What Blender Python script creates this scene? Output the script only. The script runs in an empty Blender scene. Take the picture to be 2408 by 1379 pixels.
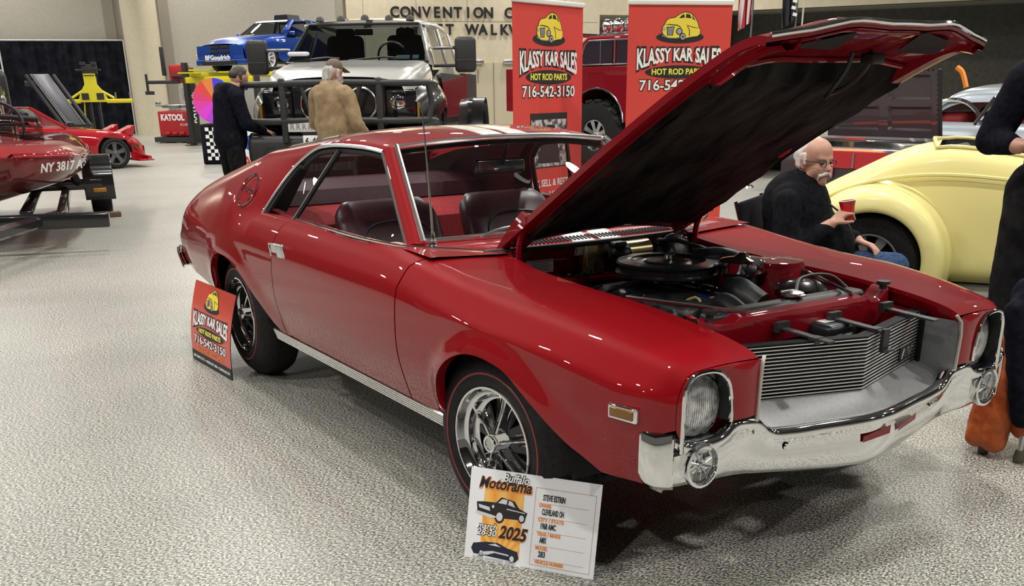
import bpy, bmesh, math, random
import numpy as np
from mathutils import Vector, Matrix, Euler

# ------------------------------------------------------------------ camera, world, lights, exposure
C = bpy.context.scene.collection
SC = bpy.context.scene
random.seed(7); RNG = np.random.default_rng(5)
FPX = 2310.2
cd = bpy.data.cameras.new('camera'); cam = bpy.data.objects.new('camera', cd); C.objects.link(cam)
cam.location = (3.8117, -2.4218, 1.4044)
_f = Vector((-.78122, .50504, -.36691)); _r = Vector((.54678, .83720, -.01181)); _u = _r.cross(_f)
cam.matrix_world = Matrix(((_r.x, _u.x, -_f.x, 3.8117), (_r.y, _u.y, -_f.y, -2.4218), (_r.z, _u.z, -_f.z, 1.4044), (0, 0, 0, 1)))
cd.sensor_width = 36; cd.lens = FPX / 2408 * 36; cd.shift_y = (1120.8 - 689.5) / 2408
cd.clip_start = .05; cd.clip_end = 300
SC.camera = cam
SC.view_settings.view_transform = 'Standard'; SC.view_settings.look = 'None'
SC.view_settings.gamma = 1; SC.view_settings.use_curve_mapping = False
SC.view_settings.exposure = .15
w = bpy.data.worlds.new('hall_air'); SC.world = w; w.use_nodes = True
w.node_tree.nodes['Background'].inputs[0].default_value = (.80, .74, .66, 1)
w.node_tree.nodes['Background'].inputs[1].default_value = .12

def lamp(x, y, z, power, size=.5, col=(1, .965, .905), spread=160):
    l = bpy.data.lights.new('high_bay_lamp', 'AREA'); l.shape = 'DISK'; l.size = size; l.energy = power; l.color = col
    l.spread = math.radians(spread)
    o = bpy.data.objects.new('high_bay_lamp', l); o.location = (x, y, z); C.objects.link(o)
LAMP_Z = 8.4
# rows of round high-bay lamps, laid along the hall
_a = Vector((.274, .962, 0)); _b = Vector((-.962, .274, 0))
for i in range(-2, 7):
    for j in range(-2, 4):
        q = _b * (i * 6.2) + _a * (j * 6.6) + Vector((1.6, -1.2, 0))
        if (q - Vector((-20, 10, 0))).length > 36: continue
        lamp(q.x, q.y, LAMP_Z, 250)

# ------------------------------------------------------------------ materials
MATS = {}
def mat(name, col=(.5, .5, .5), rough=.5, metal=0, coat=0, spec=.5, emit=None, estr=0, alpha=1, coat_r=.03):
    if name in MATS: return MATS[name]
    m = bpy.data.materials.new(name); m.use_nodes = True; MATS[name] = m
    b = m.node_tree.nodes['Principled BSDF']
    b.inputs['Base Color'].default_value = (*col, 1); b.inputs['Roughness'].default_value = rough
    b.inputs['Metallic'].default_value = metal; b.inputs['Coat Weight'].default_value = coat
    b.inputs['Coat Roughness'].default_value = coat_r; b.inputs['Specular IOR Level'].default_value = spec
    if emit: b.inputs['Emission Color'].default_value = (*emit, 1); b.inputs['Emission Strength'].default_value = estr
    m.diffuse_color = (*col, 1)
    return m
def nt(m): return m.node_tree, m.node_tree.nodes['Principled BSDF']
def noisy(m, c1, c2, scale=8, detail=4, stretch=(1, 1, 1), lo=.35, hi=.65, bump=0, bscale=None, bdist=.01):
    t, b = nt(m); n = t.nodes
    tc = n.new('ShaderNodeTexCoord'); mp = n.new('ShaderNodeMapping'); mp.inputs['Scale'].default_value = stretch
    nz = n.new('ShaderNodeTexNoise'); nz.inputs['Scale'].default_value = scale; nz.inputs['Detail'].default_value = detail
    rp = n.new('ShaderNodeValToRGB'); rp.color_ramp.elements[0].position = lo; rp.color_ramp.elements[1].position = hi
    rp.color_ramp.elements[0].color = (*c1, 1); rp.color_ramp.elements[1].color = (*c2, 1)
    t.links.new(tc.outputs['Object'], mp.inputs[0]); t.links.new(mp.outputs[0], nz.inputs['Vector'])
    t.links.new(nz.outputs[0], rp.inputs[0]); t.links.new(rp.outputs[0], b.inputs['Base Color'])
    if bump:
        bp = n.new('ShaderNodeBump'); bp.inputs['Strength'].default_value = bump; bp.inputs['Distance'].default_value = bdist
        src = nz
        if bscale:
            src = n.new('ShaderNodeTexNoise'); src.inputs['Scale'].default_value = bscale; src.inputs['Detail'].default_value = 3
            t.links.new(mp.outputs[0], src.inputs['Vector'])
        t.links.new(src.outputs[0], bp.inputs['Height']); t.links.new(bp.outputs[0], b.inputs['Normal'])
    return m
def glassy(name, tint=(.9, .95, .95), refl=1.0, rough=.0):
    if name in MATS: return MATS[name]
    m = bpy.data.materials.new(name); m.use_nodes = True; MATS[name] = m
    t = m.node_tree; n = t.nodes; n.remove(n['Principled BSDF'])
    tr = n.new('ShaderNodeBsdfTransparent'); tr.inputs[0].default_value = (*tint, 1)
    gl = n.new('ShaderNodeBsdfGlossy'); gl.inputs['Roughness'].default_value = rough
    fr = n.new('ShaderNodeFresnel'); ge = n.new('ShaderNodeNewGeometry'); io = n.new('ShaderNodeMath'); io.operation = 'MULTIPLY_ADD'
    io.inputs[1].default_value = -.8333; io.inputs[2].default_value = 1.5; t.links.new(ge.outputs['Backfacing'], io.inputs[0]); t.links.new(io.outputs[0], fr.inputs[0])
    mu = n.new('ShaderNodeMath'); mu.operation = 'MULTIPLY'; mu.inputs[1].default_value = refl
    mx = n.new('ShaderNodeMixShader')
    t.links.new(fr.outputs[0], mu.inputs[0]); t.links.new(mu.outputs[0], mx.inputs[0])
    t.links.new(tr.outputs[0], mx.inputs[1]); t.links.new(gl.outputs[0], mx.inputs[2])
    t.links.new(mx.outputs[0], n['Material Output'].inputs[0])
    return m

RED = mat('red_paint', (.225, .0014, .005), .5, 0, 1, .06, coat_r=.010)
REDM = mat('red_inner_paint', (.20, .003, .009), .5, 0, .8, .06)
CHROME = mat('chrome', (.86, .86, .87), .045, 1)
CHR2 = mat('brushed_trim', (.62, .62, .62), .22, 1)
BLACK = mat('black_satin', (.012, .012, .014), .42)
BGLOSS = mat('black_gloss', (.008, .008, .010), .18, 0, .6)
for _m in (): pass
RUB = noisy(mat('tyre_rubber', (.02, .02, .02), .62), (.007, .007, .0075), (.015, .015, .0155), 60, 3); RUB.node_tree.nodes['Principled BSDF'].inputs['Specular IOR Level'].default_value = .25
DARK = mat('dark_cavity', (.006, .006, .007), .8)
ENG = noisy(mat('engine_black', (.015, .015, .017), .38), (.008, .008, .010), (.035, .035, .038), 22, 4)
SILV = noisy(mat('silver_grille_liner', (.20, .205, .21), .45, .3), (.19, .195, .20), (.215, .22, .225), 90, 2)
WHITE = mat('white_print', (.86, .86, .86), .5)
GLASS = glassy('car_glass', (.95, .96, .96))
LENS = glassy('lens_glass', (.93, .95, .96), 1.4)

# ------------------------------------------------------------------ mesh helpers
def cr(pts, n, closed=False):
    """Catmull-Rom through pts, n samples, centripetal-ish by chord length"""
    P = np.array(pts, float)
    if closed: P = np.vstack([P[-1], P, P[0], P[1]])
    else: P = np.vstack([2 * P[0] - P[1], P, 2 * P[-1] - P[-2]])
    d = np.sqrt(np.maximum(1e-9, np.linalg.norm(np.diff(P, axis=0), axis=1)))
    t = np.concatenate([[0], np.cumsum(d)])
    T = np.linspace(t[1], t[-2], n + (1 if closed else 0))
    if closed: T = T[:-1]
    out = []
    for x in T:
        i = int(min(max(np.searchsorted(t, x, 'right') - 1, 1), len(P) - 3))
        t0, t1, t2, t3 = t[i - 1:i + 3]; p0, p1, p2, p3 = P[i - 1:i + 3]
        a1 = (t1 - x) / (t1 - t0) * p0 + (x - t0) / (t1 - t0) * p1
        a2 = (t2 - x) / (t2 - t1) * p1 + (x - t1) / (t2 - t1) * p2
        a3 = (t3 - x) / (t3 - t2) * p2 + (x - t2) / (t3 - t2) * p3
        b1 = (t2 - x) / (t2 - t0) * a1 + (x - t0) / (t2 - t0) * a2
        b2 = (t3 - x) / (t3 - t1) * a2 + (x - t1) / (t3 - t1) * a3
        out.append((t2 - x) / (t2 - t1) * b1 + (x - t1) / (t2 - t1) * b2)
    return np.array(out)
def lin(pts, n):
    P = np.array(pts, float); d = np.concatenate([[0], np.cumsum(np.linalg.norm(np.diff(P, axis=0), axis=1))])
    T = np.linspace(0, d[-1], n)
    return np.stack([np.interp(T, d, P[:, k]) for k in range(P.shape[1])], 1)
def ip(x, xs, ys): return float(np.interp(x, xs, ys))
def ipc(x, tab):
    """smooth (cubic) interpolation in a table of (x, values...) sorted by x"""
    T = np.array(tab, float); xs = T[:, 0]; n = len(xs)
    x = min(max(x, xs[0]), xs[-1]); i = int(min(max(np.searchsorted(xs, x, 'right') - 1, 0), n - 2))
    m = lambda k: ((T[k + 1, 1:] - T[k - 1, 1:]) / (xs[k + 1] - xs[k - 1])) if 0 < k < n - 1 else ((T[1, 1:] - T[0, 1:]) / (xs[1] - xs[0]) if k == 0 else (T[-1, 1:] - T[-2, 1:]) / (xs[-1] - xs[-2]))
    h = xs[i + 1] - xs[i]; s = (x - xs[i]) / h
    return (2*s**3-3*s**2+1)*T[i, 1:] + (s**3-2*s**2+s)*h*m(i) + (-2*s**3+3*s**2)*T[i+1, 1:] + (s**3-s**2)*h*m(i+1)

class MB:
    def __init__(s): s.v = []; s.f = []; s.mi = []; s.k = 0; s.M = None
    def add(s, V, F):
        o = len(s.v)
        for q in V:
            q = Vector((float(q[0]), float(q[1]), float(q[2])))
            if s.M is not None: q = s.M @ q
            s.v.append(q)
        for f in F: s.f.append([o + i for i in f]); s.mi.append(s.k)
        return s
    def grid(s, G, cu=False, cv=False, flip=False):
        G = np.array(G, float); nu, nv = G.shape[:2]; F = []
        for i in range(nu if cu else nu - 1):
            for j in range(nv if cv else nv - 1):
                f = [i * nv + j, i * nv + (j + 1) % nv, ((i + 1) % nu) * nv + (j + 1) % nv, ((i + 1) % nu) * nv + j]
                F.append(f[::-1] if flip else f)
        return s.add(G.reshape(-1, 3), F)
    def box(s, c, d, R=None):
        x, y, z = [k / 2 for k in d]
        V = [(a * x, b * y, e * z) for a in (-1, 1) for b in (-1, 1) for e in (-1, 1)]
        if R is not None:
            R = Euler(R).to_matrix() if not isinstance(R, Matrix) else R.to_3x3()
            V = [R @ Vector(q) for q in V]
        V = [(q[0] + c[0], q[1] + c[1], q[2] + c[2]) for q in V]
        return s.add(V, [(0, 1, 3, 2), (4, 6, 7, 5), (0, 4, 5, 1), (2, 3, 7, 6), (0, 2, 6, 4), (1, 5, 7, 3)])
    def rbox(s, c, d, r=.01, R=None, n=3):
        """box with all edges rounded"""
        x, y, z = [max(k / 2 - r, 1e-4) for k in d]; A = []
        bm = bmesh.new(); bmesh.ops.create_cube(bm, size=1)
        for q in bm.verts: q.co = Vector((q.co.x * d[0], q.co.y * d[1], q.co.z * d[2]))
        bmesh.ops.bevel(bm, geom=bm.edges[:] , offset=min(r, min(d) * .49), segments=n, affect='EDGES', profile=.5)
        bm.verts.ensure_lookup_table()
        Rm = Matrix.Identity(3) if R is None else (Euler(R).to_matrix() if not isinstance(R, Matrix) else R.to_3x3())
        V = [Rm @ q.co + Vector(c) for q in bm.verts]; F = [[k.index for k in f.verts] for f in bm.faces]
        bm.free(); return s.add(V, F)
    def tube(s, pts, r, n=8, caps=True, closed=False, flat=None):
        P = [Vector([float(c) for c in q]) for q in pts]; N = len(P)
        rr = [r] * N if np.isscalar(r) else list(r)
        up = None; G = []
        for i in range(N):
            a = P[(i - 1) % N] if (closed or i > 0) else P[i]; b = P[(i + 1) % N] if (closed or i < N - 1) else P[i]
            t = (b - a).normalized() if (b - a).length > 1e-9 else Vector((0, 0, 1))
            if up is None:
                up = Vector((0, 0, 1)) if abs(t.z) < .9 else Vector((1, 0, 0))
            e1 = (up - t * up.dot(t)).normalized(); e2 = t.cross(e1); up = e1
            k = 1 if flat is None else flat
            G.append([P[i] + (e1 * math.cos(2 * math.pi * j / n) + e2 * math.sin(2 * math.pi * j / n) * k) * rr[i] for j in range(n)])
        s.grid(G, cu=closed, cv=True)
        if caps and not closed:
            o = len(s.v) - N * n
            s.f.append([o + j for j in range(n)][::-1]); s.mi.append(s.k)
            s.f.append([o + (N - 1) * n + j for j in range(n)]); s.mi.append(s.k)
        return s
    def lathe(s, prof, n=32, M=None, a0=0, a1=2 * math.pi):
        """prof: (radius, height) about z; M places it"""
        full = abs(a1 - a0 - 2 * math.pi) < 1e-6
        G = [[(r * math.cos(a0 + (a1 - a0) * j / (n if full else n - 1)), r * math.sin(a0 + (a1 - a0) * j / (n if full else n - 1)), h) for j in range(n)] for r, h in prof]
        if M is not None: G = [[M @ Vector(q) for q in row] for row in G]
        return s.grid(G, cv=full)
    def prism(s, outline, h, M=None):
        """outline in xy extruded along z from 0 to h"""
        n = len(outline); V = [(x, y, 0) for x, y in outline] + [(x, y, h) for x, y in outline]
        if M is not None: V = [M @ Vector(q) for q in V]
        F = [list(range(n))[::-1], [n + i for i in range(n)]] + [[i, (i + 1) % n, n + (i + 1) % n, n + i] for i in range(n)]
        return s.add(V, F)
    def ball(s, c, r, n=16, m=10, M=None):
        r = (r, r, r) if np.isscalar(r) else r
        G = [[Vector((math.sin(math.pi * i / m) * math.cos(2 * math.pi * j / n) * r[0], math.sin(math.pi * i / m) * math.sin(2 * math.pi * j / n) * r[1], math.cos(math.pi * i / m) * r[2])) for j in range(n)] for i in range(m + 1)]
        if M is not None: G = [[M @ q for q in row] for row in G]
        G = [[q + Vector(c) for q in row] for row in G]
        return s.grid(G, cv=True)
    def build(s, name, m, parent=None, smooth=True, angle=35, solid=0, off=-1, bevel=0, weld=True):
        me = bpy.data.meshes.new(name)
        me.from_pydata([tuple(q) for q in s.v], [], s.f)
        ms = m if isinstance(m, (list, tuple)) else [m]
        for k in ms: me.materials.append(k)
        if len(ms) > 1: me.polygons.foreach_set('material_index', s.mi)
        bm = bmesh.new(); bm.from_mesh(me)
        if weld: bmesh.ops.remove_doubles(bm, verts=bm.verts[:], dist=2e-5)
        bmesh.ops.recalc_face_normals(bm, faces=bm.faces[:])
        bm.to_mesh(me); bm.free()
        o = bpy.data.objects.new(name, me); C.objects.link(o)
        if parent is not None: setpar(o, parent)
        if smooth:
            me.polygons.foreach_set('use_smooth', [True] * len(me.polygons)); me.set_sharp_from_angle(angle=math.radians(angle))
        if solid:
            k = o.modifiers.new('thick', 'SOLIDIFY'); k.thickness = solid; k.offset = off
        if bevel:
            k = o.modifiers.new('bevel', 'BEVEL'); k.width = bevel; k.segments = 2; k.limit_method = 'ANGLE'
        return o
def world_mat(o):
    M = Matrix.Translation(o.location) @ o.rotation_euler.to_matrix().to_4x4() @ Matrix.Diagonal((*o.scale, 1))
    return world_mat(o.parent) @ M if o.parent is not None else M
def setpar(o, parent):
    o.parent = parent
PARTS_LOCAL = True
def thing(name, label, cat, loc=(0, 0, 0), rz=0, group=None):
    o = bpy.data.objects.new(name, None); o.empty_display_size = .1; C.objects.link(o)
    o.location = loc; o.rotation_euler = (0, 0, rz); tag(o, label, cat, group); return o
def tag(o, label, cat, group=None):
    o['label'] = label; o['category'] = cat
    if group: o['group'] = group
    return o
def struct(o): o['kind'] = 'structure'; return o
def lab(o, label): o['label'] = label; return o
def copy_tree(o, parent=None):
    c = o.copy(); C.objects.link(c)
    if parent is not None: c.parent = parent
    for ch in [k for k in C.objects if k.parent == o and k != c]: copy_tree(ch, c)
    return c
def TR(loc, rot=(0, 0, 0), sc=(1, 1, 1)):
    return Matrix.Translation(loc) @ Euler(rot).to_matrix().to_4x4() @ Matrix.Diagonal((*sc, 1))
def frame(o, ex, ey):
    """matrix with x axis ex, y axis ey(made orthogonal), z = x cross y, origin o"""
    ex = Vector(ex).normalized(); ez = ex.cross(Vector(ey)).normalized(); ey = ez.cross(ex)
    return Matrix(((ex.x, ey.x, ez.x, o[0]), (ex.y, ey.y, ez.y, o[1]), (ex.z, ey.z, ez.z, o[2]), (0, 0, 0, 1)))
def text_mesh(txt, size, extrude=.0005, align='CENTER', shear=0, space=1, bold=0):
    cu = bpy.data.curves.new('t', 'FONT'); cu.body = txt; cu.size = size; cu.extrude = extrude; cu.align_x = align; cu.align_y = 'CENTER'
    cu.shear = shear; cu.space_character = space; cu.offset = bold; cu.resolution_u = 3
    o = bpy.data.objects.new('t', cu); C.objects.link(o); bpy.context.view_layer.update()
    me = bpy.data.meshes.new_from_object(o.evaluated_get(bpy.context.evaluated_depsgraph_get()))
    V = [tuple(q.co) for q in me.vertices]; F = [list(p.vertices) for p in me.polygons]
    bpy.data.objects.remove(o); bpy.data.curves.remove(cu); bpy.data.meshes.remove(me)
    return V, F
def put_text(mb, txt, size, M, width=None, warp=None, **k):
    """text into mb, in plane of M (x right, y up, z out); width squeezes it; warp(x,y)->(x,y) bends it"""
    V, F = text_mesh(txt, size, **k)
    if not V: return
    xs = [q[0] for q in V]; W = max(xs) - min(xs); sx = width / W if width else 1
    x0 = (max(xs) + min(xs)) / 2 if k.get('align', 'CENTER') == 'CENTER' else 0
    out = []
    for x, y, z in V:
        x = (x - x0) * sx
        if warp: x, y = warp(x, y)
        out.append(M @ Vector((x, y, z)))
    mb.add(out, F)
def text_part(name, txt, size, M, m, parent, **k):
    mb = MB(); put_text(mb, txt, size, M, **k); return mb.build(name, m, parent, smooth=False, weld=False)

# ------------------------------------------------------------------ the hall
FLOOR = mat('terrazzo_floor', (.4, .38, .34), .5)
def floor_nodes():
    t, b = nt(FLOOR); n = t.nodes
    tc = n.new('ShaderNodeTexCoord')
    mp = n.new('ShaderNodeMapping'); mp.inputs['Rotation'].default_value = (0, 0, math.radians(-33)); mp.inputs['Scale'].default_value = (1.25, .8, 1)
    t.links.new(tc.outputs['Object'], mp.inputs[0])
    def nz(scale, det, rough=.6):
        k = n.new('ShaderNodeTexNoise'); k.inputs['Scale'].default_value = scale; k.inputs['Detail'].default_value = det; k.inputs['Roughness'].default_value = rough
        t.links.new(mp.outputs[0], k.inputs['Vector']); return k
    a = nz(120, 3, .7); c = nz(.55, 4); d = nz(260, 2)
    r1 = n.new('ShaderNodeValToRGB'); e = r1.color_ramp.elements
    e[0].position = .36; e[0].color = (.015, .016, .015, 1); e[1].position = .63; e[1].color = (.72, .71, .63, 1)
    k = e.new(.46); k.color = (.155, .155, .14, 1); k = e.new(.53); k.color = (.37, .365, .325, 1)
    t.links.new(a.outputs[0], r1.inputs[0])
    r2 = n.new('ShaderNodeValToRGB'); r2.color_ramp.elements[0].position = .3; r2.color_ramp.elements[0].color = (.80, .80, .80, 1)
    r2.color_ramp.elements[1].position = .7; r2.color_ramp.elements[1].color = (1.06, 1.06, 1.06, 1)
    t.links.new(c.outputs[0], r2.inputs[0])
    mx = n.new('ShaderNodeMix'); mx.data_type = 'RGBA'; mx.blend_type = 'MULTIPLY'; mx.inputs[0].default_value = 1
    t.links.new(r1.outputs[0], mx.inputs[6]); t.links.new(r2.outputs[0], mx.inputs[7]); t.links.new(mx.outputs[2], b.inputs['Base Color'])
    bp = n.new('ShaderNodeBump'); bp.inputs['Strength'].default_value = .12; bp.inputs['Distance'].default_value = .002
    t.links.new(d.outputs[0], bp.inputs['Height']); t.links.new(bp.outputs[0], b.inputs['Normal'])
    b.inputs['Roughness'].default_value = .38; b.inputs['Specular IOR Level'].default_value = .38
floor_nodes()
m = MB(); m.box((-18, 8, -.05), (110, 90, .1)); struct(m.build('floor', FLOOR, smooth=False))
CEIL = mat('grey_ceiling', (.11, .11, .108), .9)
m = MB(); m.box((-18, 8, 10.05), (110, 90, .1)); struct(m.build('ceiling', CEIL, smooth=False))

# ------------------------------------------------------------------ the red two-seat coupe (front along +x, near side -y)
CAR = thing('coupe_car', 'shiny red two-seat coupe with white roof stripes and its bonnet raised', 'car')
def stripe_paint():
    m = mat('striped_red_paint', (.225, .0014, .005), .5, 0, 1, .06, coat_r=.010); t, b = nt(m); n = t.nodes
    tc = n.new('ShaderNodeTexCoord'); sp = n.new('ShaderNodeSeparateXYZ'); t.links.new(tc.outputs['Object'], sp.inputs[0])
    ab = n.new('ShaderNodeMath'); ab.operation = 'ABSOLUTE'; t.links.new(sp.outputs[1], ab.inputs[0])
    def band(c, h):
        k = n.new('ShaderNodeMath'); k.operation = 'SUBTRACT'; k.inputs[1].default_value = c; t.links.new(ab.outputs[0], k.inputs[0])
        a = n.new('ShaderNodeMath'); a.operation = 'ABSOLUTE'; t.links.new(k.outputs[0], a.inputs[0])
        q = n.new('ShaderNodeMath'); q.operation = 'LESS_THAN'; q.inputs[1].default_value = h; t.links.new(a.outputs[0], q.inputs[0]); return q
    s = n.new('ShaderNodeMath'); s.operation = 'MAXIMUM'
    t.links.new(band(.062, .048).outputs[0], s.inputs[0]); t.links.new(band(.1165, .0025).outputs[0], s.inputs[1])
    mx = n.new('ShaderNodeMix'); mx.data_type = 'RGBA'; mx.inputs[6].default_value = (.215, .002, .007, 1); mx.inputs[7].default_value = (.85, .85, .83, 1)
    t.links.new(s.outputs[0], mx.inputs[0]); t.links.new(mx.outputs[2], b.inputs['Base Color'])
    return m
STRIPE = stripe_paint()

WX = [(-2.46, .765), (-2.3, .812), (-2.0, .855), (-1.5, .893), (-1.0, .903), (-.5, .906), (.7, .907), (1.2, .898), (1.5, .880), (1.7, .858), (1.85, .832), (1.93, .805), (1.965, .783), (1.985, .757), (2.0, .735)]
PZ = [(.28, -.075), (.36, -.052), (.42, -.032), (.47, -.018), (.52, -.006), (.58, 0), (.64, 0), (.70, -.003), (.74, -.008), (.79, -.022), (.83, -.036), (.87, -.05)]
def Wx(x): return ip(x, [a for a, _ in WX], [b for _, b in WX])
def Pz(z): return ipc(z, PZ)[0]
FRONT_ARCH = [(.985, .36), (.985, .42), (1.0, .475), (1.032, .53), (1.093, .585), (1.18, .626), (1.27, .641), (1.349, .637), (1.43, .620), (1.48, .594), (1.55, .550), (1.625, .500), (1.68, .465), (1.735, .440), (1.80, .405)]
REAR_ARCH = [(-.535, .365), (-.557, .377), (-.606, .398), (-.665, .437), (-.724, .479), (-.80, .527), (-.874, .568), (-.97, .606), (-1.072, .632), (-1.15, .642), (-1.233, .644), (-1.30, .636), (-1.36, .614), (-1.415, .569), (-1.46, .50), (-1.49, .43), (-1.51, .385)]
def seg_dist(x, z, path):
    best = 9
    for (x0, z0), (x1, z1) in zip(path, path[1:]):
        dx, dz = x1 - x0, z1 - z0; t = max(0, min(1, ((x - x0) * dx + (z - z0) * dz) / (dx * dx + dz * dz)))
        best = min(best, math.hypot(x - x0 - t * dx, z - z0 - t * dz))
    return best
def flare(x, z):
    k = 0
    for path, h, wdt in ((FRONT_ARCH[1:], .020, .075), (REAR_ARCH[1:], .014, .10)):
        d = seg_dist(x, z, path)
        if d < wdt: s = 1 - d / wdt; k = max(k, h * (s * s * (3 - 2 * s) * .5 + s * .5))
    return k
def Yside(x, z): return Wx(x) + Pz(z) + flare(x, z)
# upper section of the front wing and the door: x -> (y,z) x5 from the side up over the shoulder to the inner edge
TOPF = [(-.5, .874, .80, .847, .838, .812, .862, .79, .871, .775, .873), (.5, .872, .80, .843, .836, .81, .860, .79, .868, .775, .870),
        (.72, .871, .795, .838, .834, .79, .850, .70, .853, .47, .842), (.95, .862, .775, .826, .812, .775, .826, .66, .824, .45, .812), (1.2, .851, .752, .813, .79, .765, .804, .64, .806, .45, .797),
        (1.5, .838, .738, .803, .774, .755, .789, .62, .793, .45, .786), (1.7, .822, .722, .788, .757, .742, .772, .61, .778, .45, .772),
        (1.85, .80, .70, .768, .738, .727, .753, .60, .760, .45, .756), (1.95, .767, .69, .742, .72, .712, .735, .60, .742, .45, .738),
        (1.985, .742, .67, .724, .703, .70, .719, .60, .729, .45, .726), (2.002, .73, .655, .715, .69, .695, .708, .60, .717, .45, .715)]
def section_front(xb, zb, xt, s, nlow=12, nup=16):
    up = ipc(xt, TOPF); up = [(up[2 * i], up[2 * i + 1]) for i in range(5)]
    z1 = up[0][1] - .03; pts = []
    zs = np.linspace(0, 1, nlow)
    low = []
    for t in zs:
        z = zb + (z1 - zb) * t; x = xb + (xt - xb) * t ** .8
        low.append((x, Yside(x, z), z))
    upc = cr([low[-2], low[-1]] + [(xt, y, z) for y, z in up], nup + 4)
    # keep the part above the last low point
    upc = [q for q in upc if q[2] > low[-1][2] + .004 or q[1] < low[-1][1] - .03][:]
    upl = lin([low[-1]] + [tuple(q) for q in upc], nup + 1)[1:]
    G = low + [tuple(q) for q in upl]
    return [(x, s * y, z) for x, y, z in G]
def smooth_seq(v, n):
    v = list(v)
    for _ in range(n): v = [v[0]] + [(v[i - 1] + 2 * v[i] + v[i + 1]) / 4 for i in range(1, len(v) - 1)] + [v[-1]]
    return v
def dense(path, step):
    out = [path[0]]
    for a, b in zip(path, path[1:]):
        n = max(1, int(math.hypot(b[0] - a[0], b[1] - a[1]) / step))
        out += [(a[0] + (b[0] - a[0]) * i / n, a[1] + (b[1] - a[1]) * i / n) for i in range(1, n + 1)]
    return out
fend_path = dense([(.724, .358), (.85, .357)] + [tuple(q) for q in cr([(.95, .355)] + FRONT_ARCH, 60)] + [(1.87, .398), (1.925, .395), (1.945, .41), (1.952, .54), (1.985, .56), (1.998, .565)], .02)
door_path = dense([(-.497, .362), (.716, .358)], .02)
q1_path = dense([(-.503, .362), (-.53, .364)] + REAR_ARCH[1:7], .02)
q2_path = dense([tuple(q) for q in cr(REAR_ARCH[6:] + [(-1.53, .375)], 50)] + [(-1.6, .395), (-1.738, .42), (-2.0, .44), (-2.25, .46), (-2.43, .48)], .025)

def lip(mb, G, s, inward=.035):
    """return flange along the bottom row of a side grid"""
    b = [Vector(q[0]) for q in G]
    mb.grid([[q, Vector((q.x, q.y - s * inward, q.z + .004))] for q in b])
REARUP = [  # x, then u0..u6 as (y,z)
    (-1.2, .880, .775, .838, .875, .772, .968, .695, 1.055, .61, 1.118, .48, 1.145, 0, 1.155), (-1.44, .880, .755, .842, .845, .785, .928, .708, 1.012, .61, 1.072, .48, 1.095, 0, 1.095),
    (-1.7, .872, .73, .840, .815, .787, .893, .715, .965, .612, 1.018, .48, 1.035, 0, 1.03), (-2.0, .848, .70, .825, .775, .782, .847, .715, .905, .615, .945, .48, .955, 0, .955),
    (-2.2, .820, .67, .805, .735, .770, .795, .712, .838, .615, .867, .48, .875, 0, .88), (-2.34, .792, .64, .782, .685, .755, .735, .708, .766, .61, .785, .48, .792, 0, .80),
    (-2.43, .766, .615, .760, .645, .742, .68, .70, .70, .60, .712, .48, .716, 0, .722)]
DLO0 = [(-.874, .868, .800), (-.875, .785, .868), (-.81, .713, .988), (-.73, .652, 1.085), (-.60, .603, 1.163), (-.56, .50, 1.212), (-.56, 0, 1.246)]
def lens_mat():
    m = mat('headlamp_lens', (.6, .6, .6), .12, .55, 1); t, b = nt(m); n = t.nodes
    tc = n.new('ShaderNodeTexCoord'); wv = n.new('ShaderNodeTexWave'); wv.bands_direction = 'Y'; wv.inputs['Scale'].default_value = 42; wv.inputs['Distortion'].default_value = 1.2
    nz = n.new('ShaderNodeTexNoise'); nz.inputs['Scale'].default_value = 38; rp = n.new('ShaderNodeValToRGB')
    rp.color_ramp.elements[0].position = .35; rp.color_ramp.elements[0].color = (.34, .35, .35, 1); rp.color_ramp.elements[1].position = .62; rp.color_ramp.elements[1].color = (.92, .93, .93, 1)
    bp = n.new('ShaderNodeBump'); bp.inputs['Strength'].default_value = .6; bp.inputs['Distance'].default_value = .006
    t.links.new(tc.outputs['Object'], wv.inputs['Vector']); t.links.new(tc.outputs['Object'], nz.inputs['Vector']); t.links.new(nz.outputs[0], rp.inputs[0]); t.links.new(rp.outputs[0], b.inputs['Base Color'])
    t.links.new(wv.outputs[1], bp.inputs['Height']); t.links.new(bp.outputs[0], b.inputs['Normal']); return m
HLENS = lens_mat(); CHR3 = mat('bright_trim', (.88, .88, .88), .20, 1)
MID = {-1: [], 1: []}
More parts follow.
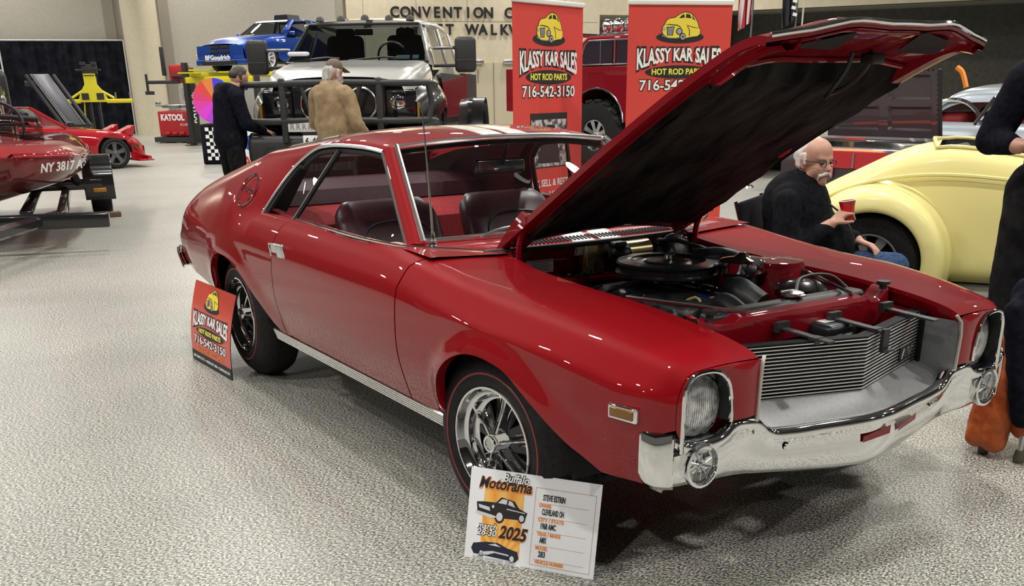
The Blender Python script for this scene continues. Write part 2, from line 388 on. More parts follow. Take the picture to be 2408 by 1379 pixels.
def body_side(s):
    tagn = 'near' if s < 0 else 'far'
    xt = smooth_seq([p[0] for p in fend_path], 60); xt[0] = .724
    G = [section_front(xb, zb, t, s) for (xb, zb), t in zip(fend_path, xt)]
    mb = MB(); mb.grid(G); lip(mb, G, s)
    # inner edge of the wing turns down as a flange
    top = [Vector(g[-1]) for g in G if g[-1][0] > .78]
    mb.grid([[q, q + Vector((0, -s * .006, -.012)), q + Vector((0, s * .012, -.05))] for q in top])
    fender = mb.build('front_wing', RED, CAR, angle=50)
    # nose cap front face with a headlamp opening
    face_in = cr([(.722, .50), (.722, .60), (.718, .672), (.695, .706), (.64, .713), (.60, .703), (.572, .675), (.558, .63), (.553, .592), (.553, .56)], 40)
    end = [g for g in G[-1] if g[2] > .47]
    face_out = lin([(abs(q[1]), q[2]) for q in end] + [(.447, .70), (.447, .64), (.447, .56)], 40)
    xo = lambda y: 2.002 + max(0, (.735 - y)) * .03
    mb = MB()
    rows = []
    for k, tt in enumerate((0, .3, .7, 1)):
        rows.append([(xo(a[0] * (1 - tt) + b[0] * tt) + (.006 if 0 < tt < 1 else (-.002 if tt == 0 else 0)), s * (a[0] * (1 - tt) + b[0] * tt), a[1] * (1 - tt) + b[1] * tt) for a, b in zip(face_out, face_in)])
    mb.grid(rows)
    mb.build('nose_panel', RED, fender, angle=50)
    mb = MB()
    mb.grid([[(xo(a[0]) - d, s * (.637 + (a[0] - .637) * k), .60 + (a[1] - .60) * k) for a in face_in] for d, k in ((.002, 1), (.05, .99), (.10, .97))])
    mb.box((1.90, s * .64, .60), (.01, .21, .26)); mb.box((1.945, s * .64, .505), (.10, .20, .03)); mb.build('headlamp_bucket', BLACK, fender)
    mb = MB(); mb.tube([(xo(a[0]) + .006, s * a[0], a[1]) for a in face_in], .0062, 8, flat=1.0); mb.build('headlamp_trim', CHROME, fender)
    # headlamp: sealed beam
    hl = MB(); M = TR((1.915, s * .635, .606), (0, math.pi / 2, 0))
    hl.lathe([(0, .0), (.06, .005), (.088, .03), (.090, .04)], 32, M)
    h = hl.build('headlamp', CHROME, fender)
    hl = MB(); hl.lathe([(.090, .040), (.084, .052), (.06, .064), (.03, .070), (0, .072)], 40, M); hl.build('headlamp_glass', HLENS, h)
    hl = MB(); hl.lathe([(.088, .035), (.097, .040), (.097, .046), (.090, .046)], 32, M); hl.build('retaining_ring', CHROME, h)
    # side marker
    xm = 1.885; mb = MB(); R = Matrix.Rotation(s * -.20, 4, 'Z')
    ym = s * (Yside(xm, .60)); M0 = TR((xm, ym, .600)) @ R
    mb.M = M0; mb.rbox((0, 0, 0), (.098, .018, .042), .005); ob = mb.build('marker_bezel', CHROME, fender)
    mb = MB(); mb.M = M0; mb.rbox((0, s * .006, 0), (.080, .016, .027), .004); lab(mb.build('marker_lens', mat('amber_lens', (.17, .065, .004), .25, 0, .6), ob), 'amber side marker lens')
    # door
    G = [section_front(xb, zb, xb, s) for xb, zb in door_path]
    mb = MB(); mb.grid(G); lip(mb, G, s, .03)
    for e in (0, -1): mb.grid([[q, (q[0], q[1] - s * .03, q[2])] for q in G[e]])
    sill = [Vector(g[-1]) for g in G]; mb.grid([[q, q + Vector((0, -s * .04, .001)), q + Vector((0, -s * .045, -.05))] for q in sill])
    door = mb.build('door', RED, CAR, angle=50)
    mb = MB(); mb.grid([[(x, s * .74, z) for z in np.linspace(.36, .855, 6)] for x in np.linspace(-.49, .71, 8)]); mb.build('door_card', VINYL, door)
    sl = [q + Vector((0, -s * .006, .002)) for q in sill]
    mb = MB(); mb.tube(sl, .006, 6); mb.build('sill_trim', CHROME, door)
    # door handle: chrome tray with a paddle
    xh, zh = -.425, .752; M0 = TR((xh, s * (Yside(xh, zh) + .002), zh), (s * -.12, math.radians(-3), 0))
    mb = MB(); mb.M = M0
    for c, d in (((0, 0, .031), (.17, .012, .008)), ((0, 0, -.031), (.17, .012, .008)), ((-.082, 0, 0), (.008, .012, .062)), ((.082, 0, 0), (.008, .012, .062))): mb.rbox(c, d, .003)
    hd = mb.build('door_handle', CHROME, door)
    mb = MB(); mb.M = M0; mb.box((-.04, -s * .002, 0), (.075, .006, .056)); mb.build('handle_recess', CHR2, hd)
    mb = MB(); mb.M = M0; mb.rbox((.035, 0, 0), (.075, .012, .054), .003); mb.build('handle_paddle', CHR2, hd)
    # quarter: below the window
    G1 = [section_front(xb, zb, xb, s) for xb, zb in q1_path]
    mb = MB(); mb.grid(G1); lip(mb, G1, s)
    xs = smooth_seq([p[0] for p in q2_path], 40); xs[0] = q2_path[0][0]; n2 = len(xs); G2 = []
    r0 = [c for q in DLO0 for c in q]
    for i, ((xb, zb), xt_) in enumerate(zip(q2_path, xs)):
        if xt_ > -1.2:
            t = (xt_ - xs[0]) / (-1.2 - xs[0]); a = REARUP[0][1:]; up = []
            for k in range(7):
                y1, z1 = a[2 * k], a[2 * k + 1]; x0, y0, z0 = DLO0[k]
                tt = t
                up.append((x0 + (-1.2 - x0) * tt, y0 + (y1 - y0) * (tt ** .85), z0 + (z1 - z0) * tt))
        else:
            a = ipc(-xt_, [(-r[0], *r[1:]) for r in REARUP]); up = [(xt_, a[2 * k], a[2 * k + 1]) for k in range(7)]
        z1 = up[0][2] - .035; low = []
        for t in np.linspace(0, 1, 10):
            z = zb + (z1 - zb) * t; x = xb + (up[0][0] - xb) * t ** 1.0; low.append((x, Yside(x, z), z))
        cur = cr([low[-2], low[-1]] + up, 90)
        j = int(np.argmin([np.linalg.norm(q - np.array(low[-1])) for q in cur])); j5 = int(np.argmin([np.linalg.norm(q - np.array(up[5])) for q in cur]))
        upl = lin([low[-1]] + [tuple(q) for q in cur[j + 1:j5 + 1]], 34)[1:]
        e = upl[-1]; MID[s].append([(e[0] + (up[6][0] - e[0]) * k, s * e[1] * (1 - k), e[2] + (up[6][2] - e[2]) * (1 - (1 - k) ** 2)) for k in np.linspace(0, 1, 7)])
        G2.append([(x, s * y, z) for x, y, z in low + [tuple(q) for q in upl]])
    deck = [r for r in MID[s] if r[0][0] < -1.50]; mb.grid(deck); mb.grid([[Vector(q), Vector(q) + Vector((.02, -s * .02, -.05))] for q in [r[0] for r in MID[s] if r[0][0] > -1.53]])
    G2 = np.array(G2); mb.grid(G2); lip(mb, [list(g) for g in G2], s)
    # tail panel
    last = G2[-1]
    mb.grid([list(last), [(-2.445, q[1] * .985, .50 + (q[2] - .50) * .97) for q in last], [(-2.40, q[1] * .9, .5 + (q[2] - .5) * .6) for q in last], [(-2.40, 0, .55) for q in last]]); mb.grid([MID[s][-1], [(-2.44, q[1], .56) for q in MID[s][-1]]])
    quarter = mb.build('quarter_panel', RED, CAR, angle=50)
    # round emblem on the sail
    bi = min(range(len(G2)), key=lambda i: abs(G2[i][25][0] + 1.12))
    P0 = Vector((-1.095, s * .772, .965)); nrm = None
    best = 9
    for i in range(1, len(G2) - 1):
        for j in range(1, len(G2[0]) - 1):
            q = Vector(G2[i][j]); d = (q - P0).length
            if d < best:
                best = d; a = Vector(G2[i + 1][j]) - Vector(G2[i - 1][j]); b = Vector(G2[i][j + 1]) - Vector(G2[i][j - 1]); nrm = a.cross(b).normalized(); base = q
    if nrm.y * s < 0: nrm = -nrm
    M0 = frame(base + nrm * .004, Vector((1, 0, 0)) - nrm * nrm.x if s < 0 else Vector((-1, 0, 0)), nrm.cross(Vector((1, 0, 0)) * (1 if s < 0 else -1)))
    mb = MB(); mb.M = M0; mb.tube([(.075 * math.cos(t), .085 * math.sin(t), 0) for t in np.linspace(0, 2 * math.pi, 41)[:-1]], .0055, 6, closed=True)
    eb = mb.build('round_emblem', CHROME, quarter)
    text_part('emblem_letters', 'AMX', .042, M0 @ TR((0, 0, .001)), CHROME, eb, extrude=.003, width=.085)
    # tail lamp edge and rear bumper end
    mb = MB(); mb.rbox((-2.455, s * .60, .60), (.03, .30, .07), .01); ob = mb.build('tail_lamp', mat('red_lens', (.25, .005, .008), .2, 0, .8), CAR)
    mb = MB(); mb.rbox((-2.425, s * .762, .60), (.035, .016, .05), .006); mb.build('tail_lamp_chrome', CHROME, ob)
    mb = MB(); Wb = [(-2.47, s * .55), (-2.47, s * .70), (-2.455, s * .765), (-2.41, s * .80), (-2.36, s * .812)]
    sec = [(0, .545), (.012, .535), (.014, .50), (.008, .45), (-.005, .40), (-.012, .39)]
    mb.grid([[(x - d * (1 if k < 3 else .3), y + s * d * (0 if k < 1 else 1), z + (.0 if k < 3 else .02 * (1 if z < .46 else -.2))) for d, z in sec] for k, (x, y) in enumerate(cr([(a, b, 0) for a, b in Wb], 14)[:, :2])])
    mb.build('rear_bumper_end', CHROME, CAR, solid=.006)
    # rocker moulding with ribs
    mb = MB(); xr = np.linspace(-.69, .955, 40)
    prof = [(.850, .357)]
    for k in range(5): z = .352 - k * .0105; prof += [(.857 - k * .0035, z), (.857 - k * .0035, z - .006), (.848 - k * .0035, z - .0065), (.848 - k * .0035, z - .0095)]
    prof.append((.82, .298))
    mb.grid([[(x, s * y, z) for y, z in prof] for x in xr]); mb.build('rocker_moulding', CHROME, CAR, angle=20)
    mb = MB()
    for k in range(4): mb.grid([[(x, s * (.8525 - k * .0035), .3457 - k * .0105), (x, s * (.8525 - k * .0035), .3425 - k * .0105)] for x in (xr[0], xr[-1])])
    mb.build('rocker_shadow_line', BLACK, CAR)
    # wheel-house liner
    for cx in (1.262, -1.232):
        mb = MB(); mb.grid([[(cx + .41 * math.cos(t), s * y, .34 + .40 * math.sin(t)) for y in (.48, .83)] for t in np.linspace(.0, math.pi + .1, 20)])
        mb.grid([[(cx + k * math.cos(t), s * .50, .34 + k * math.sin(t)) for k in (.0, .40)] for t in np.linspace(-.2, math.pi + .2, 20)])
        mb.build('wheel_house', DARK, CAR)
    return fender, door, quarter
VINYL = noisy(mat('maroon_vinyl', (.05, .006, .012), .36), (.045, .006, .014), (.065, .009, .019), 30, 3)
CARPET = noisy(mat('red_carpet', (.3, .01, .02), .95), (.15, .004, .008), (.42, .02, .03), 260, 2, bump=.5, bdist=.004)
NEARS = body_side(-1); FARS = body_side(1)
def tuck(o, amt):
    """the far wing of this car sits a little further in at the nose"""
    for v in o.data.vertices:
        a = max(0, min(1, (v.co.x - 1.45) / .5)); b = max(0, min(1, (v.co.y - .44) / .25)); v.co.y -= amt * a * a * (3 - 2 * a) * b
    for c in o.children: tuck(c, amt)
bpy.context.view_layer.update(); tuck(FARS[0], .036)

gl = [r[:-1] + l[::-1] for r, l in zip(MID[-1], MID[1]) if -1.53 < r[0][0] and r[0][0] < -.55]
mb = MB(); mb.grid(gl); RWN = mb.build('rear_window', GLASS, CAR)
mb = MB(); mb.tube(gl[-1], .010, 6); mb.tube([g[0] for g in gl], .008, 6); mb.tube([g[-1] for g in gl], .008, 6); mb.build('rear_window_trim', CHR2, RWN)
# roof skin
ROOF = [(.045, 0, 1.216, .25, 1.2125, .45, 1.199, .535, 1.184, .555, 1.172), (.0, 0, 1.228, .25, 1.224, .46, 1.208, .548, 1.190, .566, 1.174), (-.1, 0, 1.243, .25, 1.238, .47, 1.220, .562, 1.197, .578, 1.18),
        (-.3, 0, 1.254, .25, 1.249, .48, 1.228, .576, 1.200, .59, 1.182), (-.45, 0, 1.252, .25, 1.247, .49, 1.223, .588, 1.188, .60, 1.174), (-.56, 0, 1.246, .25, 1.241, .50, 1.212, .598, 1.172, .604, 1.163)]
G = []
for x in np.linspace(-.045, .56, 28):
    a = ipc(x, [(-r[0], *r[1:]) for r in ROOF]); half = cr([(-x, a[2 * k], a[2 * k + 1]) for k in range(5)], 16)
    bow = .05 * max(0, 1 - max(0, x + .045) / .2)
    half = [(q[0] + bow * (1 - (q[1] / .555) ** 2), q[1], q[2]) for q in half]
    G.append([(q[0], -q[1], q[2]) for q in half[::-1]] + [tuple(q) for q in half[1:]])
mb = MB(); mb.grid(G); ROOFO = mb.build('roof', STRIPE, CAR, angle=60)
mb = MB(); mb.grid([[(q[0] - .01, q[1] * .98, q[2] - .03) for q in g] for g in G]); mb.build('headliner', mat('headlining', (.06, .02, .03), .8), CAR)
# sail between the roof and the tail is in the quarter panels; rear window sits in it
# A-pillars, windscreen, side glass
def pil(t, s, dy=0): return Vector((.515 - .47 * t, s * (.69 - .145 * t + dy), .868 + .318 * t))
WSB = cr([(.50, -.665, .872), (.545, -.45, .876), (.575, -.2, .878), (.585, 0, .878), (.575, .2, .878), (.545, .45, .876), (.50, .665, .872)], 25)
WST = cr([(.055, -.53, 1.186), (.09, -.25, 1.208), (.10, 0, 1.214), (.09, .25, 1.208), (.055, .53, 1.186)], 25)
mb = MB(); mb.grid([[a + (b - a) * t + np.array((.02, 0, .02)) * 4 * t * (1 - t) * .35 for t in np.linspace(0, 1, 8)] for a, b in zip(WSB, WST)])
GLW = glassy('windscreen_glass', (.95, .96, .97), 1.15); WS = mb.build('windscreen', GLW, CAR)
mb = MB(); mb.tube([tuple(q + np.array((-.004, 0, .003))) for q in WST], .012, 8, flat=.7); mb.build('header_trim', CHR3, WS)
mb = MB(); mb.tube([tuple(q + np.array((.004, 0, .006))) for q in WSB], .011, 8, flat=.6); mb.build('base_trim', CHR3, WS)
for s in (-1, 1):
    # painted pillar
    mb = MB(); rows = []
    for t in np.linspace(0, 1, 12):
        p = pil(t, s); wd = .055 - .012 * t
        rows.append([p + Vector((.012, -s * .022, .0)), p + Vector((.004, s * .004, .006)), p + Vector((-wd * .45, s * .019, .004)), p + Vector((-wd, s * .022, -.004)), p + Vector((-wd - .012, s * .004, -.012)), p + Vector((-wd * .5, -s * .03, -.03))])
    mb.grid(rows, cv=True); pl = mb.build('windscreen_pillar', RED, CAR, angle=60)
    mb = MB(); mb.tube([pil(t, s) + Vector((.013, -s * .014, .007)) for t in np.linspace(0, 1, 10)], .0155, 8, flat=.75); mb.build('pillar_trim', CHR3, pl)
    mb = MB(); mb.tube([pil(t, s) + Vector((-.06 + .012 * t, s * .021, -.006)) for t in np.linspace(-.03, .97, 10)], .008, 8); mb.build('drip_rail', CHR3, pl)
    # window surround along the roof and down the rear pillar
    dl = [Vector((q[0] + .006, s * (q[1] + .004), q[2])) for q in cr([pil(.96, 1) + Vector((-.05, .016, .0)), (-.1, .581, 1.184), (-.3, .594, 1.187), (-.45, .604, 1.181), (-.58, .612, 1.162)] + [DLO0[3], DLO0[2], DLO0[1]], 40)]
    mb = MB(); mb.tube(dl, .0085, 8); sg = mb.build('window_surround', CHR2, CAR)
    inn = [q + Vector((.028 * min(1, max(0, (1.19 - q.z) / .08)) + .004, -s * .006, -.022 * (1 if q.z > 1.1 else .2))) for q in dl]
    mb = MB(); mb.grid([[a, a + (b - a) * .5 + Vector((0, -s * .01, 0)), b] for a, b in zip(dl, inn)]); mb.tube(inn, .011, 6); mb.build('window_seal', BLACK, sg)
    # glass
    door_y = lambda x: .772
    belt = [Vector((x, s * .770, .868)) for x in np.linspace(.455, -.86, 30)]
    topc = cr([tuple(pil(t, s) + Vector((-.075, s * .006, -.01))) for t in (0, .5, .93)] + [(q.x, q.y, q.z) for q in inn[4:]], 30)
    mb = MB(); mb.grid([[Vector(a) + (b - Vector(a)) * k for k in (0, .5, 1)] for a, b in zip(topc, belt)])
    mb.build('side_window', GLASS, sg)
    a = Vector((-.515, s * .768, .868)); b = Vector((-.335, s * .605, 1.165))
    mb = MB(); mb.tube([a, a.lerp(b, .5) + Vector((.004, s * .004, 0)), b], .011, 6); mb.build('quarter_light_divider', BLACK, sg)
    mb = MB(); mb.tube([a + Vector((-.012, s * .006, 0)), b + Vector((-.012, s * .006, 0))], .005, 6); mb.build('divider_trim', CHROME, sg)

# cowl between screen and bonnet
mb = MB(); rows = []
for y in np.linspace(-.70, .70, 41):
    k = abs(y) / .70; x1 = ip(y, WSB[:, 1], WSB[:, 0]); z1 = ip(y, WSB[:, 1], WSB[:, 2])
    x2 = .66 + .06 * (1 - k * k); z2 = .852 - .006 * k
    rows.append([(x1 - .02, y, z1 - .008), (x1 + .02, y, z1 - .002), (x1 * .5 + x2 * .5, y, z1 * .5 + z2 * .5 - .002), (x2, y, z2), (x2 + .008, y, z2 - .012), (x2 - .005, y, .80)])
mb.grid(rows); COWL = mb.build('cowl_panel', STRIPE, CAR)
mb = MB()
for i in range(46):
    y = -.40 + i * .0178
    k = abs(y) / .70; x2 = .66 + .06 * (1 - k * k)
    mb.box((x2 - .047, y, .8605), (.042, .0065, .006), (0, .22, 0))
mb.build('louvre_slots', DARK, COWL)
mb = MB(); mb.tube([(.684 + .06 * (1 - (y / .62) ** 2), y, .848) for y in np.linspace(-.52, .60, 20)], .011, 8, flat=.8); mb.build('cowl_seal', mat('seal_rubber', (.05, .05, .052), .5), COWL)
for s in (-1, 1):   # fill between cowl, pillar foot and wing
    mb = MB(); rows = []
    for x in np.linspace(.40, .76, 10):
        rows.append([(x, s * y, z) for y, z in ((.775, .868 - .04 * max(0, x - .6)), (.74, .872 - .05 * max(0, x - .55)), (.68, .868 - .05 * max(0, x - .55)), (.45, .864 - .07 * max(0, x - .5)))])
    mb.grid(rows); mb.build('pillar_foot_panel', RED, COWL, angle=60)
# wiper and aerial
mb = MB(); mb.tube(cr([(.60, -.47, .888), (.585, -.40, .905), (.565, -.25, .913), (.57, -.05, .905), (.585, .1, .90)], 16), .006, 6); mb.tube([(.575, -.28, .922), (.575, -.02, .915)], .008, 6)
mb.build('wiper_arm', CHR3, CAR)
A0 = Vector((.573, -.66, .846)); mb = MB(); mb.lathe([(.026, 0), (.024, .012), (.016, .022), (.013, .038), (.015, .042), (.009, .055), (.007, .075), (0, .078)], 16, TR(A0))
an = mb.build('aerial_base', CHROME, CAR)
mb = MB(); mb.tube([A0 + Vector((0, 0, .05)), A0 + Vector((-.02, 0, .30)), A0 + Vector((-.048, 0, .53))], [.0042, .0034, .0018], 6); mb.build('aerial_mast', CHR2, an)

# ---- bonnet, raised
HE = cr([(.700, .880), (.908, 1.003), (1.305, 1.236), (1.637, 1.414), (1.793, 1.487), (1.858, 1.511), (1.915, 1.521), (1.945, 1.517)], 30)
def hood_pt(i, v, off=0):
    """i: index along, v: -1..1 across, off: below the outer skin"""
    p = HE[i]; a = HE[max(i - 1, 0)]; b = HE[min(i + 1, len(HE) - 1)]; t = (b - a) / np.linalg.norm(b - a); nr = np.array((-t[1], t[0])); s_ = i / (len(HE) - 1)
    crown = (.012 + .034 * s_ ** 2) * (1 - v * v) + .012 * s_ * max(0, 1 - abs(abs(v) - .45) / .28)
    q = p + nr * (crown - off) + t * (.065 * (1 - v * v) * s_ ** 6 + .075 * (1 - v * v) * (1 - s_) ** 6)
    return Vector((q[0], .452 * v, q[1]))
NV = 33; vs = np.linspace(-1, 1, NV); NH = len(HE)
mb = MB(); mb.grid([[hood_pt(i, v) for v in vs] for i in range(NH)]); HOOD = mb.build('bonnet', STRIPE, CAR, angle=60)
mb = MB()   # folded edges and the inner frame
edge = lambda o1, o2: None
for s in (-1, 1):
    mb.grid([[hood_pt(i, s), hood_pt(i, s, .022) , hood_pt(i, s * .985, .026), hood_pt(i, s * .90, .028), hood_pt(i, s * .86, .045), hood_pt(i, s * .80, .045), hood_pt(i, s * .78, .02)] for i in range(NH)])
fi = int(NH * .76)
mb.grid([[hood_pt(i, v, .018 + (.012 if i < 2 else 0)) for v in np.linspace(-.98, .98, 25)] for i in range(0, NH)])
mb.grid([[hood_pt(NH - 1, v), hood_pt(NH - 1, v, .014), hood_pt(NH - 2, v * .98, .018), hood_pt(NH - 3, v * .97, .030)] for v in np.linspace(-1, 1, 25)])
# cross beam at the front with ribs between the openings
HL = float(np.sum(np.linalg.norm(np.diff(HE, axis=0), axis=1)))
def hp(s_, y, off):
    f = min(max((s_ - .07) / HL, 0), 1) * (NH - 1); i = min(int(f), NH - 2); a = hood_pt(i, y / .452, off); b = hood_pt(i + 1, y / .452, off); return a.lerp(b, f - i)
mb.grid([[hp(k, y, o) for y in np.linspace(-.40, .40, 21)] for k, o in ((1.09, .012), (1.10, .022), (1.455, .022), (1.475, .012))])
for y0, y1 in ((-.04, -.03), (.03, .06), (.20, .14), (-.30, -.36), (.36, .40)):
    mb.tube([hp(1.12, y0, .024), hp(1.44, y1, .024)], .0045, 6)
for k in (1.15, 1.445): mb.tube([hp(k, y, .024) for y in np.linspace(-.38, .38, 15)], .005, 6)
mb.tube([hp(1.07, y, .024) for y in np.linspace(-.38, .38, 12)], .008, 6)
INN = mb.build('bonnet_inner_frame', REDM, HOOD, angle=40)
def beam(k, y): return hp(1.10, y, .022).lerp(hp(1.455, y, .022), (k - 1.10) / .355)
bnrm = (hp(1.27, 0, 0) - hp(1.27, 0, .1)).normalized()
for nm, pts in (('a', [(1.31, -.30), (1.345, -.325), (1.43, -.17), (1.425, -.15), (1.22, -.075), (1.195, -.085)]), ('b', [(1.46, .07), (1.465, .10), (1.41, .27), (1.385, .29), (1.28, .34), (1.255, .33), (1.18, .235), (1.195, .215)])):
    mb = MB(); c_ = [beam(k, y) - bnrm * .004 for k, y in pts]; mb.add(c_, [list(range(len(c_)))]); mb.build('bonnet_scoop_opening', DARK, INN, smooth=False)
PAD = noisy(mat('felt_pad', (.012, .012, .012), .75), (.004, .004, .005), (.045, .044, .040), 5, 5, (1, 2.4, 1), .35, .75, bump=.6, bscale=7, bdist=.03)
mb = MB(); i0, i1 = 2, int((1.03 - .07) / HL * (NH - 1))
rows = []
for i in range(i0, i1 + 1):
    rows.append([hood_pt(i, v, .05 + .008 * math.sin(i * 1.3 + v * 7) * math.cos(v * 11 + i * .6)) for v in np.linspace(-.88, .88, 31)])
rows = [[hood_pt(i0, v, .02) for v in np.linspace(-.9, .9, 31)]] + rows + [[hood_pt(i1 + 1, v, .02) for v in np.linspace(-.9, .9, 31)]]
mb.grid(rows)
for s in (-1, 1): mb.grid([[hood_pt(i, s * .88, .05), hood_pt(i, s * .90, .02)] for i in range(i0, i1 + 1)])
lab(mb.build('insulation_pad', PAD, HOOD), 'black felt pad under the bonnet')
mb = MB()   # safety latch loop
c = hp(1.14, .05, .03); d = hp(1.14, .13, .03)
nrm = (hood_pt(fi, 0, .1) - hood_pt(fi, 0, 0)).normalized(); bk = (hood_pt(fi - 3, 0) - hood_pt(fi, 0)).normalized()
mb.tube(cr([c, c + nrm * .03 + bk * .03, c + nrm * .07 + bk * .12, c + nrm * .05 + bk * .145 + Vector((0, .05, 0)), d + nrm * .05 + bk * .11, d + nrm * .03 + bk * .02, d], 24), .0075, 6)
mb.rbox(tuple(d + nrm * .02), (.05, .05, .03), .006); mb.build('latch_loop', BLACK, HOOD)
mb = MB(); mb.tube([hood_pt(NH - 1, v, -.002) for v in np.linspace(-.98, .98, 25)], .0075, 8, flat=.8); mb.build('bonnet_lip_trim', CHROME, HOOD)
mb = MB(); mb.grid([[hood_pt(NH - 1 - k, v, -.0035) for k in (0, 1)] for v in np.linspace(-.9, .75, 25)]); mb.build('bonnet_lip_inset', BGLOSS, HOOD)
# hinges and springs
for s in (-1, 1):
    mb = MB(); y = s * .43
    mb.prism([(.655, .845), (.68, .835), (.72, .86), (.80, .93), (.86, .985), (.83, 1.0), (.76, .945), (.70, .89)], .012, Matrix.Translation((0, y, 0)) @ Matrix.Rotation(math.pi / 2, 4, 'X'))
    mb.tube([(.84, y, .97), (.80, y, .88), (.79, y, .78)], .012, 6); mb.tube([(.70, y - s * .01, .87), (.775, y - s * .01, .74)], .014, 6)
    hg = mb.build('bonnet_hinge', REDM, CAR)
    mb = MB(); mb.tube([(.74 + .045 * t + .010 * math.cos(t * 75), y - s * .02 + .010 * math.sin(t * 75), .885 - .16 * t) for t in np.linspace(0, 1, 150)], .0028, 5); mb.build('hinge_spring', REDM, hg)
    mb = MB(); mb.tube([(.86, y, .985), (.86, y - s * .03, .985)], .010, 8); mb.build('hinge_bolt', CHR2, hg)

# ---- grille, liner, front bumper
def gx(y): return 1.868 + .132 * (1 - min(1, abs(y) / .432))
mb = MB()
YS = [-.432, 0, .432]
mb.grid([[(gx(y) - .03, y, z) for z in (.548, .712)] for y in YS]); 
for z in (.715, .548): mb.grid([[(gx(y) - .035, y, z), (gx(y) + .004, y, z), (gx(y) + .004, y, z - .008), (gx(y) - .035, y, z - .008)] for y in YS], cv=True)
for s in (-1, 1): mb.rbox((1.86, s * .432, .632), (.06, .012, .17), .004)
GR = mb.build('grille', mat('grille_black', (.005, .005, .006), .6, spec=.15), CAR, angle=30)
for k in range(15):
    z = .558 + k * .0107; mb = MB()
    mb.grid([[(gx(y) + .003, y * .985, z - .0022), (gx(y) + .0065, y * .985, z - .0012), (gx(y) + .0065, y * .985, z + .0012), (gx(y) + .003, y * .985, z + .0022)] for y in YS])
    mb.build('grille_bar', mat('grille_bar_metal', (.88, .88, .87), .34, .85), GR, smooth=False)
ang = math.atan2(.132, .432); ex = Vector((-math.sin(ang), math.cos(ang), 0))
M0 = frame(Vector((gx(.325) + .009, .325, .600)), ex, (0, 0, 1)); mb = MB(); mb.M = M0; mb.rbox((0, 0, 0), (.10, .045, .006), .002); bd = mb.build('grille_badge', BLACK, GR)
text_part('badge_letters', 'AMX', .046, M0 @ TR((0, 0, .004)), CHR2, bd, extrude=.002, shear=.2, width=.088)
# silver liner
BT = [(-.787, 1.956), (-.735, 1.988), (-.60, 2.003), (-.44, 2.005), (-.25, 2.04), (0, 2.085), (.25, 2.04), (.44, 2.005), (.60, 2.003), (.735, 1.988), (.787, 1.956)]
def bx(y): return ipc(y, [(a, b) for a, b in BT])[0]
mb = MB(); mb.grid([[(gx(y) + .002, y, .552), ((gx(y) + bx(y)) / 2, y, .530), (bx(y) - .02, y, .497)] for y in np.linspace(-.445, .445, 25)])
for s in (-1, 1):
    mb.grid([[(gx(s * .432) - .01, s * .436, z), (gx(.432) + .06, s * .443, z), (2.006, s * .449, z)] for z in (.50, .52, .60, .70)])
mb.build('grille_surround', SILV, CAR, angle=40)
for s in (-1, 1):
    mb = MB(); mb.tube([(2.012, s * .449, .545), (2.014, s * .449, .66), (2.012, s * .445, .70), (2.002, s * .430, .722)], .0062, 6, flat=.8); mb.build('opening_trim', mat('cream_trim', (.55, .52, .46), .3, .5), CAR)
# bumper: top edge, height by |y|
TOPB = [(0, .505), (.15, .503), (.30, .502), (.375, .506), (.405, .520), (.430, .545), (.445, .552), (.515, .560), (.535, .555), (.55, .540), (.58, .527), (.63, .522), (.69, .524), (.735, .550), (.76, .553), (.79, .556)]
BOTB = [(0, .320), (.2, .333), (.4, .352), (.55, .366), (.65, .374), (.735, .374), (.77, .392), (.79, .41)]
mb = MB(); rows = []
ysb = [y for y in smooth_seq(list(np.linspace(-.788, .788, 121)), 0)]
for y in ysb:
    a = abs(y); zt = ip(a, [q[0] for q in TOPB], [q[1] for q in TOPB]); zb = ip(a, [q[0] for q in BOTB], [q[1] for q in BOTB]); x = bx(y); h = zt - zb
    tk = min(1, max(0, (.79 - a) / .06))
    pr = [(-.05, -.012), (-.022, -.002), (-.008, 0), (.004, -.006), (.010, -.016), (.010, -.03), (-.002, -.042), (-.002, -.30 * h - .03), (.0, -.55 * h), (-.004, -.66 * h), (-.010, -.78 * h), (-.024, -.90 * h), (-.055, -h)]
    k = .25 if a > .74 else 1
    rows.append([(x + dx * (k if dx < 0 else 1), y, zt + dz) for dx, dz in pr])
mb.grid(rows)
BUMP = mb.build('front_bumper', CHROME, CAR, angle=60, solid=.004)
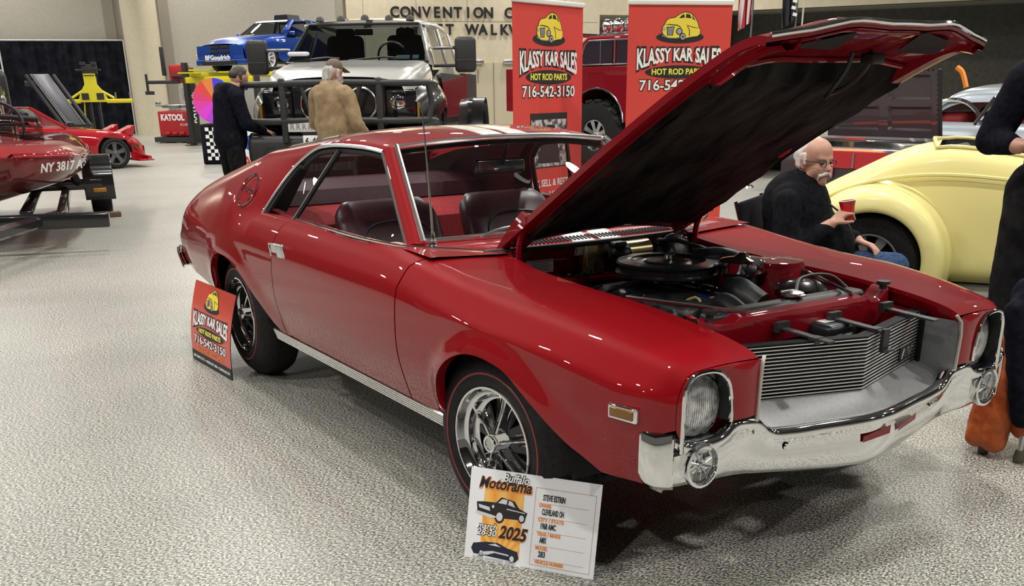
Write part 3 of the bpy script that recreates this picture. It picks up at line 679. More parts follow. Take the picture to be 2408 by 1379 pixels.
for s in (-1, 1):
    mb = MB(); wrap = cr([(1.994, s * .732, 0), (1.984, s * .757, 0), (1.968, s * .780, 0), (1.948, s * .793, 0), (1.930, s * .800, 0)], 12); rows = []
    for i, q in enumerate(wrap):
        f = i / 11; zt = .553 + .008 * f; zb = .392 + .02 * f ** 2 + .03 * max(0, f - .8) * 5 * .5
        rows.append([(q[0], q[1] - s * .012, zt - .004), (q[0], q[1], zt), (q[0] + .004, q[1] + s * .005, zt - .014), (q[0] + .004, q[1] + s * .006, (zt + zb) / 2), (q[0] + .002, q[1] + s * .003, zb + .015), (q[0] - .006, q[1] - s * .006, zb)])
    mb.grid(rows); mb.build('bumper_wrap', CHROME, BUMP, angle=50, solid=.003)
    # indicator set into the bumper
    M0 = TR((2.006, s * .645, .452), (0, math.pi / 2, 0)) @ Matrix.Diagonal((1.0, .92, 1, 1))
    mb = MB(); mb.lathe([(.060, -.015), (.066, .0), (.064, .010), (.056, .012), (.052, .004), (.050, -.012)], 32, M0); it = mb.build('indicator_ring', CHROME, BUMP)
    mb = MB(); mb.lathe([(.050, .002), (.035, .012), (0, .016)], 28, M0); mb.build('indicator_glass', LENS, it)
    mb = MB(); mb.lathe([(.050, -.004), (.030, -.012), (.010, -.014), (.008, .0), (0, .004)], 28, M0); 
    for i in range(10):
        a = i * math.pi / 5; mb.tube([M0 @ Vector((.014 * math.cos(a), .014 * math.sin(a), .002)), M0 @ Vector((.047 * math.cos(a), .047 * math.sin(a), -.001))], .0022, 4)
    mb.build('indicator_reflector', CHR2, it)
    mb = MB(); mb.lathe([(.012, 0), (.009, .004), (0, .005)], 16, TR((bx(.33) - .001, s * .33, .445), (0, math.pi / 2, 0))); mb.build('bumper_bolt', CHROME, BUMP)
mb = MB(); mb.box((1.86, 0, .42), (.04, 1.2, .10)); mb.build('bumper_bracket', DARK, BUMP)
for (y0, y1, z0, z1) in ((-.07, .05, .455, .428), (.10, .22, .452, .43)):   # flat red patches laid on the bumper face
    mb = MB(); mb.add([(bx(y0) + .004, y0, z0 - .015), (bx(y1) + .004, y1, z0), (bx(y1) + .003, y1, z1), (bx(y0) + .003, y0, z1 - .008)], [(0, 1, 2, 3)]); mb.build('bumper_red_patch', REDM, BUMP, smooth=False)

# ---- engine bay
def eng(name, mb, m, par=None, **k): return mb.build(name, m, par or CAR, **k)
mb = MB(); mb.box((1.0, 0, .26), (1.1, 1.0, .02))
mb.box((.62, 0, .50), (.02, 1.3, .6)); eng('underbody_tray', mb, DARK)
mb = MB(); mb.grid([[(.655, y, .81), (.668, y, .78), (.66, y, .70), (.66, y, .60), (.67, y, .30)] for y in np.linspace(-.62, .62, 9)]); mb.rbox((.70, -.05, .705), (.10, .9, .03), .012)
FW = eng('firewall', mb, RED)
mb = MB(); mb.rbox((.685, -.262, .775), (.004, .128, .062), .002); st = eng('instruction_sticker', mb, WHITE, FW)
mb = MB()
for i in range(6): mb.box((.6878, -.262 + .004 * (i % 2), .796 - i * .0085), (.001, .095 - .012 * ((i * 7) % 3), .0028))
mb.build('sticker_print', mat('grey_print', (.25, .26, .3), .6), st)
for s in (-1, 1):   # inner aprons with top flange and bolts
    mb = MB(); xs = np.linspace(.70, 1.86, 24)
    mb.grid([[(x, s * .452, ip(x, [.7, .95, 1.5, 1.86], [.82, .79, .765, .735]) - .03), (x, s * .415, ip(x, [.7, .95, 1.5, 1.86], [.82, .79, .765, .735]) - .034), (x, s * .41, .70), (x, s * .43, .55), (x, s * .46, .30)] for x in xs])
    ap = eng('inner_apron', mb, REDM, angle=30)
    for x in (.95, 1.15, 1.38, 1.62):
        mb = MB(); mb.lathe([(.012, 0), (.010, .007), (0, .008)], 8, TR((x, s * .432, ip(x, [.7, .95, 1.5, 1.86], [.82, .79, .765, .735]) - .032))); mb.build('apron_bolt', BLACK, ap)
    tz = 0 if s > 0 else -.13
    mb = MB(); mb.lathe([(.10, .45), (.10, .79 + tz), (.092, .812 + tz), (.03, .818 + tz), (0, .818 + tz)], 24, TR((1.30, s * .37, 0))); mb.build('spring_tower', REDM, ap)
# radiator support: red, with wavy ends
mb = MB(); ys = np.linspace(-.43, .43, 41); rows = []
for y in ys:
    a = abs(y); z = .752 + (.012 if a < .30 else -.010 * min(1, (a - .30) / .05) + .030 * min(1, max(0, (a - .36) / .05))); x = 1.79 - .05 * max(0, (a - .24) / .19)
    rows.append([(x - .075, y, z - .012), (x - .06, y, z + .004), (x - .03, y, z - .002), (x - .01, y, z + .003), (x, y, z - .008), (x + .003, y, z - .05), (x - .004, y, z - .085)])
mb.grid(rows)
RS = eng('radiator_support', mb, REDM, angle=35)
for s in (-1, 1):
    mb = MB(); mb.lathe([(.012, 0), (.012, .014), (.022, .016), (.022, .026), (.01, .028), (0, .024)], 16, TR((1.745, s * .392, .772))); mb.build('bonnet_bump_stop', BLACK, RS)
    mb = MB(); mb.tube([(1.745, s * .24, .772), (1.39, s * .415, .782)], .0065, 6, flat=.6); mb.build('brace_rod', CHR2, RS)
for y in (-.155, .08, .33):
    mb = MB(); mb.box((1.90, y, .722), (.20, .028, .006), (0, .04, 0)); mb.box((1.99 - abs(y) * .3, y, .714), (.03, .035, .02)); mb.box((1.81, y, .73), (.02, .05, .03)); mb.build('grille_support_arm', mat('dull_black', (.03, .03, .032), .4), GR)
mb = MB(); mb.box((2.0, .085, .69), (.012, .028, .07)); mb.box((2.012, .085, .662), (.02, .05, .006)); mb.build('latch_striker', BLACK, GR)
mb = MB(); mb.rbox((1.80, .055, .695), (.15, .13, .05), .016); mb.rbox((1.745, .055, .72), (.03, .16, .06), .008); mb.tube([(1.86, .0, .685), (1.88, .055, .68), (1.86, .11, .685)], .012, 6)
bxo = eng('latch_box', mb, mat('latch_black', (.014, .014, .016), .3)); mb = MB(); mb.box((1.795, .055, .7205), (.06, .07, .001)); mb.build('box_label', WHITE, bxo)
# radiator
mb = MB(); mb.rbox((1.66, .03, .56), (.07, .72, .36), .01); mb.rbox((1.655, .03, .742), (.075, .70, .045), .018)
for i in range(9): mb.ball((1.672, -.28 + i * .078, .752), (.016, .022, .010), 8, 6)
RAD = eng('radiator', mb, ENG)
mb = MB(); mb.lathe([(.030, 0), (.036, .004), (.036, .014), (.024, .018), (.010, .022), (0, .022)], 24, TR((1.645, .07, .768))); mb.rbox((1.645, .07, .777), (.095, .028, .008), .004); lab(mb.build('radiator_cap', CHR2, RAD), 'silver radiator cap')
mb = MB(); mb.tube(cr([(1.63, .10, .772), (1.55, .22, .80), (1.56, .36, .79), (1.63, .40, .73)], 16), .006, 6); mb.build('overflow_hose', BLACK, RAD)
mb = MB(); mb.tube(cr([(1.63, -.10, .70), (1.50, -.08, .74), (1.40, -.02, .70), (1.34, 0, .66)], 16), .034, 12); mb.build('radiator_hose', BLACK, RAD)
# engine
mb = MB(); mb.rbox((1.10, 0, .52), (.60, .34, .30), .05); mb.rbox((1.10, 0, .66), (.55, .24, .10), .04)
for s in (-1, 1):
    mb.M = TR((1.10, s * .20, .645), (s * -.5, 0, 0)); mb.rbox((0, 0, 0), (.52, .14, .08), .03); mb.M = None
    for i in range(4): mb.tube(cr([(.90 + i * .13, s * .30, .56), (.88 + i * .12, s * .27, .68), (.92 + i * .08, s * .14, .72)], 8), .006, 5)
mb.lathe([(.10, 0), (.10, .02), (.04, .03), (0, .03)], 20, TR((1.45, 0, .56), (0, math.pi / 2, 0)))
ENGO = eng('engine_block', mb, ENG)
mb = MB()
for i in range(5): a = i * 2 * math.pi / 5; mb.box((1.53, .13 * math.cos(a), .56 + .13 * math.sin(a)), (.01, .09, .09), (a, .3, 0))
mb.build('cooling_fan', ENG, ENGO)
mb = MB(); T = TR((1.03, .08, .745)); mb.lathe([(.185, .01), (.195, .016), (.195, .022), (.182, .026), (.182, .045), (.190, .049), (.193, .055), (.187, .061), (.14, .063), (.13, .056), (.09, .054), (.082, .061), (.03, .063), (0, .063)], 48, T)
AC = eng('air_cleaner', mb, mat('air_cleaner_black', (.014, .014, .016), .3, 0, .3), ENGO)
mb = MB(); mb.lathe([(.016, .066), (.012, .08), (0, .082)], 12, T); mb.tube([tuple(T @ Vector((-.03, 0, .084))), tuple(T @ Vector((.03, 0, .084)))], .004, 6); mb.build('wing_nut', CHR2, AC)
mb = MB(); mb.tube(cr([(1.0, .24, .79), (1.10, .30, .80), (1.24, .31, .77), (1.30, .30, .72)], 14), .04, 12); mb.build('intake_snorkel', ENG, AC)
mb = MB(); mb.lathe([(.075, 0), (.085, .01), (.085, .045), (.07, .055), (.03, .06), (.012, .075), (0, .076)], 28, TR((1.27, .22, .775))); mb.build('chrome_canister', CHROME, ENGO)
mb = MB(); mb.lathe([(.06, .0), (.06, .10)], 20, TR((1.27, .22, .68))); mb.tube(cr([(1.28, .18, .70), (1.38, .10, .74), (1.46, .12, .70)], 12), .05, 12); mb.build('accessory_body', ENG, ENGO)
mb = MB(); mb.lathe([(.0, .08), (.028, .078), (.03, .07), (.03, -.08), (0, -.08)], 16, TR((1.28, .02, .64))); lab(mb.build('ignition_coil', mat('blue_can', (.01, .03, .16), .3, 0, .5), ENGO), 'blue cylinder on the engine')
for pts in ([(1.25, -.06, .69), (1.30, -.02, .72), (1.36, -.04, .66), (1.37, -.05, .58)], [(1.24, .0, .69), (1.33, .06, .71), (1.39, .05, .62)]):
    mb = MB(); mb.tube(cr(pts, 12), .005, 5); mb.build('ignition_lead', mat('yellow_wire', (.5, .42, .12), .5), ENGO)
mb = MB(); mb.lathe([(.09, 0), (.10, .006), (.06, .03), (.03, .034), (0, .034)], 28, TR((1.45, .33, .735))); mb.tube([(1.45, .33, .765), (1.45, .335, .80)], .006, 6); eng('horn_disc', mb, BGLOSS)
GOLD = mat('cadmium_metal', (.50, .42, .22), .25, .8)
mb = MB(); mb.rbox((.71, -.03, .785), (.05, .10, .13), .012); mb.lathe([(.045, 0), (.045, .15), (.03, .16), (0, .16)], 20, TR((.75, .06, .80), (-math.pi / 2, 0, 0))); wm = eng('wiper_motor', mb, GOLD, FW)
mb = MB(); mb.ball((.77, .06, .80), (.05, .05, .04), 12, 8); mb.rbox((.77, .05, .835), (.05, .06, .025), .008); mb.build('motor_gearbox', ENG, wm)
mb = MB(); mb.lathe([(.10, 0), (.11, .02), (.11, .05), (.08, .08), (.04, .10), (0, .10)], 24, TR((.70, .36, .74), (0, math.pi / 2, 0))); mb.rbox((.86, .36, .74), (.12, .06, .06), .02); eng('brake_booster', mb, ENG, FW)
for pts, r in (([(.70, -.15, .73), (.74, -.12, .725), (.72, -.02, .78), (.74, .02, .81)], .006), ([(.69, .30, .80), (.80, .25, .84), (.92, .34, .82), (.95, .40, .79)], .006), ([(.70, .20, .82), (.80, .33, .83), (.98, .36, .79)], .007), ([(.85, -.33, .60), (.95, -.28, .66), (1.05, -.26, .69), (1.15, -.22, .68)], .007), ([(.73, -.05, .74), (.72, -.09, .70), (.76, -.06, .66), (.85, .0, .66)], .008)):
    mb = MB(); mb.tube(cr(pts, 16), r, 6); eng('engine_hose', mb, BLACK, ENGO)

# ---- wheels
def wheel(name, x, s, steer=0, front=True):
    R = TR((x, s * .828, .325), (0, 0, steer)) @ TR((0, 0, 0), (s * -math.pi / 2, 0, 0))   # local z points outwards
    mb = MB()
    mb.lathe([(.185, .0), (.195, .004), (.215, .008), (.232, .010), (.240, .010), (.262, .005), (.285, -.008), (.305, -.028), (.318, -.046), (.3245, -.07), (.3265, -.10), (.3265, -.135), (.3245, -.165), (.31, -.19), (.27, -.205), (.20, -.20)], 64, R)
    t = mb.build(name, RUB, CAR, angle=50)
    mb = MB()
    for rr in (-.075, -.095, -.118, -.140): mb.lathe([(.3275, rr + .002), (.3280, rr), (.3275, rr - .002)], 64, R)
    mb.build('tread_grooves', DARK, t)
    mb = MB(); mb.lathe([(.231, .0105), (.233, .0118), (.2375, .0118), (.239, .0105)], 64, R); lab(mb.build('red_line', mat('red_line_rubber', (.22, .02, .025), .5), t), 'thin red line around the tyre')
    mb = MB(); mb.lathe([(.188, .0), (.192, .004), (.190, .009), (.183, .010), (.178, .002), (.174, -.012), (.168, -.020), (.160, -.024), (.157, -.040), (.150, -.052), (.140, -.056), (.137, -.075), (.134, -.10)], 64, R)
    rm = mb.build('wheel_rim', CHROME, t, angle=40)
    mb = MB(); mb.lathe([(.14, -.085), (.09, -.078), (0, -.07)], 40, R); mb.build('wheel_backing', BLACK, t)
    sp = MB(); rib = MB(); nuts = MB()
    for i in range(5):
        a = i * 2 * math.pi / 5 + .25; Rz = R @ Matrix.Rotation(a, 4, 'Z')
        sp.M = Rz
        sp.grid([[(.03, w * .8, -.02) if False else (r, w * (.030 + .010 * k), z - .010 * (1 - abs(w) * .2) + (.012 if abs(w) < .5 else -.006)) for w in (-1, -.5, .5, 1)] for k, (r, z) in enumerate(((.03, -.022), (.06, -.030), (.09, -.042), (.115, -.052), (.142, -.058)))])
        rib.M = Rz
        rib.tube([(.035, 0, -.012), (.06, 0, -.022), (.10, 0, -.038), (.145, 0, -.050)], [.009, .0075, .0075, .010], 8, flat=.8)
        rib.tube(cr([(.075, .018, -.045), (.10, .020, -.052), (.135, .034, -.058), (.137, -.034, -.058), (.10, -.020, -.052), (.075, -.018, -.045)], 14), .0022, 5)
        nuts.M = R @ Matrix.Rotation(a + math.pi / 5, 4, 'Z'); nuts.lathe([(.0095, -.075), (.0095, -.05), (.006, -.046), (0, -.046)], 6, TR((.066, 0, 0)))
    sp.build('wheel_spokes', BGLOSS, t, angle=40); rib.build('spoke_edges', CHROME, t); nuts.build('wheel_nuts', CHROME, t)
    mb = MB(); mb.lathe([(.045, -.05), (.038, -.03), (.032, .0), (.031, .012), (.028, .016), (.020, .016), (.019, .013), (0, .013)], 28, R); hc = mb.build('hub_cap', CHROME, t)
    mb = MB(); mb.lathe([(.0185, .0135), (.012, .0145), (0, .015)], 20, R); mb.build('cap_disc', CHR2, hc)
    return t
for s in (-1, 1):
    wheel('front_wheel', 1.232, s, .12); wheel('rear_wheel', -1.232, s)

# ---- cabin
mb = MB(); mb.grid([[(x, y, z) for x, z in ((.60, .45), (.3, .30), (-.6, .30), (-.75, .55), (-1.0, .66))] for y in (-.72, .72)]); FLOORP = mb.build('cabin_floor', DARK, CAR)
mb = MB(); mb.grid([[(x, y, z) for x, z in ((-.74, .60), (-.78, .80), (-.90, .845), (-1.4, .86), (-1.55, .87))] for y in np.linspace(-.74, .74, 5)])
for s in (-1, 1): mb.grid([[(x, s * .745, z) for z in (.5, .84)] for x in (-.5, -1.4)]); mb.grid([[(x, s * .745 - s * .02 * k, .84 + .03 * k) for k in (0, 1)] for x in (-.5, -1.4)])
mb.build('cargo_deck', CARPET, CAR)
MAR2 = noisy(mat('dark_maroon_vinyl', (.03, .004, .009), .38), (.03, .006, .012), (.05, .010, .018), 30, 3)
mb = MB(); mb.grid([[(-1.15, y, .86), (-1.17, y, .93), (-1.30, y, .965), (-1.42, y, .97)] for y in np.linspace(-.66, .66, 7)]); mb.build('rear_bulkhead', MAR2, CAR)
for s in (-1, 1):
    mb = MB(); mb.grid([[(-.62, s * .575, 1.17), (-.80, s * .60, 1.02), (-.90, s * .66, .86)], [(-1.0, s * .52, 1.14), (-1.2, s * .56, 1.0), (-1.35, s * .62, .87)], [(-1.45, s * .46, 1.06), (-1.6, s * .5, .98), (-1.7, s * .55, .90)]]); mb.build('pillar_lining', MAR2, CAR)
def seat(s):
    y0 = s * .33
    mb = MB(); prof = []
    for k, (x, z, hw, d) in enumerate(((-.30, .42, .24, .07), (-.36, .60, .255, .075), (-.44, .78, .26, .07), (-.50, .88, .245, .055), (-.53, .925, .20, .03))):
        ring = []
        for t in np.linspace(0, 2 * math.pi, 33)[:-1]:
            c, sn = math.cos(t), math.sin(t); e = .45
            yy = hw * math.copysign(abs(c) ** e, c); dd = d * math.copysign(abs(sn) ** .7, sn)
            ring.append((x + dd, y0 + yy, z + dd * .3))
        prof.append(ring)
    P = [cr([prof[k][j] for k in range(5)], 16) for j in range(32)]
    G = [[P[j][i] for j in range(32)] for i in range(16)]
    mb.grid(G, cv=True); mb.add([G[-1][j] for j in range(32)], [list(range(32))]); o = mb.build('seat_back', VINYL, CAR, angle=60)
    mb = MB()
    for k, (hw, z0, z1) in enumerate(((.17, .50, .83), (.14, .50, .76))):
        xx = lambda z: -.30 - (z - .42) * .40 + .078 + .004
        mb.tube(cr([(xx(z0), y0 - hw, z0), (xx(z1 - .05), y0 - hw, z1 - .05), (xx(z1), y0 - hw + .05, z1), (xx(z1), y0 + hw - .05, z1), (xx(z1 - .05), y0 + hw, z1 - .05), (xx(z0), y0 + hw, z0)], 40), .005, 5)
    mb.build('seat_piping', mat('piping_black', (.008, .004, .006), .4), o)
    mb = MB(); mb.rbox((-.04, y0, .40), (.50, .50, .15), .05); mb.build('seat_cushion', VINYL, CAR, angle=60)
seat(-1); seat(1)
mb = MB(); mb.grid([[(.50, y, .86), (.36, y, .865), (.27, y, .84), (.25, y, .78), (.28, y, .64)] for y in np.linspace(-.68, .68, 9)]); mb.build('dashboard', MAR2, CAR)
mb = MB(); Mw = TR((.12, .34, .80), (0, -1.15, 0)); mb.tube([Mw @ Vector((.19 * math.cos(t), .19 * math.sin(t), 0)) for t in np.linspace(0, 2 * math.pi, 41)[:-1]], .012, 8, closed=True)
for a in (0, 2.1, 4.2): mb.tube([Mw @ Vector((0, 0, -.03)), Mw @ Vector((.19 * math.cos(a), .19 * math.sin(a), 0))], .010, 6)
mb.tube([Mw @ Vector((0, 0, -.02)), Mw @ Vector((0, 0, -.25))], .03, 8); mb.build('steering_wheel', BLACK, CAR)
mb = MB(); mb.rbox((.0, .0, 1.09), (.03, .25, .065), .012); mb.tube([(.02, .0, 1.10), (.07, .0, 1.19)], .008, 6); mb.build('rear_view_mirror', BGLOSS, CAR)
# underbody so that no light leaks through
mb = MB(); mb.box((-.2, 0, .28), (3.6, 1.3, .02)); mb.box((-2.2, 0, .42), (.45, 1.2, .02)); mb.build('floor_pan', DARK, CAR)

# ------------------------------------------------------------------ walls
WO = Vector((-36.2, 6.9, 0)); WA = Vector((.274, .962, 0)); WN = Vector((.962, -.274, 0))
WM = Matrix(((WA.x, 0, WN.x, WO.x), (WA.y, 0, WN.y, WO.y), (0, 1, 0, 0), (0, 0, 0, 1)))   # x along the wall, y up, z out into the hall
PLASTER = noisy(mat('rough_plaster', (.40, .37, .31), .85), (.36, .335, .28), (.45, .42, .355), 35, 5, bump=.25, bdist=.02)
CREAM = noisy(mat('cream_panel', (.58, .51, .37), .7), (.56, .49, .355), (.61, .54, .40), 4, 3)
COLM = noisy(mat('column_paint', (.55, .49, .36), .7), (.52, .46, .34), (.58, .52, .385), 18, 4, bump=.15, bdist=.01)
JOINT = mat('panel_joint', (.30, .26, .18), .9)
RECESS = noisy(mat('grey_recess', (.10, .095, .08), .85), (.09, .086, .073), (.115, .11, .094), 6, 3)
def wallbox(name, u0, u1, z0, z1, m, d0=-.3, d1=0):
    b = MB(); b.M = WM; b.box(((u0 + u1) / 2, (z0 + z1) / 2, (d0 + d1) / 2), (u1 - u0, z1 - z0, d1 - d0)); return b.build(name, m, smooth=False)
wl = struct(wallbox('wall_left', -40, 7.78, 0, 10, PLASTER))
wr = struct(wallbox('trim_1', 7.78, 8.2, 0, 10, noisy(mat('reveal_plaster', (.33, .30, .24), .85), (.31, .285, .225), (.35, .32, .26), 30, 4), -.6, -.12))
b = MB(); b.M = WM
for u0, u1, z0, z1 in ((8.2, 18.5, 0, 10), (18.5, 22.9, 4.17, 10), (21.4, 22.9, 0, 4.2)): b.box(((u0 + u1) / 2, (z0 + z1) / 2, -.2), (u1 - u0, z1 - z0, .44))
wb = struct(b.build('wall_back', CREAM, smooth=False))
b = MB(); b.M = WM
for u in (8.84, 10.9, 12.93, 14.95, 17.0): b.box((u, 7, .021), (.025, 9.2, .004))
for z in (3.89, 5.2): b.box((13.3, z, .021), (10.2, .025, .004))
b.build('panel_joint', JOINT, wb, smooth=False)
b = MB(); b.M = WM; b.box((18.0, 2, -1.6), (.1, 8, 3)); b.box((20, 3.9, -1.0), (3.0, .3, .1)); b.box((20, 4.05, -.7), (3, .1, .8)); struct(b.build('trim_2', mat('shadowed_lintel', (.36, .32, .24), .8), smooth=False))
b = MB(); b.M = WM
for i in range(34): b.box((19.8, .06 + i * .115, -1.0), (2.8, .105, .03 + .01 * (i % 2)))
struct(b.build('door_1', mat('roller_shutter', (.105, .11, .11), .5, .3), smooth=False))
# round column, its reveals drawn as strips coloured dark for their shade
b = MB(); b.lathe([(.60, 0), (.60, 10)], 48, TR(WO + WA * .78 + WN * .62)); struct(b.build('pillar', COLM))
b = MB(); b.M = WM
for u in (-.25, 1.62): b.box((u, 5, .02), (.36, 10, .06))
struct(b.build('trim_3', mat('reveal_shadow_stripe', (.27, .245, .20), .9), smooth=False))
# double doors under the lettering
b = MB(); b.M = WM; b.box((13.95, 1.2, .03), (2.6, 2.4, .04)); d2 = struct(b.build('door_2', mat('beige_door', (.50, .44, .32), .5), smooth=False))
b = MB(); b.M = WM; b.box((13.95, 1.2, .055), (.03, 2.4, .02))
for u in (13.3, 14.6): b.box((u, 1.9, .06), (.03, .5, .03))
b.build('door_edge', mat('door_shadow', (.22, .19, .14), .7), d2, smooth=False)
b = MB(); b.M = WM
for u in (13.12, 14.75): b.rbox((u, 2.42, .12), (.8, .16, .14), .02)
b.build('door_closer', CHR2, d2)
# lettering on the wall
LET = thing('wall_lettering', 'black raised capital letters in two rows on the cream wall above the double doors', 'sign', tuple(WO + WA * 12 + Vector((0, 0, 3.2))))
LM = WM.copy(); LM.translation = WM.translation - LET.location
BLK = mat('black_letter', (.01, .01, .011), .4)
def letters(txt, u0, u1, z, h):
    """lay each letter on the wall between u0 and u1"""
    full = text_mesh(txt, 1.0)[0]; xs = [q[0] for q in full]; w0 = max(xs) - min(xs); step = (u1 - u0)
    n = len(txt)
    for i, ch in enumerate(txt):
        if ch == ' ': continue
        u = u0 + (u1 - u0) * i / (n - 1)
        mb = MB(); put_text(mb, ch, h / .70, LM @ TR((u, z, .04)), extrude=.03, bold=.012, width=None); mb.build('letter', BLK, LET, smooth=False)
letters('CONVENTION CENTER', 10.05, 16.7, 4.19, .37); letters('HYATT WALKWAY', 10.4, 15.8, 3.585, .37)

# bulkhead and dark recess on the right
P0 = Vector((-29.925, 28.93, 0)); BA = Vector((.857, .515, 0)); BN = Vector((.515, -.857, 0))
BM = Matrix(((BA.x, 0, BN.x, P0.x), (BA.y, 0, BN.y, P0.y), (0, 1, 0, 0), (0, 0, 0, 1)))
b = MB(); b.M = BM; b.box((20, 7.2, -.2), (42, 5.8, .4)); struct(b.build('wall_right', CREAM, smooth=False))
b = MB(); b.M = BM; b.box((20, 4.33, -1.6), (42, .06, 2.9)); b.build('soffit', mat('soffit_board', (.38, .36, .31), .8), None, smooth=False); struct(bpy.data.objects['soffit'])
b = MB(); b.M = BM; b.box((21, 2.2, -3.0), (44, 4.4, .2)); b.box((.25, 2.2, -1.7), (1.2, 4.4, 2.6)); ob = struct(b.build('wall_recess', RECESS, smooth=False))
b = MB(); b.M = BM; b.box((4.6, 1.9, -2.86), (3.2, 3.9, .06)); ob = struct(b.build('door_3', mat('black_doorway', (.03, .03, .028), .6), smooth=False))

# ------------------------------------------------------------------ printed matter
PRED = mat('banner_red', (.62, .055, .045), .55)
PBLK = mat('print_black', (.012, .012, .014), .55); PWHT = mat('print_white', (.85, .85, .85), .55); PYEL = mat('print_yellow', (.80, .66, .06), .55)
PGRY = mat('print_grey', (.35, .35, .37), .5); PORG = mat('print_orange', (.80, .28, .05), .55); PYT = mat('print_bright_yellow', (.85, .82, .10), .55)
def ell(cx, cy, rx, ry, n=36, a0=0, a1=2 * math.pi): return [(cx + rx * math.cos(a0 + (a1 - a0) * i / n), cy + ry * math.sin(a0 + (a1 - a0) * i / n)) for i in range(n)]
def flat(mb, outline, M, z, t=.0004):
    mb.prism(outline, t, M @ TR((0, 0, z)))
HOTROD = [(-.43, -.12), (-.46, .0), (-.45, .12), (-.40, .20), (-.36, .33), (-.30, .40), (-.14, .44), (-.02, .56), (.10, .62), (.24, .58), (.36, .44), (.43, .26), (.46, .10), (.50, .04), (.50, -.10), (.44, -.18), (.30, -.20), (.22, -.22), (.16, -.24), (.10, -.30), (.02, -.30), (-.05, -.22), (-.10, -.24), (-.30, -.22)]
def cartoon_car(par, M, w):
    k = w; P = lambda o: [(x * k * 1.3, y * k * .84) for x, y in o]
    mb = MB(); flat(mb, P([(x * 1.035, y * 1.035 + .005) for x, y in HOTROD]), M, .0010); blk = mb.build('car_outline', PBLK, par, smooth=False)
    mb = MB(); flat(mb, P(HOTROD), M, .0016); mb.build('car_picture', PYEL, par, smooth=False)
    mb = MB()
    for o in ([(-.05, .42), (.02, .53), (.08, .56), (.09, .44)], [(.12, .44), (.13, .57), (.22, .55), (.27, .42)], [(.30, .40), (.27, .52), (.34, .42), (.37, .34)], ell(-.03, -.02, .085, .12, 20), ell(.06, -.20, .085, .13, 20), [(-.36, .13), (-.33, -.16), (-.19, -.16), (-.15, .15)], [(-.40, .19), (-.30, .23), (-.08, .20), (.02, .12), (.01, .10), (-.09, .17), (-.30, .20)], [(.15, .20), (.34, .12), (.44, .10), (.44, .085), (.33, .10), (.15, .18)], [(.18, .16), (.24, .02), (.24, -.18), (.22, -.18), (.22, .02), (.165, .14)]): flat(mb, P(o), M, .0022)
    mb.build('car_picture_lines', PBLK, par, smooth=False)
    mb = MB()
    for o in ([(-.34, .10), (-.31, -.14), (-.21, -.14), (-.17, .12)], ell(-.03, -.02, .06, .09, 20), ell(.065, -.20, .06, .10, 20), ell(-.42, .06, .035, .06, 16), [(-.47, -.14), (-.30, -.22), (-.06, -.24), (-.06, -.26), (-.30, -.25), (-.47, -.17)]): flat(mb, P(o), M, .0028)
    mb.build('car_picture_metal', PGRY, par, smooth=False)
    mb = MB()
    for i in range(6): flat(mb, P([(-.325 + i * .024, .09), (-.30 + i * .02, -.13), (-.295 + i * .02, -.13), (-.318 + i * .024, .09)]), M, .0033)
    flat(mb, P(ell(.065, -.20, .022, .04, 14)), M, .0033); mb.build('car_picture_bars', PBLK, par, smooth=False)
def klassy(par, M, W, top, sc=1.0):
    """shop logo: M has x right, y up from the panel's top centre"""
    oy = top
    mb = MB(); flat(mb, ell(0, oy - .245 * sc, .235 * sc, .052 * sc), M, .0004); mb.build('logo_shadow', PBLK, par, smooth=False)
    cartoon_car(par, M @ TR((0, oy - .19 * sc, 0)), .30 * sc)
    half = W * .5
    def warp(x, y):
        u = x / half; s = 1 + .75 * u * u
        return x, y * s - .045 * sc * u * u + (.012 * sc if y > 0 else 0)
    for nm, m_, z, dx, dy, bold in (('name_shadow', PBLK, .0006, -.006 * sc, -.008 * sc, .0165 * sc), ('name_letters', PWHT, .0014, 0, 0, .004 * sc)):
        text_part(nm, 'KLASSY KAR SALES', .135 * sc, M @ TR((dx, oy - .405 * sc, z)), m_, par, width=W, warp=warp, bold=bold)
    mb = MB(); flat(mb, ell(0, oy - .545 * sc, W * .40, .058 * sc), M, .0005); mb.build('oval', PBLK, par, smooth=False)
    text_part('oval_text', 'HOT ROD PARTS', .072 * sc, M @ TR((0, oy - .545 * sc, .0012)), PYT, par, width=W * .64, bold=.002 * sc)
    for nm, m_, z, d, bold in (('phone_shadow', PBLK, .0006, -.005 * sc, .010 * sc), ('phone_number', PWHT, .0014, 0, .002 * sc)):
        text_part(nm, '716-542-3150', .125 * sc, M @ TR((d, oy - .665 * sc, z + d * 0)), m_, par, width=W * .92, bold=bold)
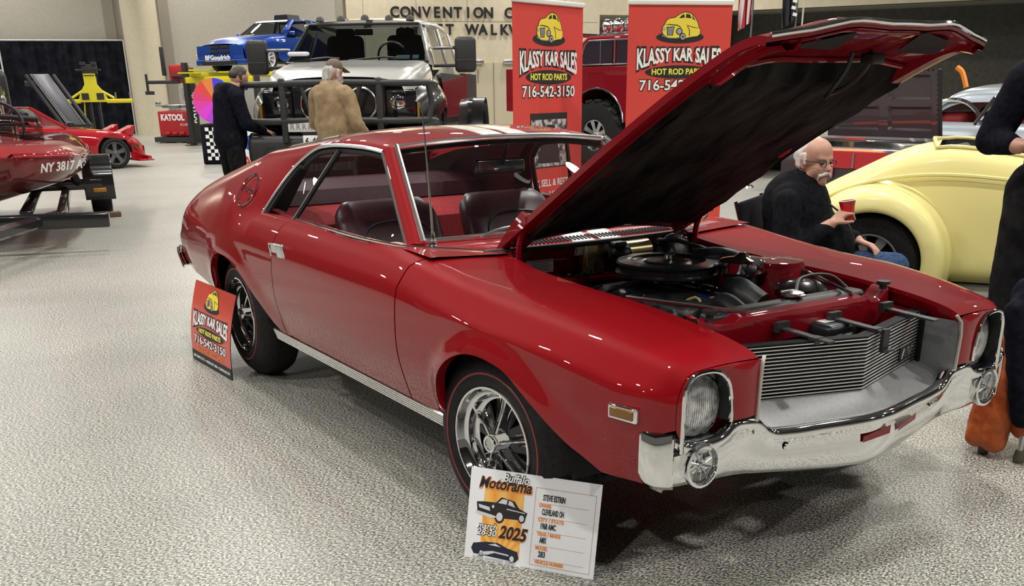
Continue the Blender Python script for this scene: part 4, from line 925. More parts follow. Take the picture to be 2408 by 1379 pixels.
def banner(pl, pr, H, label):
    pl, pr = Vector((*pl, 0)), Vector((*pr, 0)); W = (pr - pl).length; mid = (pl + pr) / 2; e = (pr - pl) / W
    T = thing('roll_up_banner', label, 'banner', tuple(mid), math.atan2(e.y, e.x), 'shop roll-up banners')
    # local: x right, y away from the viewer, z up; print faces -y
    mb = MB(); mb.rbox((0, .0, .05), (W + .02, .10, .09), .02); mb.rbox((0, .12, .012), (.05, .30, .02), .008); mb.rbox((0, -.12, .012), (.05, .30, .02), .008); mb.build('banner_base', CHR2, T)
    mb = MB(); mb.tube([(0, .03, .08), (0, .03, H)], .010, 8); mb.build('support_pole', CHR2, T)
    mb = MB(); mb.rbox((0, 0, H), (W + .01, .03, .035), .008); mb.build('top_rail', mat('white_rail', (.75, .75, .73), .4), T)
    mb = MB(); mb.box((0, .004, (H + .09) / 2), (W, .003, H - .09)); pn = mb.build('banner_sheet', PRED, T, smooth=False)
    M = TR((0, .0015, H - .02), (math.pi / 2, 0, 0))
    klassy(pn, M, W * .82, -.02, W * .98)
    pw, ph, pc = W * .52, .40, -.985
    mb = MB(); flat(mb, [(-pw / 2 - .008, pc - ph / 2 - .008), (pw / 2 + .008, pc - ph / 2 - .008), (pw / 2 + .008, pc + ph / 2 + .008), (-pw / 2 - .008, pc + ph / 2 + .008)], M, .0004); mb.build('photo_border', PBLK, pn, smooth=False)
    mb = MB(); flat(mb, [(-pw / 2, pc - ph / 2), (pw / 2, pc - ph / 2), (pw / 2, pc + ph / 2), (-pw / 2, pc + ph / 2)], M, .0010)
    mb.build('photo_ground', noisy(mat('photo_tones', (.3, .3, .32), .4), (.04, .04, .05), (.62, .60, .60), 22, 4, lo=.42, hi=.6), pn, smooth=False)
    mb = MB(); flat(mb, [(x * .30, y * .30 + pc - .05) for x, y in [(-.48, -.40), (-.50, -.15), (-.35, .05), (-.15, .10), (-.10, .28), (.02, .40), (.20, .38), (.28, .22), (.40, .05), (.48, -.15), (.48, -.42)]], M, .0013)
    flat(mb, ell(.02, pc + .10, .06, .02, 16), M, .0016); flat(mb, [(-pw / 2, pc + ph / 2 - .04), (pw / 2, pc + ph / 2 - .04), (pw / 2, pc + ph / 2), (-pw / 2, pc + ph / 2)], M, .0015); mb.build('photo_hot_rod', PBLK, pn, smooth=False)
    for k, (tx, m_) in enumerate((('WE BUY, SELL & RESTORE', PWHT), ('CLASSICS \u2022 HOT RODS', PWHT), ('HOT ROD CHASSIS & TRUCKS', PBLK))):
        text_part('service_line', tx, .075, M @ TR((0, -1.315 - k * .095, .001)), m_, pn, width=W * .86, bold=.0015)
    return T
banner((-2.881, 1.961), (-3.175, 2.835), 2.02, 'red shop banner directly behind the roof of the red coupe, half turned away')
banner((-2.530, 2.777), (-2.235, 3.560), 2.00, 'red shop banner partly hidden by the raised bonnet, white rail along its top')

# placard by the rear wheel: slightly curled sheet
pl, pr = Vector((-1.745, -.990, 0)), Vector((-1.153, -.960, 0)); e = (pr - pl).normalized(); W = (pr - pl).length; bk = Vector((-e.y, e.x, 0))
PLC = thing('placard', 'red shop placard leaning against the rear wheel of the red coupe', 'sign', tuple((pl + pr) / 2), math.atan2(e.y, e.x))
H = .447
def curl(x, z):   # local: the sheet leans back and bows a little
    t = z / H; return (x, .015 + z * .16 - .022 * math.sin(math.pi * t) , z * .98)
def bend(mb):
    for q in mb.v:
        n = q.y; x, y, z = curl(q.x, q.z); q.x, q.y, q.z = x, y + n, z
    return mb
_build = MB.build
def sheet_parts(par):
    """within this context every built part is bent like the sheet"""
    def f(s, *a, **k):
        bend(s); return _build(s, *a, **k)
    MB.build = f
sheet_parts(PLC)
def strip_grid(z0, z1, y): return [[(x, y, z) for x in np.linspace(-W / 2, W / 2, 3)] for z in np.linspace(z0, z1, 14)]
mb = MB(); mb.grid(strip_grid(0, H, 0)); sh = mb.build('placard_sheet', mat('placard_red', (.60, .07, .045), .35, 0, .3), PLC, weld=False)
mb = MB(); mb.grid(strip_grid(0, H, .004)); mb.build('placard_back', mat('shaded_card_grey', (.05, .05, .05), .7), sh, weld=False)  # shade put into the colour, so the chrome wheel mirrors no red back
mb = MB(); mb.grid(strip_grid(0, .062, -.0008)); mb.build('address_band', PBLK, sh)
M = TR((0, -.0008, H), (math.pi / 2, 0, 0))
klassy(sh, M, W * .86, .0, .47)
text_part('script_line', 'Street Rod Parts & Service', .045, M @ TR((0, -.362, .001)), PORG, sh, width=W * .66, shear=.4)
text_part('address_line', '2002 MAIN ST. RT. 5 \u2022 AKRON, NY 14001 \u2022 KLASSYKAR.COM', .022, M @ TR((0, -.417, .0012)), PWHT, sh, width=W * .92)
MB.build = _build

# tape mark on the floor
mb = MB(); mb.box((-.9, -2.37, .0012), (.13, .012, .001), (0, 0, .35)); mb.box((-.93, -2.41, .0012), (.012, .07, .001), (0, 0, .35)); tag(mb.build('tape_mark', BLACK), 'small black tape mark on the bare floor left of the red coupe', 'floor mark')
# show card by the front wheel
pl, pr = Vector((1.323, -1.000, 0)), Vector((1.687, -.756, 0)); e = (pr - pl).normalized(); W = (pr - pl).length
CD = thing('show_card', 'white owner information card standing against the front wheel of the red coupe', 'sign', tuple((pl + pr) / 2), math.atan2(e.y, e.x))
H = .295
M = TR((0, -.002, 0), (math.pi / 2 - .26, 0, 0)) @ TR((0, H, 0))   # y runs down from the top edge as negative
mb = MB(); mb.prism([(-W / 2, -H), (W / 2, -H), (W / 2, 0), (-W / 2, 0)], .003, M @ TR((0, 0, -.003))); ck = mb.build('card', mat('white_card', (.80, .81, .84), .45), CD, smooth=False)
X = lambda u: (u - .5) * W
Y = lambda v: -v * H
mb = MB(); flat(mb, [(X(.12), Y(.94)), (X(.43), Y(.94)), (X(.43), Y(.16)), (X(.12), Y(.16))], M, .0002)
def rays():
    m = mat('poster_orange', (.80, .36, .05), .5); t, b_ = nt(m); n = t.nodes
    tc = n.new('ShaderNodeTexCoord'); gr = n.new('ShaderNodeTexGradient'); gr.gradient_type = 'RADIAL'; mp = n.new('ShaderNodeMapping')
    mp.inputs['Location'].default_value = (.10, 0, -.14); mp.inputs['Rotation'].default_value = (math.pi / 2, 0, 0)
    mt = n.new('ShaderNodeMath'); mt.operation = 'MULTIPLY'; mt.inputs[1].default_value = 22
    fr = n.new('ShaderNodeMath'); fr.operation = 'PINGPONG'; fr.inputs[1].default_value = .5
    rp = n.new('ShaderNodeValToRGB'); rp.color_ramp.elements[0].color = (.80, .30, .03, 1); rp.color_ramp.elements[1].color = (.84, .52, .14, 1); rp.color_ramp.elements[1].position = .5
    t.links.new(tc.outputs['Object'], mp.inputs[0]); t.links.new(mp.outputs[0], gr.inputs[0]); t.links.new(gr.outputs[0], mt.inputs[0]); t.links.new(mt.outputs[0], fr.inputs[0]); t.links.new(fr.outputs[0], rp.inputs[0]); t.links.new(rp.outputs[0], b_.inputs['Base Color'])
    return m
mb.build('poster_panel', rays(), ck, smooth=False)
NAVY = mat('print_navy', (.012, .014, .035), .5)
def side_car(nm, u, v, w, outline, wheels, m_, chrome=(), glass=()):
    k = w * W; P = lambda o: [(X(u) + x * k, Y(v) + y * k) for x, y in o]
    mb = MB(); flat(mb, P(outline), M, .0005); mb.build(nm, m_, ck, smooth=False)
    for x, y, r in wheels: mb = MB(); flat(mb, P(ell(x, y, r * .8, r, 20)), M, .0008); mb.build('printed_tyre', PBLK, ck, smooth=False)
    mb = MB()
    for x, y, r in wheels: flat(mb, P(ell(x, y, r * .52, r * .66, 20)), M, .0011)
    for o in list(chrome) + list(glass): flat(mb, P(o), M, .0011)
    mb.build('printed_chrome', mat('print_silver', (.62, .62, .64), .4), ck, smooth=False)
side_car('printed_saloon', .265, .43, .40, [(-.50, .10), (-.47, -.10), (-.20, -.15), (.05, -.14), (.46, -.12), (.50, .02), (.34, .08), (.24, .20), (-.02, .24), (-.12, .13), (-.35, .12)], [(-.03, -.12, .12), (.40, -.09, .09)], PBLK,
         [[(-.50, -.06), (-.50, -.10), (-.20, -.17), (-.06, -.13), (-.20, -.10)], [(-.46, .06), (-.44, .0), (-.22, -.04), (-.24, .03)], ell(-.17, .05, .025, .03, 12), [(.10, .05), (.46, .02), (.46, .005), (.10, .03)]], [[(-.08, .13), (.0, .21), (.10, .21), (.09, .12)], [(.12, .12), (.13, .20), (.20, .18), (.26, .09)]])
side_car('printed_low_coupe', .24, .885, .38, [(-.50, .0), (-.46, .10), (-.20, .16), (.05, .17), (.25, .10), (.46, .06), (.50, -.06), (.44, -.14), (-.44, -.10)], [(-.28, -.07, .07), (.36, -.09, .085)], NAVY, [[(-.25, -.04), (-.05, .0), (.28, -.02), (.30, -.05), (0, -.03), (-.15, -.09), (-.35, -.11)]], [[(-.15, .11), (.0, .15), (.12, .10)]])
def ctext(nm, tx, u, v, h, m_, w, z=.001, **k): return text_part(nm, tx, h, M @ TR((X(u), Y(v), z)), m_, ck, width=w * W, **k)
ctext('title_edge', 'Motorama', .282, .158, .050, PORG, .42, .0012, bold=.0035, shear=.25); ctext('title', 'Motorama', .28, .152, .050, PBLK, .41, .0016, bold=.0012, shear=.25)
ctext('top_title_edge', 'Buffalo', .36, .075, .036, PBLK, .20, .0018, bold=.003, shear=.25); ctext('top_title', 'Buffalo', .36, .075, .036, PWHT, .20, .0022, bold=.0006, shear=.25)
ctext('year_edge', '2025', .372, .672, .056, PORG, .225, .0012, bold=.0035, shear=.25); ctext('year', '2025', .37, .667, .056, PBLK, .225, .0016, bold=.0018, shear=.25)
for k, tx in enumerate(('march', '28-30')):
    ctext('dates_edge', tx, .165, .625 + k * .07, .028, PBLK, .155, .0012, bold=.0022, shear=.25); ctext('dates', tx, .165, .625 + k * .07, .028, PWHT, .155, .0016, bold=.0004, shear=.25)
ctext('venue', 'buffalo convention center', .24, .975, .016, mat('print_pale_grey', (.5, .5, .52), .5), .34)
mb = MB()
fr = [(.515, .125), (.965, .125), (.965, .955), (.515, .955)]
for (a, b_), (c, d) in zip(fr, fr[1:] + fr[:1]): mb.box((0, 0, 0), (0, 0, 0)) if False else flat(mb, [(X(min(a, c)) - .0006, Y(max(b_, d)) - .0006), (X(max(a, c)) + .0006, Y(max(b_, d)) - .0006), (X(max(a, c)) + .0006, Y(min(b_, d)) + .0006), (X(min(a, c)) - .0006, Y(min(b_, d)) + .0006)], M, .0004)
for k in range(5): v = .285 + k * .152; flat(mb, [(X(.54), Y(v)), (X(.92), Y(v)), (X(.92), Y(v) + .0008), (X(.54), Y(v) + .0008)], M, .0004)
mb.build('form_lines', mat('print_tan', (.55, .30, .17), .5), ck, smooth=False)
for k, (a, b_) in enumerate((('STEVE ESTRIN', 'OWNER'), ('CLEVELAND OH', 'CITY / STATE'), ('1968 AMC', 'YEAR / MAKE'), ('AMX', 'MODEL'), ('283', 'VEHICLE NUMBER'))):
    v = .225 + k * .152; wa = .0125 * len(a) + .015; wb = .0145 * len(b_) + .02
    ctext('form_entry', a, .565 + wa / 2 + .01, v, .026, PBLK, wa, bold=.0006); ctext('form_caption', b_, .55 + wb / 2, v + .085, .0155, PORG, wb, bold=.0005)

# ------------------------------------------------------------------ other vehicles
def wheel_at(name, par, loc, r, w, rz, rim, spokes=5, rr=.62, tread=0, spoke_w=.32, rimname='wheel_rim'):
    """wheel centred at loc, outer face along local -y turned by rz; r tyre radius, w width"""
    R = TR(loc, (0, 0, rz)) @ TR((0, 0, 0), (math.pi / 2, 0, 0))
    q = r * rr; h = w / 2
    mb = MB(); mb.lathe([(q * .97, h * .75), (q * 1.03, h * .92), ((q + r) / 2, h), (r * .93, h * .93), (r * .985, h * .7), (r, h * .3), (r, -h * .3), (r * .985, -h * .7), (r * .93, -h * .93), ((q + r) / 2, -h), (q, -h * .8)], 40, R)
    if tread:
        n = tread
        for i in range(n):
            for sg in (-1, 1):
                a = 2 * math.pi * (i + .25 * sg) / n; Mt = R @ Matrix.Rotation(a, 4, 'Z') @ TR((r * .985, 0, sg * h * .5), (sg * .35, 0, 0)); mb.M = Mt; mb.rbox((0, 0, 0), (r * .08, 2 * math.pi * r / n * .62, h * .95), .008, n=1); mb.M = None
    t = mb.build(name, RUB, par, angle=40)
    mb = MB(); mb.lathe([(q, h * .80), (q * .99, h * .88), (q * .93, h * .86), (q * .90, h * .55), (q * .88, -h * .2)], 36, R); o = mb.build(rimname, rim, t)
    mb = MB(); mb.lathe([(q * .89, -h * .1), (0, -h * .05)], 24, R); mb.build('wheel_backing', DARK, t)
    mb = MB()
    for i in range(spokes):
        mb.M = R @ Matrix.Rotation(i * 2 * math.pi / spokes + .3, 4, 'Z')
        a = q * spoke_w * .5; mb.grid([[(q * .1, -a * .9, h * .55), (q * .1, a * .9, h * .55)], [(q * .5, -a * .75, h * .62), (q * .5, a * .75, h * .62)], [(q * .93, -a * 1.05, h * .66), (q * .93, a * 1.05, h * .66)]])
        mb.grid([[(q * .1, sg * a * .9, h * .55), (q * .1, sg * a * 1.0, h * .2)] if False else [(q * k, sg * a * f, h * z), (q * k, sg * a * f * 1.1, h * (z - .4))] for k, f, z in ((.1, .9, .55), (.5, .75, .62), (.93, 1.05, .66)) for sg in (1,)])
    mb.M = None; mb.build('wheel_spokes', rim, o)
    mb = MB(); mb.lathe([(q * .2, h * .5), (q * .19, h * .68), (q * .12, h * .74), (0, h * .74)], 20, R); mb.build('wheel_centre', rim, o)
    return t
def half_loft(rows, nu, nv, mirror=True):
    """rows: stations of half sections (x,y,z) from edge to centre line y=0 -> full mirrored grid"""
    A = [cr(r, nv) for r in rows]; A = [[A[i][j] for i in range(len(A))] for j in range(nv)]
    A = [cr(a, nu) for a in A]; G = [[A[j][i] for j in range(nv)] for i in range(nu)]
    return [[tuple(q) for q in g] + [(q[0], -q[1], q[2]) for q in g[::-1][1:]] for g in G]

# ---- silver pick-up with a black grille guard (front along +x)
gL, gR = Vector((-6.42, .62, 0)), Vector((-4.93, 2.44, 0))
C0 = Vector((3.8117, -2.4218, 0))
def col(px, dist, row=205):
    """ground point under a feature seen at (px, row) at a level distance from the tripod spot"""
    d = _f + _r * ((px - 1204) / FPX) - _u * ((row - 1120.8) / FPX); d.z = 0; d.normalize(); q = C0 + d * dist; return Vector((q.x, q.y, 0))
gL, gR = col(572, 12.55), col(990, 12.07)
RH = Vector((.5468, .8372, 0)).normalized(); FH = Vector((-RH.y, RH.x, 0))
def LD(lat, dep): q = C0 + RH * lat + FH * dep; return Vector((q.x, q.y, 0))
lat = (gL - gR).normalized()     # towards the truck's own right is -lat... truck left is image right
ctr = (gL + gR) / 2; fwd = Vector((lat.y, -lat.x, 0))
if fwd.dot(C0 - ctr) < 0: fwd = -fwd
TK = thing('pickup_truck', 'silver pick-up with a black grille guard and five cab roof lamps', 'truck', tuple(ctr), math.atan2(fwd.y, fwd.x)); TK.scale = (1, 1, 1.06)
SILVER = mat('silver_paint', (.60, .60, .58), .3, .4, .9, .5, coat_r=.03); BPAINT = mat('black_paint', (.006, .006, .007), .3, 0, 1, .3, coat_r=.012)
GRAIN = noisy(mat('black_textured', (.02, .02, .021), .5), (.016, .016, .017), (.026, .026, .027), 80, 3)
# hood
rows = [[(-.30, .80, 1.28), (-.27, .74, 1.40), (-.24, .5, 1.455), (-.22, .25, 1.47), (-.21, 0, 1.475)], [(-.55, .90, 1.36), (-.50, .84, 1.50), (-.45, .55, 1.54), (-.42, .28, 1.55), (-.42, 0, 1.555)],
        [(-.95, .95, 1.42), (-.95, .88, 1.57), (-.92, .56, 1.605), (-.90, .28, 1.61), (-.9, 0, 1.615)], [(-1.42, .97, 1.46), (-1.46, .90, 1.63), (-1.44, .56, 1.66), (-1.40, .28, 1.665), (-1.38, 0, 1.67)]]
mb = MB(); mb.grid(half_loft(rows, 24, 16)); mb.build('bonnet', SILVER, TK, angle=50)
# cab
for s in (-1, 1):
    mb = MB(); mb.grid([[(x, s * y, z) for x, y, z in r] for r in [[(-1.42, .97, 1.46), (-1.42, 1.0, 1.30), (-1.42, 1.0, .95)], [(-2.2, .99, 1.60), (-2.2, 1.02, 1.35), (-2.2, 1.02, .75)], [(-3.9, .99, 1.62), (-3.9, 1.02, 1.35), (-3.9, 1.02, .75)], [(-4.4, .96, 1.60), (-4.4, 1.0, 1.3), (-4.4, 1.0, .8)]]]); mb.build('cab_side', SILVER, TK)
    pl = [[(-1.47, .91, 1.63), (-2.06, .74, 2.09)], [(-1.60, .975, 1.60), (-2.18, .79, 2.09)]]
    mb = MB(); mb.grid([[(x, s * y, z) for x, y, z in r] for r in pl]); mb.grid([[(-1.60, s * .975, 1.60), (-2.18, s * .79, 2.09)], [(-1.62, s * .93, 1.60), (-2.2, s * .75, 2.08)]]); pp = mb.build('windscreen_pillar', SILVER, TK, solid=.02)
    mb = MB(); mb.grid([[(-2.08, s * .80, 2.10), (-3.0, s * .815, 2.14), (-4.1, s * .80, 2.12)], [(-2.10, s * .81, 2.05), (-3.0, s * .83, 2.07), (-4.15, s * .82, 2.04)]]); mb.grid([[(-2.82, s * .838, 2.06), (-2.98, s * .838, 2.06)], [(-2.66, s * 1.0, 1.6), (-2.86, s * 1.0, 1.6)]]); mb.grid([[(-4.02, s * .83, 2.05), (-4.20, s * .82, 2.05)], [(-4.05, s * .99, 1.6), (-4.4, s * .98, 1.6)]]); mb.build('door_frame', SILVER, TK, solid=.015)
    mb = MB(); mb.grid([[(-2.15, s * .81, 2.05), (-2.82, s * .833, 2.06)], [(-1.66, s * .975, 1.62), (-2.68, s * .99, 1.62)]]); mb.grid([[(-2.98, s * .833, 2.06), (-4.0, s * .826, 2.05)], [(-2.88, s * .99, 1.62), (-4.05, s * .98, 1.62)]]); mb.build('side_window', glassy('tinted_glass', (.16, .18, .18), 1.2), TK)
    # black front wing and flare
    rows = [[(-.32, .78, 1.27), (-.30, .93, 1.20), (-.28, 1.0, 1.0), (-.34, 1.0, .82)], [(-.60, .90, 1.37), (-.60, 1.05, 1.30), (-.60, 1.13, 1.15), (-.62, 1.14, 1.02)], [(-1.0, .955, 1.43), (-1.0, 1.08, 1.36), (-1.0, 1.17, 1.24), (-1.0, 1.18, 1.14)], [(-1.45, .97, 1.47), (-1.45, 1.05, 1.38), (-1.42, 1.13, 1.2), (-1.38, 1.14, 1.02)], [(-1.75, .995, 1.5), (-1.75, 1.01, 1.38), (-1.75, 1.04, 1.1), (-1.70, 1.05, .75)]]
    A = [cr(r, 12) for r in rows]; G = [cr([A[i][j] for i in range(5)], 24) for j in range(12)]
    mb = MB(); mb.grid([[(q[0], s * q[1], q[2]) for q in g] for g in G]); mb.build('front_wing', BPAINT, TK, angle=60)
    rows = [[(-1.75, 1.02, 1.52), (-1.75, 1.06, 1.3), (-1.75, 1.06, .75)], [(-3.0, 1.02, 1.52), (-3.0, 1.06, 1.25), (-3.0, 1.06, .72)], [(-4.4, 1.02, 1.52), (-4.4, 1.06, 1.2), (-4.4, 1.06, .72)]]
    mb = MB(); mb.grid([[(x, s * y, z) for x, y, z in r] for r in rows]); mb.build('lower_body', BPAINT, TK)
    # dual-wheel rear wing and bed
    mb = MB(); mb.grid([[(x, s * y, z) for y, z in ((.95, 1.62), (1.0, 1.55), (1.0, 1.2), (1.0, .8))] for x in (-4.45, -6.6)]); bd = mb.build('bed_side', BPAINT, TK)
    mb = MB(); mb.grid([[(-5.5 + .62 * math.cos(t), s * y, .55 + .66 * math.sin(t)) for y in (1.0, 1.22, 1.26, 1.22)] for t in np.linspace(-.1, math.pi + .1, 18)]); mb.build('rear_flare', BPAINT, bd)
    # tow mirror
    mb = MB()
    for z in (1.60, 1.80): mb.rbox((-1.72, s * 1.10, z), (.07, .32, .035), .012)
    mb.rbox((-1.72, s * 1.36, 1.72), (.14, .27, .40), .05)
    mi = mb.build('tow_mirror', GRAIN, TK, angle=40); mb = MB(); mb.box((-1.645, s * 1.36, 1.66), (.004, .25, .005)); mb.rbox((-1.66, s * 1.06, 1.80), (.05, .30, .02), .006); mb.build('mirror_bracket', CHR2, mi)
    wheel_at('front_wheel', TK, (-1.02, s * .93, .52), .52, .34, 0 if s < 0 else math.pi, CHR2, 8, .52, 26)
    wheel_at('rear_wheel', TK, (-5.5, s * .95, .50), .50, .34, 0 if s < 0 else math.pi, CHR2, 8, .52)
rows = [[(-2.05, .80, 2.07), (-2.03, .7, 2.10), (-2.0, .4, 2.13), (-1.98, 0, 2.14)], [(-2.6, .83, 2.09), (-2.6, .72, 2.15), (-2.6, .4, 2.18), (-2.6, 0, 2.19)], [(-4.2, .82, 2.06), (-4.2, .7, 2.13), (-4.2, .4, 2.16), (-4.2, 0, 2.17)]]
mb = MB(); mb.grid(half_loft(rows, 12, 10)); mb.build('cab_roof', SILVER, TK, angle=60)
mb = MB(); mb.grid([[(-1.47 + .07 * (1 - (y / .92) ** 2), y, 1.635), (-2.04 + .05 * (1 - (y / .92) ** 2), y * .80, 2.085)] for y in np.linspace(-.91, .91, 13)]); wsk = mb.build('windscreen', glassy('dark_windscreen', (.22, .25, .26), 1.0), TK)
mb = MB(); mb.tube([(-1.46 + .07 * (1 - (y / .92) ** 2), y, 1.64) for y in np.linspace(-.91, .91, 13)], .02, 6)
for s in (-1, 1): mb.tube([(-1.46, s * .91, 1.64), (-2.04, s * .735, 2.085)], .014, 6)
mb.tube([(-2.03 + .05 * (1 - (y / .92) ** 2), y * .80, 2.09) for y in np.linspace(-.91, .91, 13)], .014, 6); mb.build('windscreen_seal', BLACK, wsk)
for y0, y1 in ((.55, -.10), (-.20, -.80)):
    mb = MB(); mb.tube([(-1.36, y0, 1.685), (-1.42, y0 * .7 + y1 * .3, 1.70), (-1.44, y1, 1.665)], .012, 6); mb.build('wiper', BLACK, TK)
mb = MB(); mb.box((-1.55, .58, 1.70), (.003, .17, .07), (0, -.9, 0)); mb.box((-1.55, .74, 1.70), (.003, .08, .07), (0, -.9, 0)); mb.build('windscreen_stickers', mat('pale_blue_sticker', (.5, .72, .75), .5), wsk)
mb = MB(); mb.box((-2.4, 0, 1.5), (.4, 1.6, .3)); mb.box((-3.0, 0, 1.2), (2.6, 1.85, .7))
for y in (-.42, .42): mb.rbox((-2.75, y, 1.72), (.16, .52, .55), .08); mb.rbox((-2.78, y, 2.0), (.10, .26, .16), .04)
mb.rbox((-2.0, 0, 2.0), (.03, .24, .07), .01); mb.build('cab_interior', DARK, TK)
mb = MB(); mb.tube([(-1.72 + .09 * math.sin(t), .42 + .19 * math.cos(t), 1.70 + .17 * math.sin(t)) for t in np.linspace(0, 2 * math.pi, 25)[:-1]], .014, 6, closed=True); mb.build('steering_wheel', BLACK, TK)
mb = MB(); mb.box((-5.5, 0, .85), (2.2, 1.9, .1)); mb.box((-6.58, 0, 1.2), (.06, 1.9, .75)); mb.box((-4.45, 0, 1.2), (.05, 1.9, .8)); mb.box((-3.2, 0, .62), (5.2, 1.1, .22)); mb.build('chassis', DARK, TK)
for y in (-.60, -.32, 0, .32, .60):
    mb = MB(); mb.lathe([(.055, 0), (.05, .03), (.03, .055), (0, .06)], 14, TR((-2.12, y, 2.12 + .025 * (1 - abs(y)))) @ Matrix.Diagonal((1.3, 1, 1, 1))); mb.build('roof_lamp', GRAIN, TK)
# nose: dark grille, headlamps
mb = MB(); mb.rbox((-.34, 0, 1.18), (.10, 1.12, .44), .03); gk = mb.build('grille', BGLOSS, TK)
for y in (-.28, .28):
    mb = MB(); mb.tube([(-.275, y + .17 * math.cos(t), 1.19 + .17 * math.sin(t)) for t in np.linspace(0, 2 * math.pi, 25)[:-1]], .012, 6, closed=True); mb.build('grille_ring', CHR2, gk)
mb = MB(); mb.rbox((-.28, 0, 1.36), (.06, .13, .10), .02); mb.build('nose_emblem', CHR2, gk)
for s in (-1, 1):
    mb = MB(); mb.rbox((-.36, s * .74, 1.17), (.12, .36, .34), .03); h = mb.build('headlamp_housing', BGLOSS, TK)
    mb = MB(); mb.ball((-.31, s * .70, 1.20), (.03, .10, .09), 16, 10); mb.ball((-.33, s * .80, 1.10), (.03, .06, .05), 12, 8); mb.build('headlamp_reflector', CHROME, h)
    mb = MB(); mb.rbox((-.30, s * .74, 1.17), (.02, .35, .33), .01); mb.build('headlamp_lens', LENS, h)
    mb = MB(); mb.rbox((-.34, s * .945, 1.10), (.12, .03, .20), .01); mb.build('corner_lamp', mat('amber_dark', (.30, .17, .03), .25, 0, .6), h)
# bumper and guard
mb = MB(); mb.rbox((-.10, 0, .72), (.34, 2.08, .30), .07); mb.rbox((-.16, 0, .50), (.22, 1.5, .22), .05)
for s in (-1, 1): mb.rbox((-.35, s * 1.0, .74), (.55, .12, .34), .05)
bk_ = mb.build('winch_bumper', GRAIN, TK, angle=40)
for s in (-1, 1):
    mb = MB(); mb.lathe([(.10, 0), (.085, -.03), (.06, -.05), (0, -.05)], 20, TR((.075, s * .74, .66), (0, math.pi / 2, 0))); fo = mb.build('fog_lamp_pocket', DARK, bk_); mb = MB(); mb.ball((.045, s * .74, .66), (.02, .065, .065), 14, 8); mb.build('fog_lamp', LENS, fo)
for z in (1.02, 1.40):
    mb = MB(); mb.tube(cr([(-.42, 1.14, z - .02), (-.14, 1.09, z), (.05, .80, z), (.07, 0, z + .012), (.05, -.80, z), (-.14, -1.09, z), (-.42, -1.14, z - .02)], 40), .034, 10); mb.build('guard_bar', GRAIN, bk_)
for y in (-.56, .56):
    mb = MB(); mb.rbox((.08, y, 1.13), (.06, .075, .66), .02); mb.build('guard_upright', GRAIN, bk_)
for s in (-1, 1):
    mb = MB(); mb.tube(cr([(-.14, s * 1.09, 1.40), (-.16, s * 1.12, 1.2), (-.14, s * 1.09, 1.02)], 12), .032, 8); mb.build('guard_end', GRAIN, bk_); mb = MB(); mb.tube([(.07, s * .35, 1.40), (.07, s * .22, 1.02)], .026, 8); mb.build('guard_strut', GRAIN, bk_)
mb = MB(); mb.rbox((.10, -.36, .965), (.012, .32, .10), .006); pn = mb.build('lettered_plate', mat('plate_white', (.6, .6, .58), .5), bk_)
for i in range(4): text_part('plate_mark', 'R', .09, TR((.109, -.36 + (i - 1.5) * .07, .965), (math.pi / 2, 0, math.pi / 2)), mat('plate_grey', (.2, .2, .2), .5), pn)
mb = MB(); mb.rbox((.10, -.20, .80), (.010, .31, .16), .006); pn = mb.build('licence_plate', PWHT, bk_)
text_part('plate_number', '6 4071', .10, TR((.107, -.20, .815), (math.pi / 2, 0, math.pi / 2)), PBLK, pn, width=.26, bold=.003)
mb = MB(); mb.rbox((-1.44, -.74, 1.85), (.14, .26, .05), .025); tag(mb.build('folded_cloth', mat('white_cloth', (.6, .62, .66), .8), None), 'white folded cloth at the foot of the silver pick-up windscreen', 'cloth')
o = bpy.data.objects['folded_cloth']; o.location = TK.location; o.rotation_euler = TK.rotation_euler

# ---- lifted red pick-up behind the banners
a, b_ = col(1190, 20.6), col(1700, 17.5); ex = (b_ - a).normalized()
RT = thing('pickup_truck', 'tall red pick-up on knobbly tyres with chrome roof lamps, behind the banners', 'truck', tuple(a), math.atan2(ex.y, ex.x))
# local: x to the truck's front (image right), y away from the viewer
RD2 = mat('burgundy_paint', (.20, .004, .012), .5, 0, 1, .06, coat_r=.02)
def sidebox(mb, outline, y0, y1): mb.prism(outline, y1 - y0, Matrix(((1, 0, 0, 0), (0, 0, 1, y0), (0, 1, 0, 0), (0, 0, 0, 1))))
WA_ = [(1.35 + .62 * math.cos(t), .85 + .62 * math.sin(t)) for t in np.linspace(math.pi, 0, 13)]
WB_ = [(4.45 + .62 * math.cos(t), .85 + .62 * math.sin(t)) for t in np.linspace(math.pi, 0, 13)]
WB_ = [(5.0 + .64 * math.cos(t), .85 + .62 * math.sin(t)) for t in np.linspace(math.pi, 0, 13)]
WA_ = [(2.28 + .62 * math.cos(t), .82 + .58 * math.sin(t)) for t in np.linspace(math.pi, 0, 13)]
mb = MB(); sidebox(mb, [(0, 1.0), (1.62, .92)] + WA_ + [(2.95, .88), (4.33, .88)] + WB_ + [(5.65, .95), (6.15, 1.0), (6.15, 1.62), (6.0, 1.70), (4.2, 1.76), (0, 1.76)], 0, 2.0); mb.build('body_side', RD2, RT, bevel=.03)
mb = MB(); sidebox(mb, [(1.72, 1.74), (1.80, 2.16), (1.95, 2.27), (3.5, 2.27), (4.2, 1.76)], .12, 1.88); mb.build('cab', RD2, RT, bevel=.04)
mb = MB(); sidebox(mb, [(1.82, 1.80), (1.92, 2.12), (2.02, 2.18), (2.55, 2.18), (2.55, 1.80)], .095, .12); sidebox(mb, [(2.65, 1.80), (2.65, 2.18), (3.4, 2.18), (3.95, 1.80)], .095, .12); mb.build('side_window', mat('dark_window', (.03, .02, .03), .12, 0, .5), RT, smooth=False)
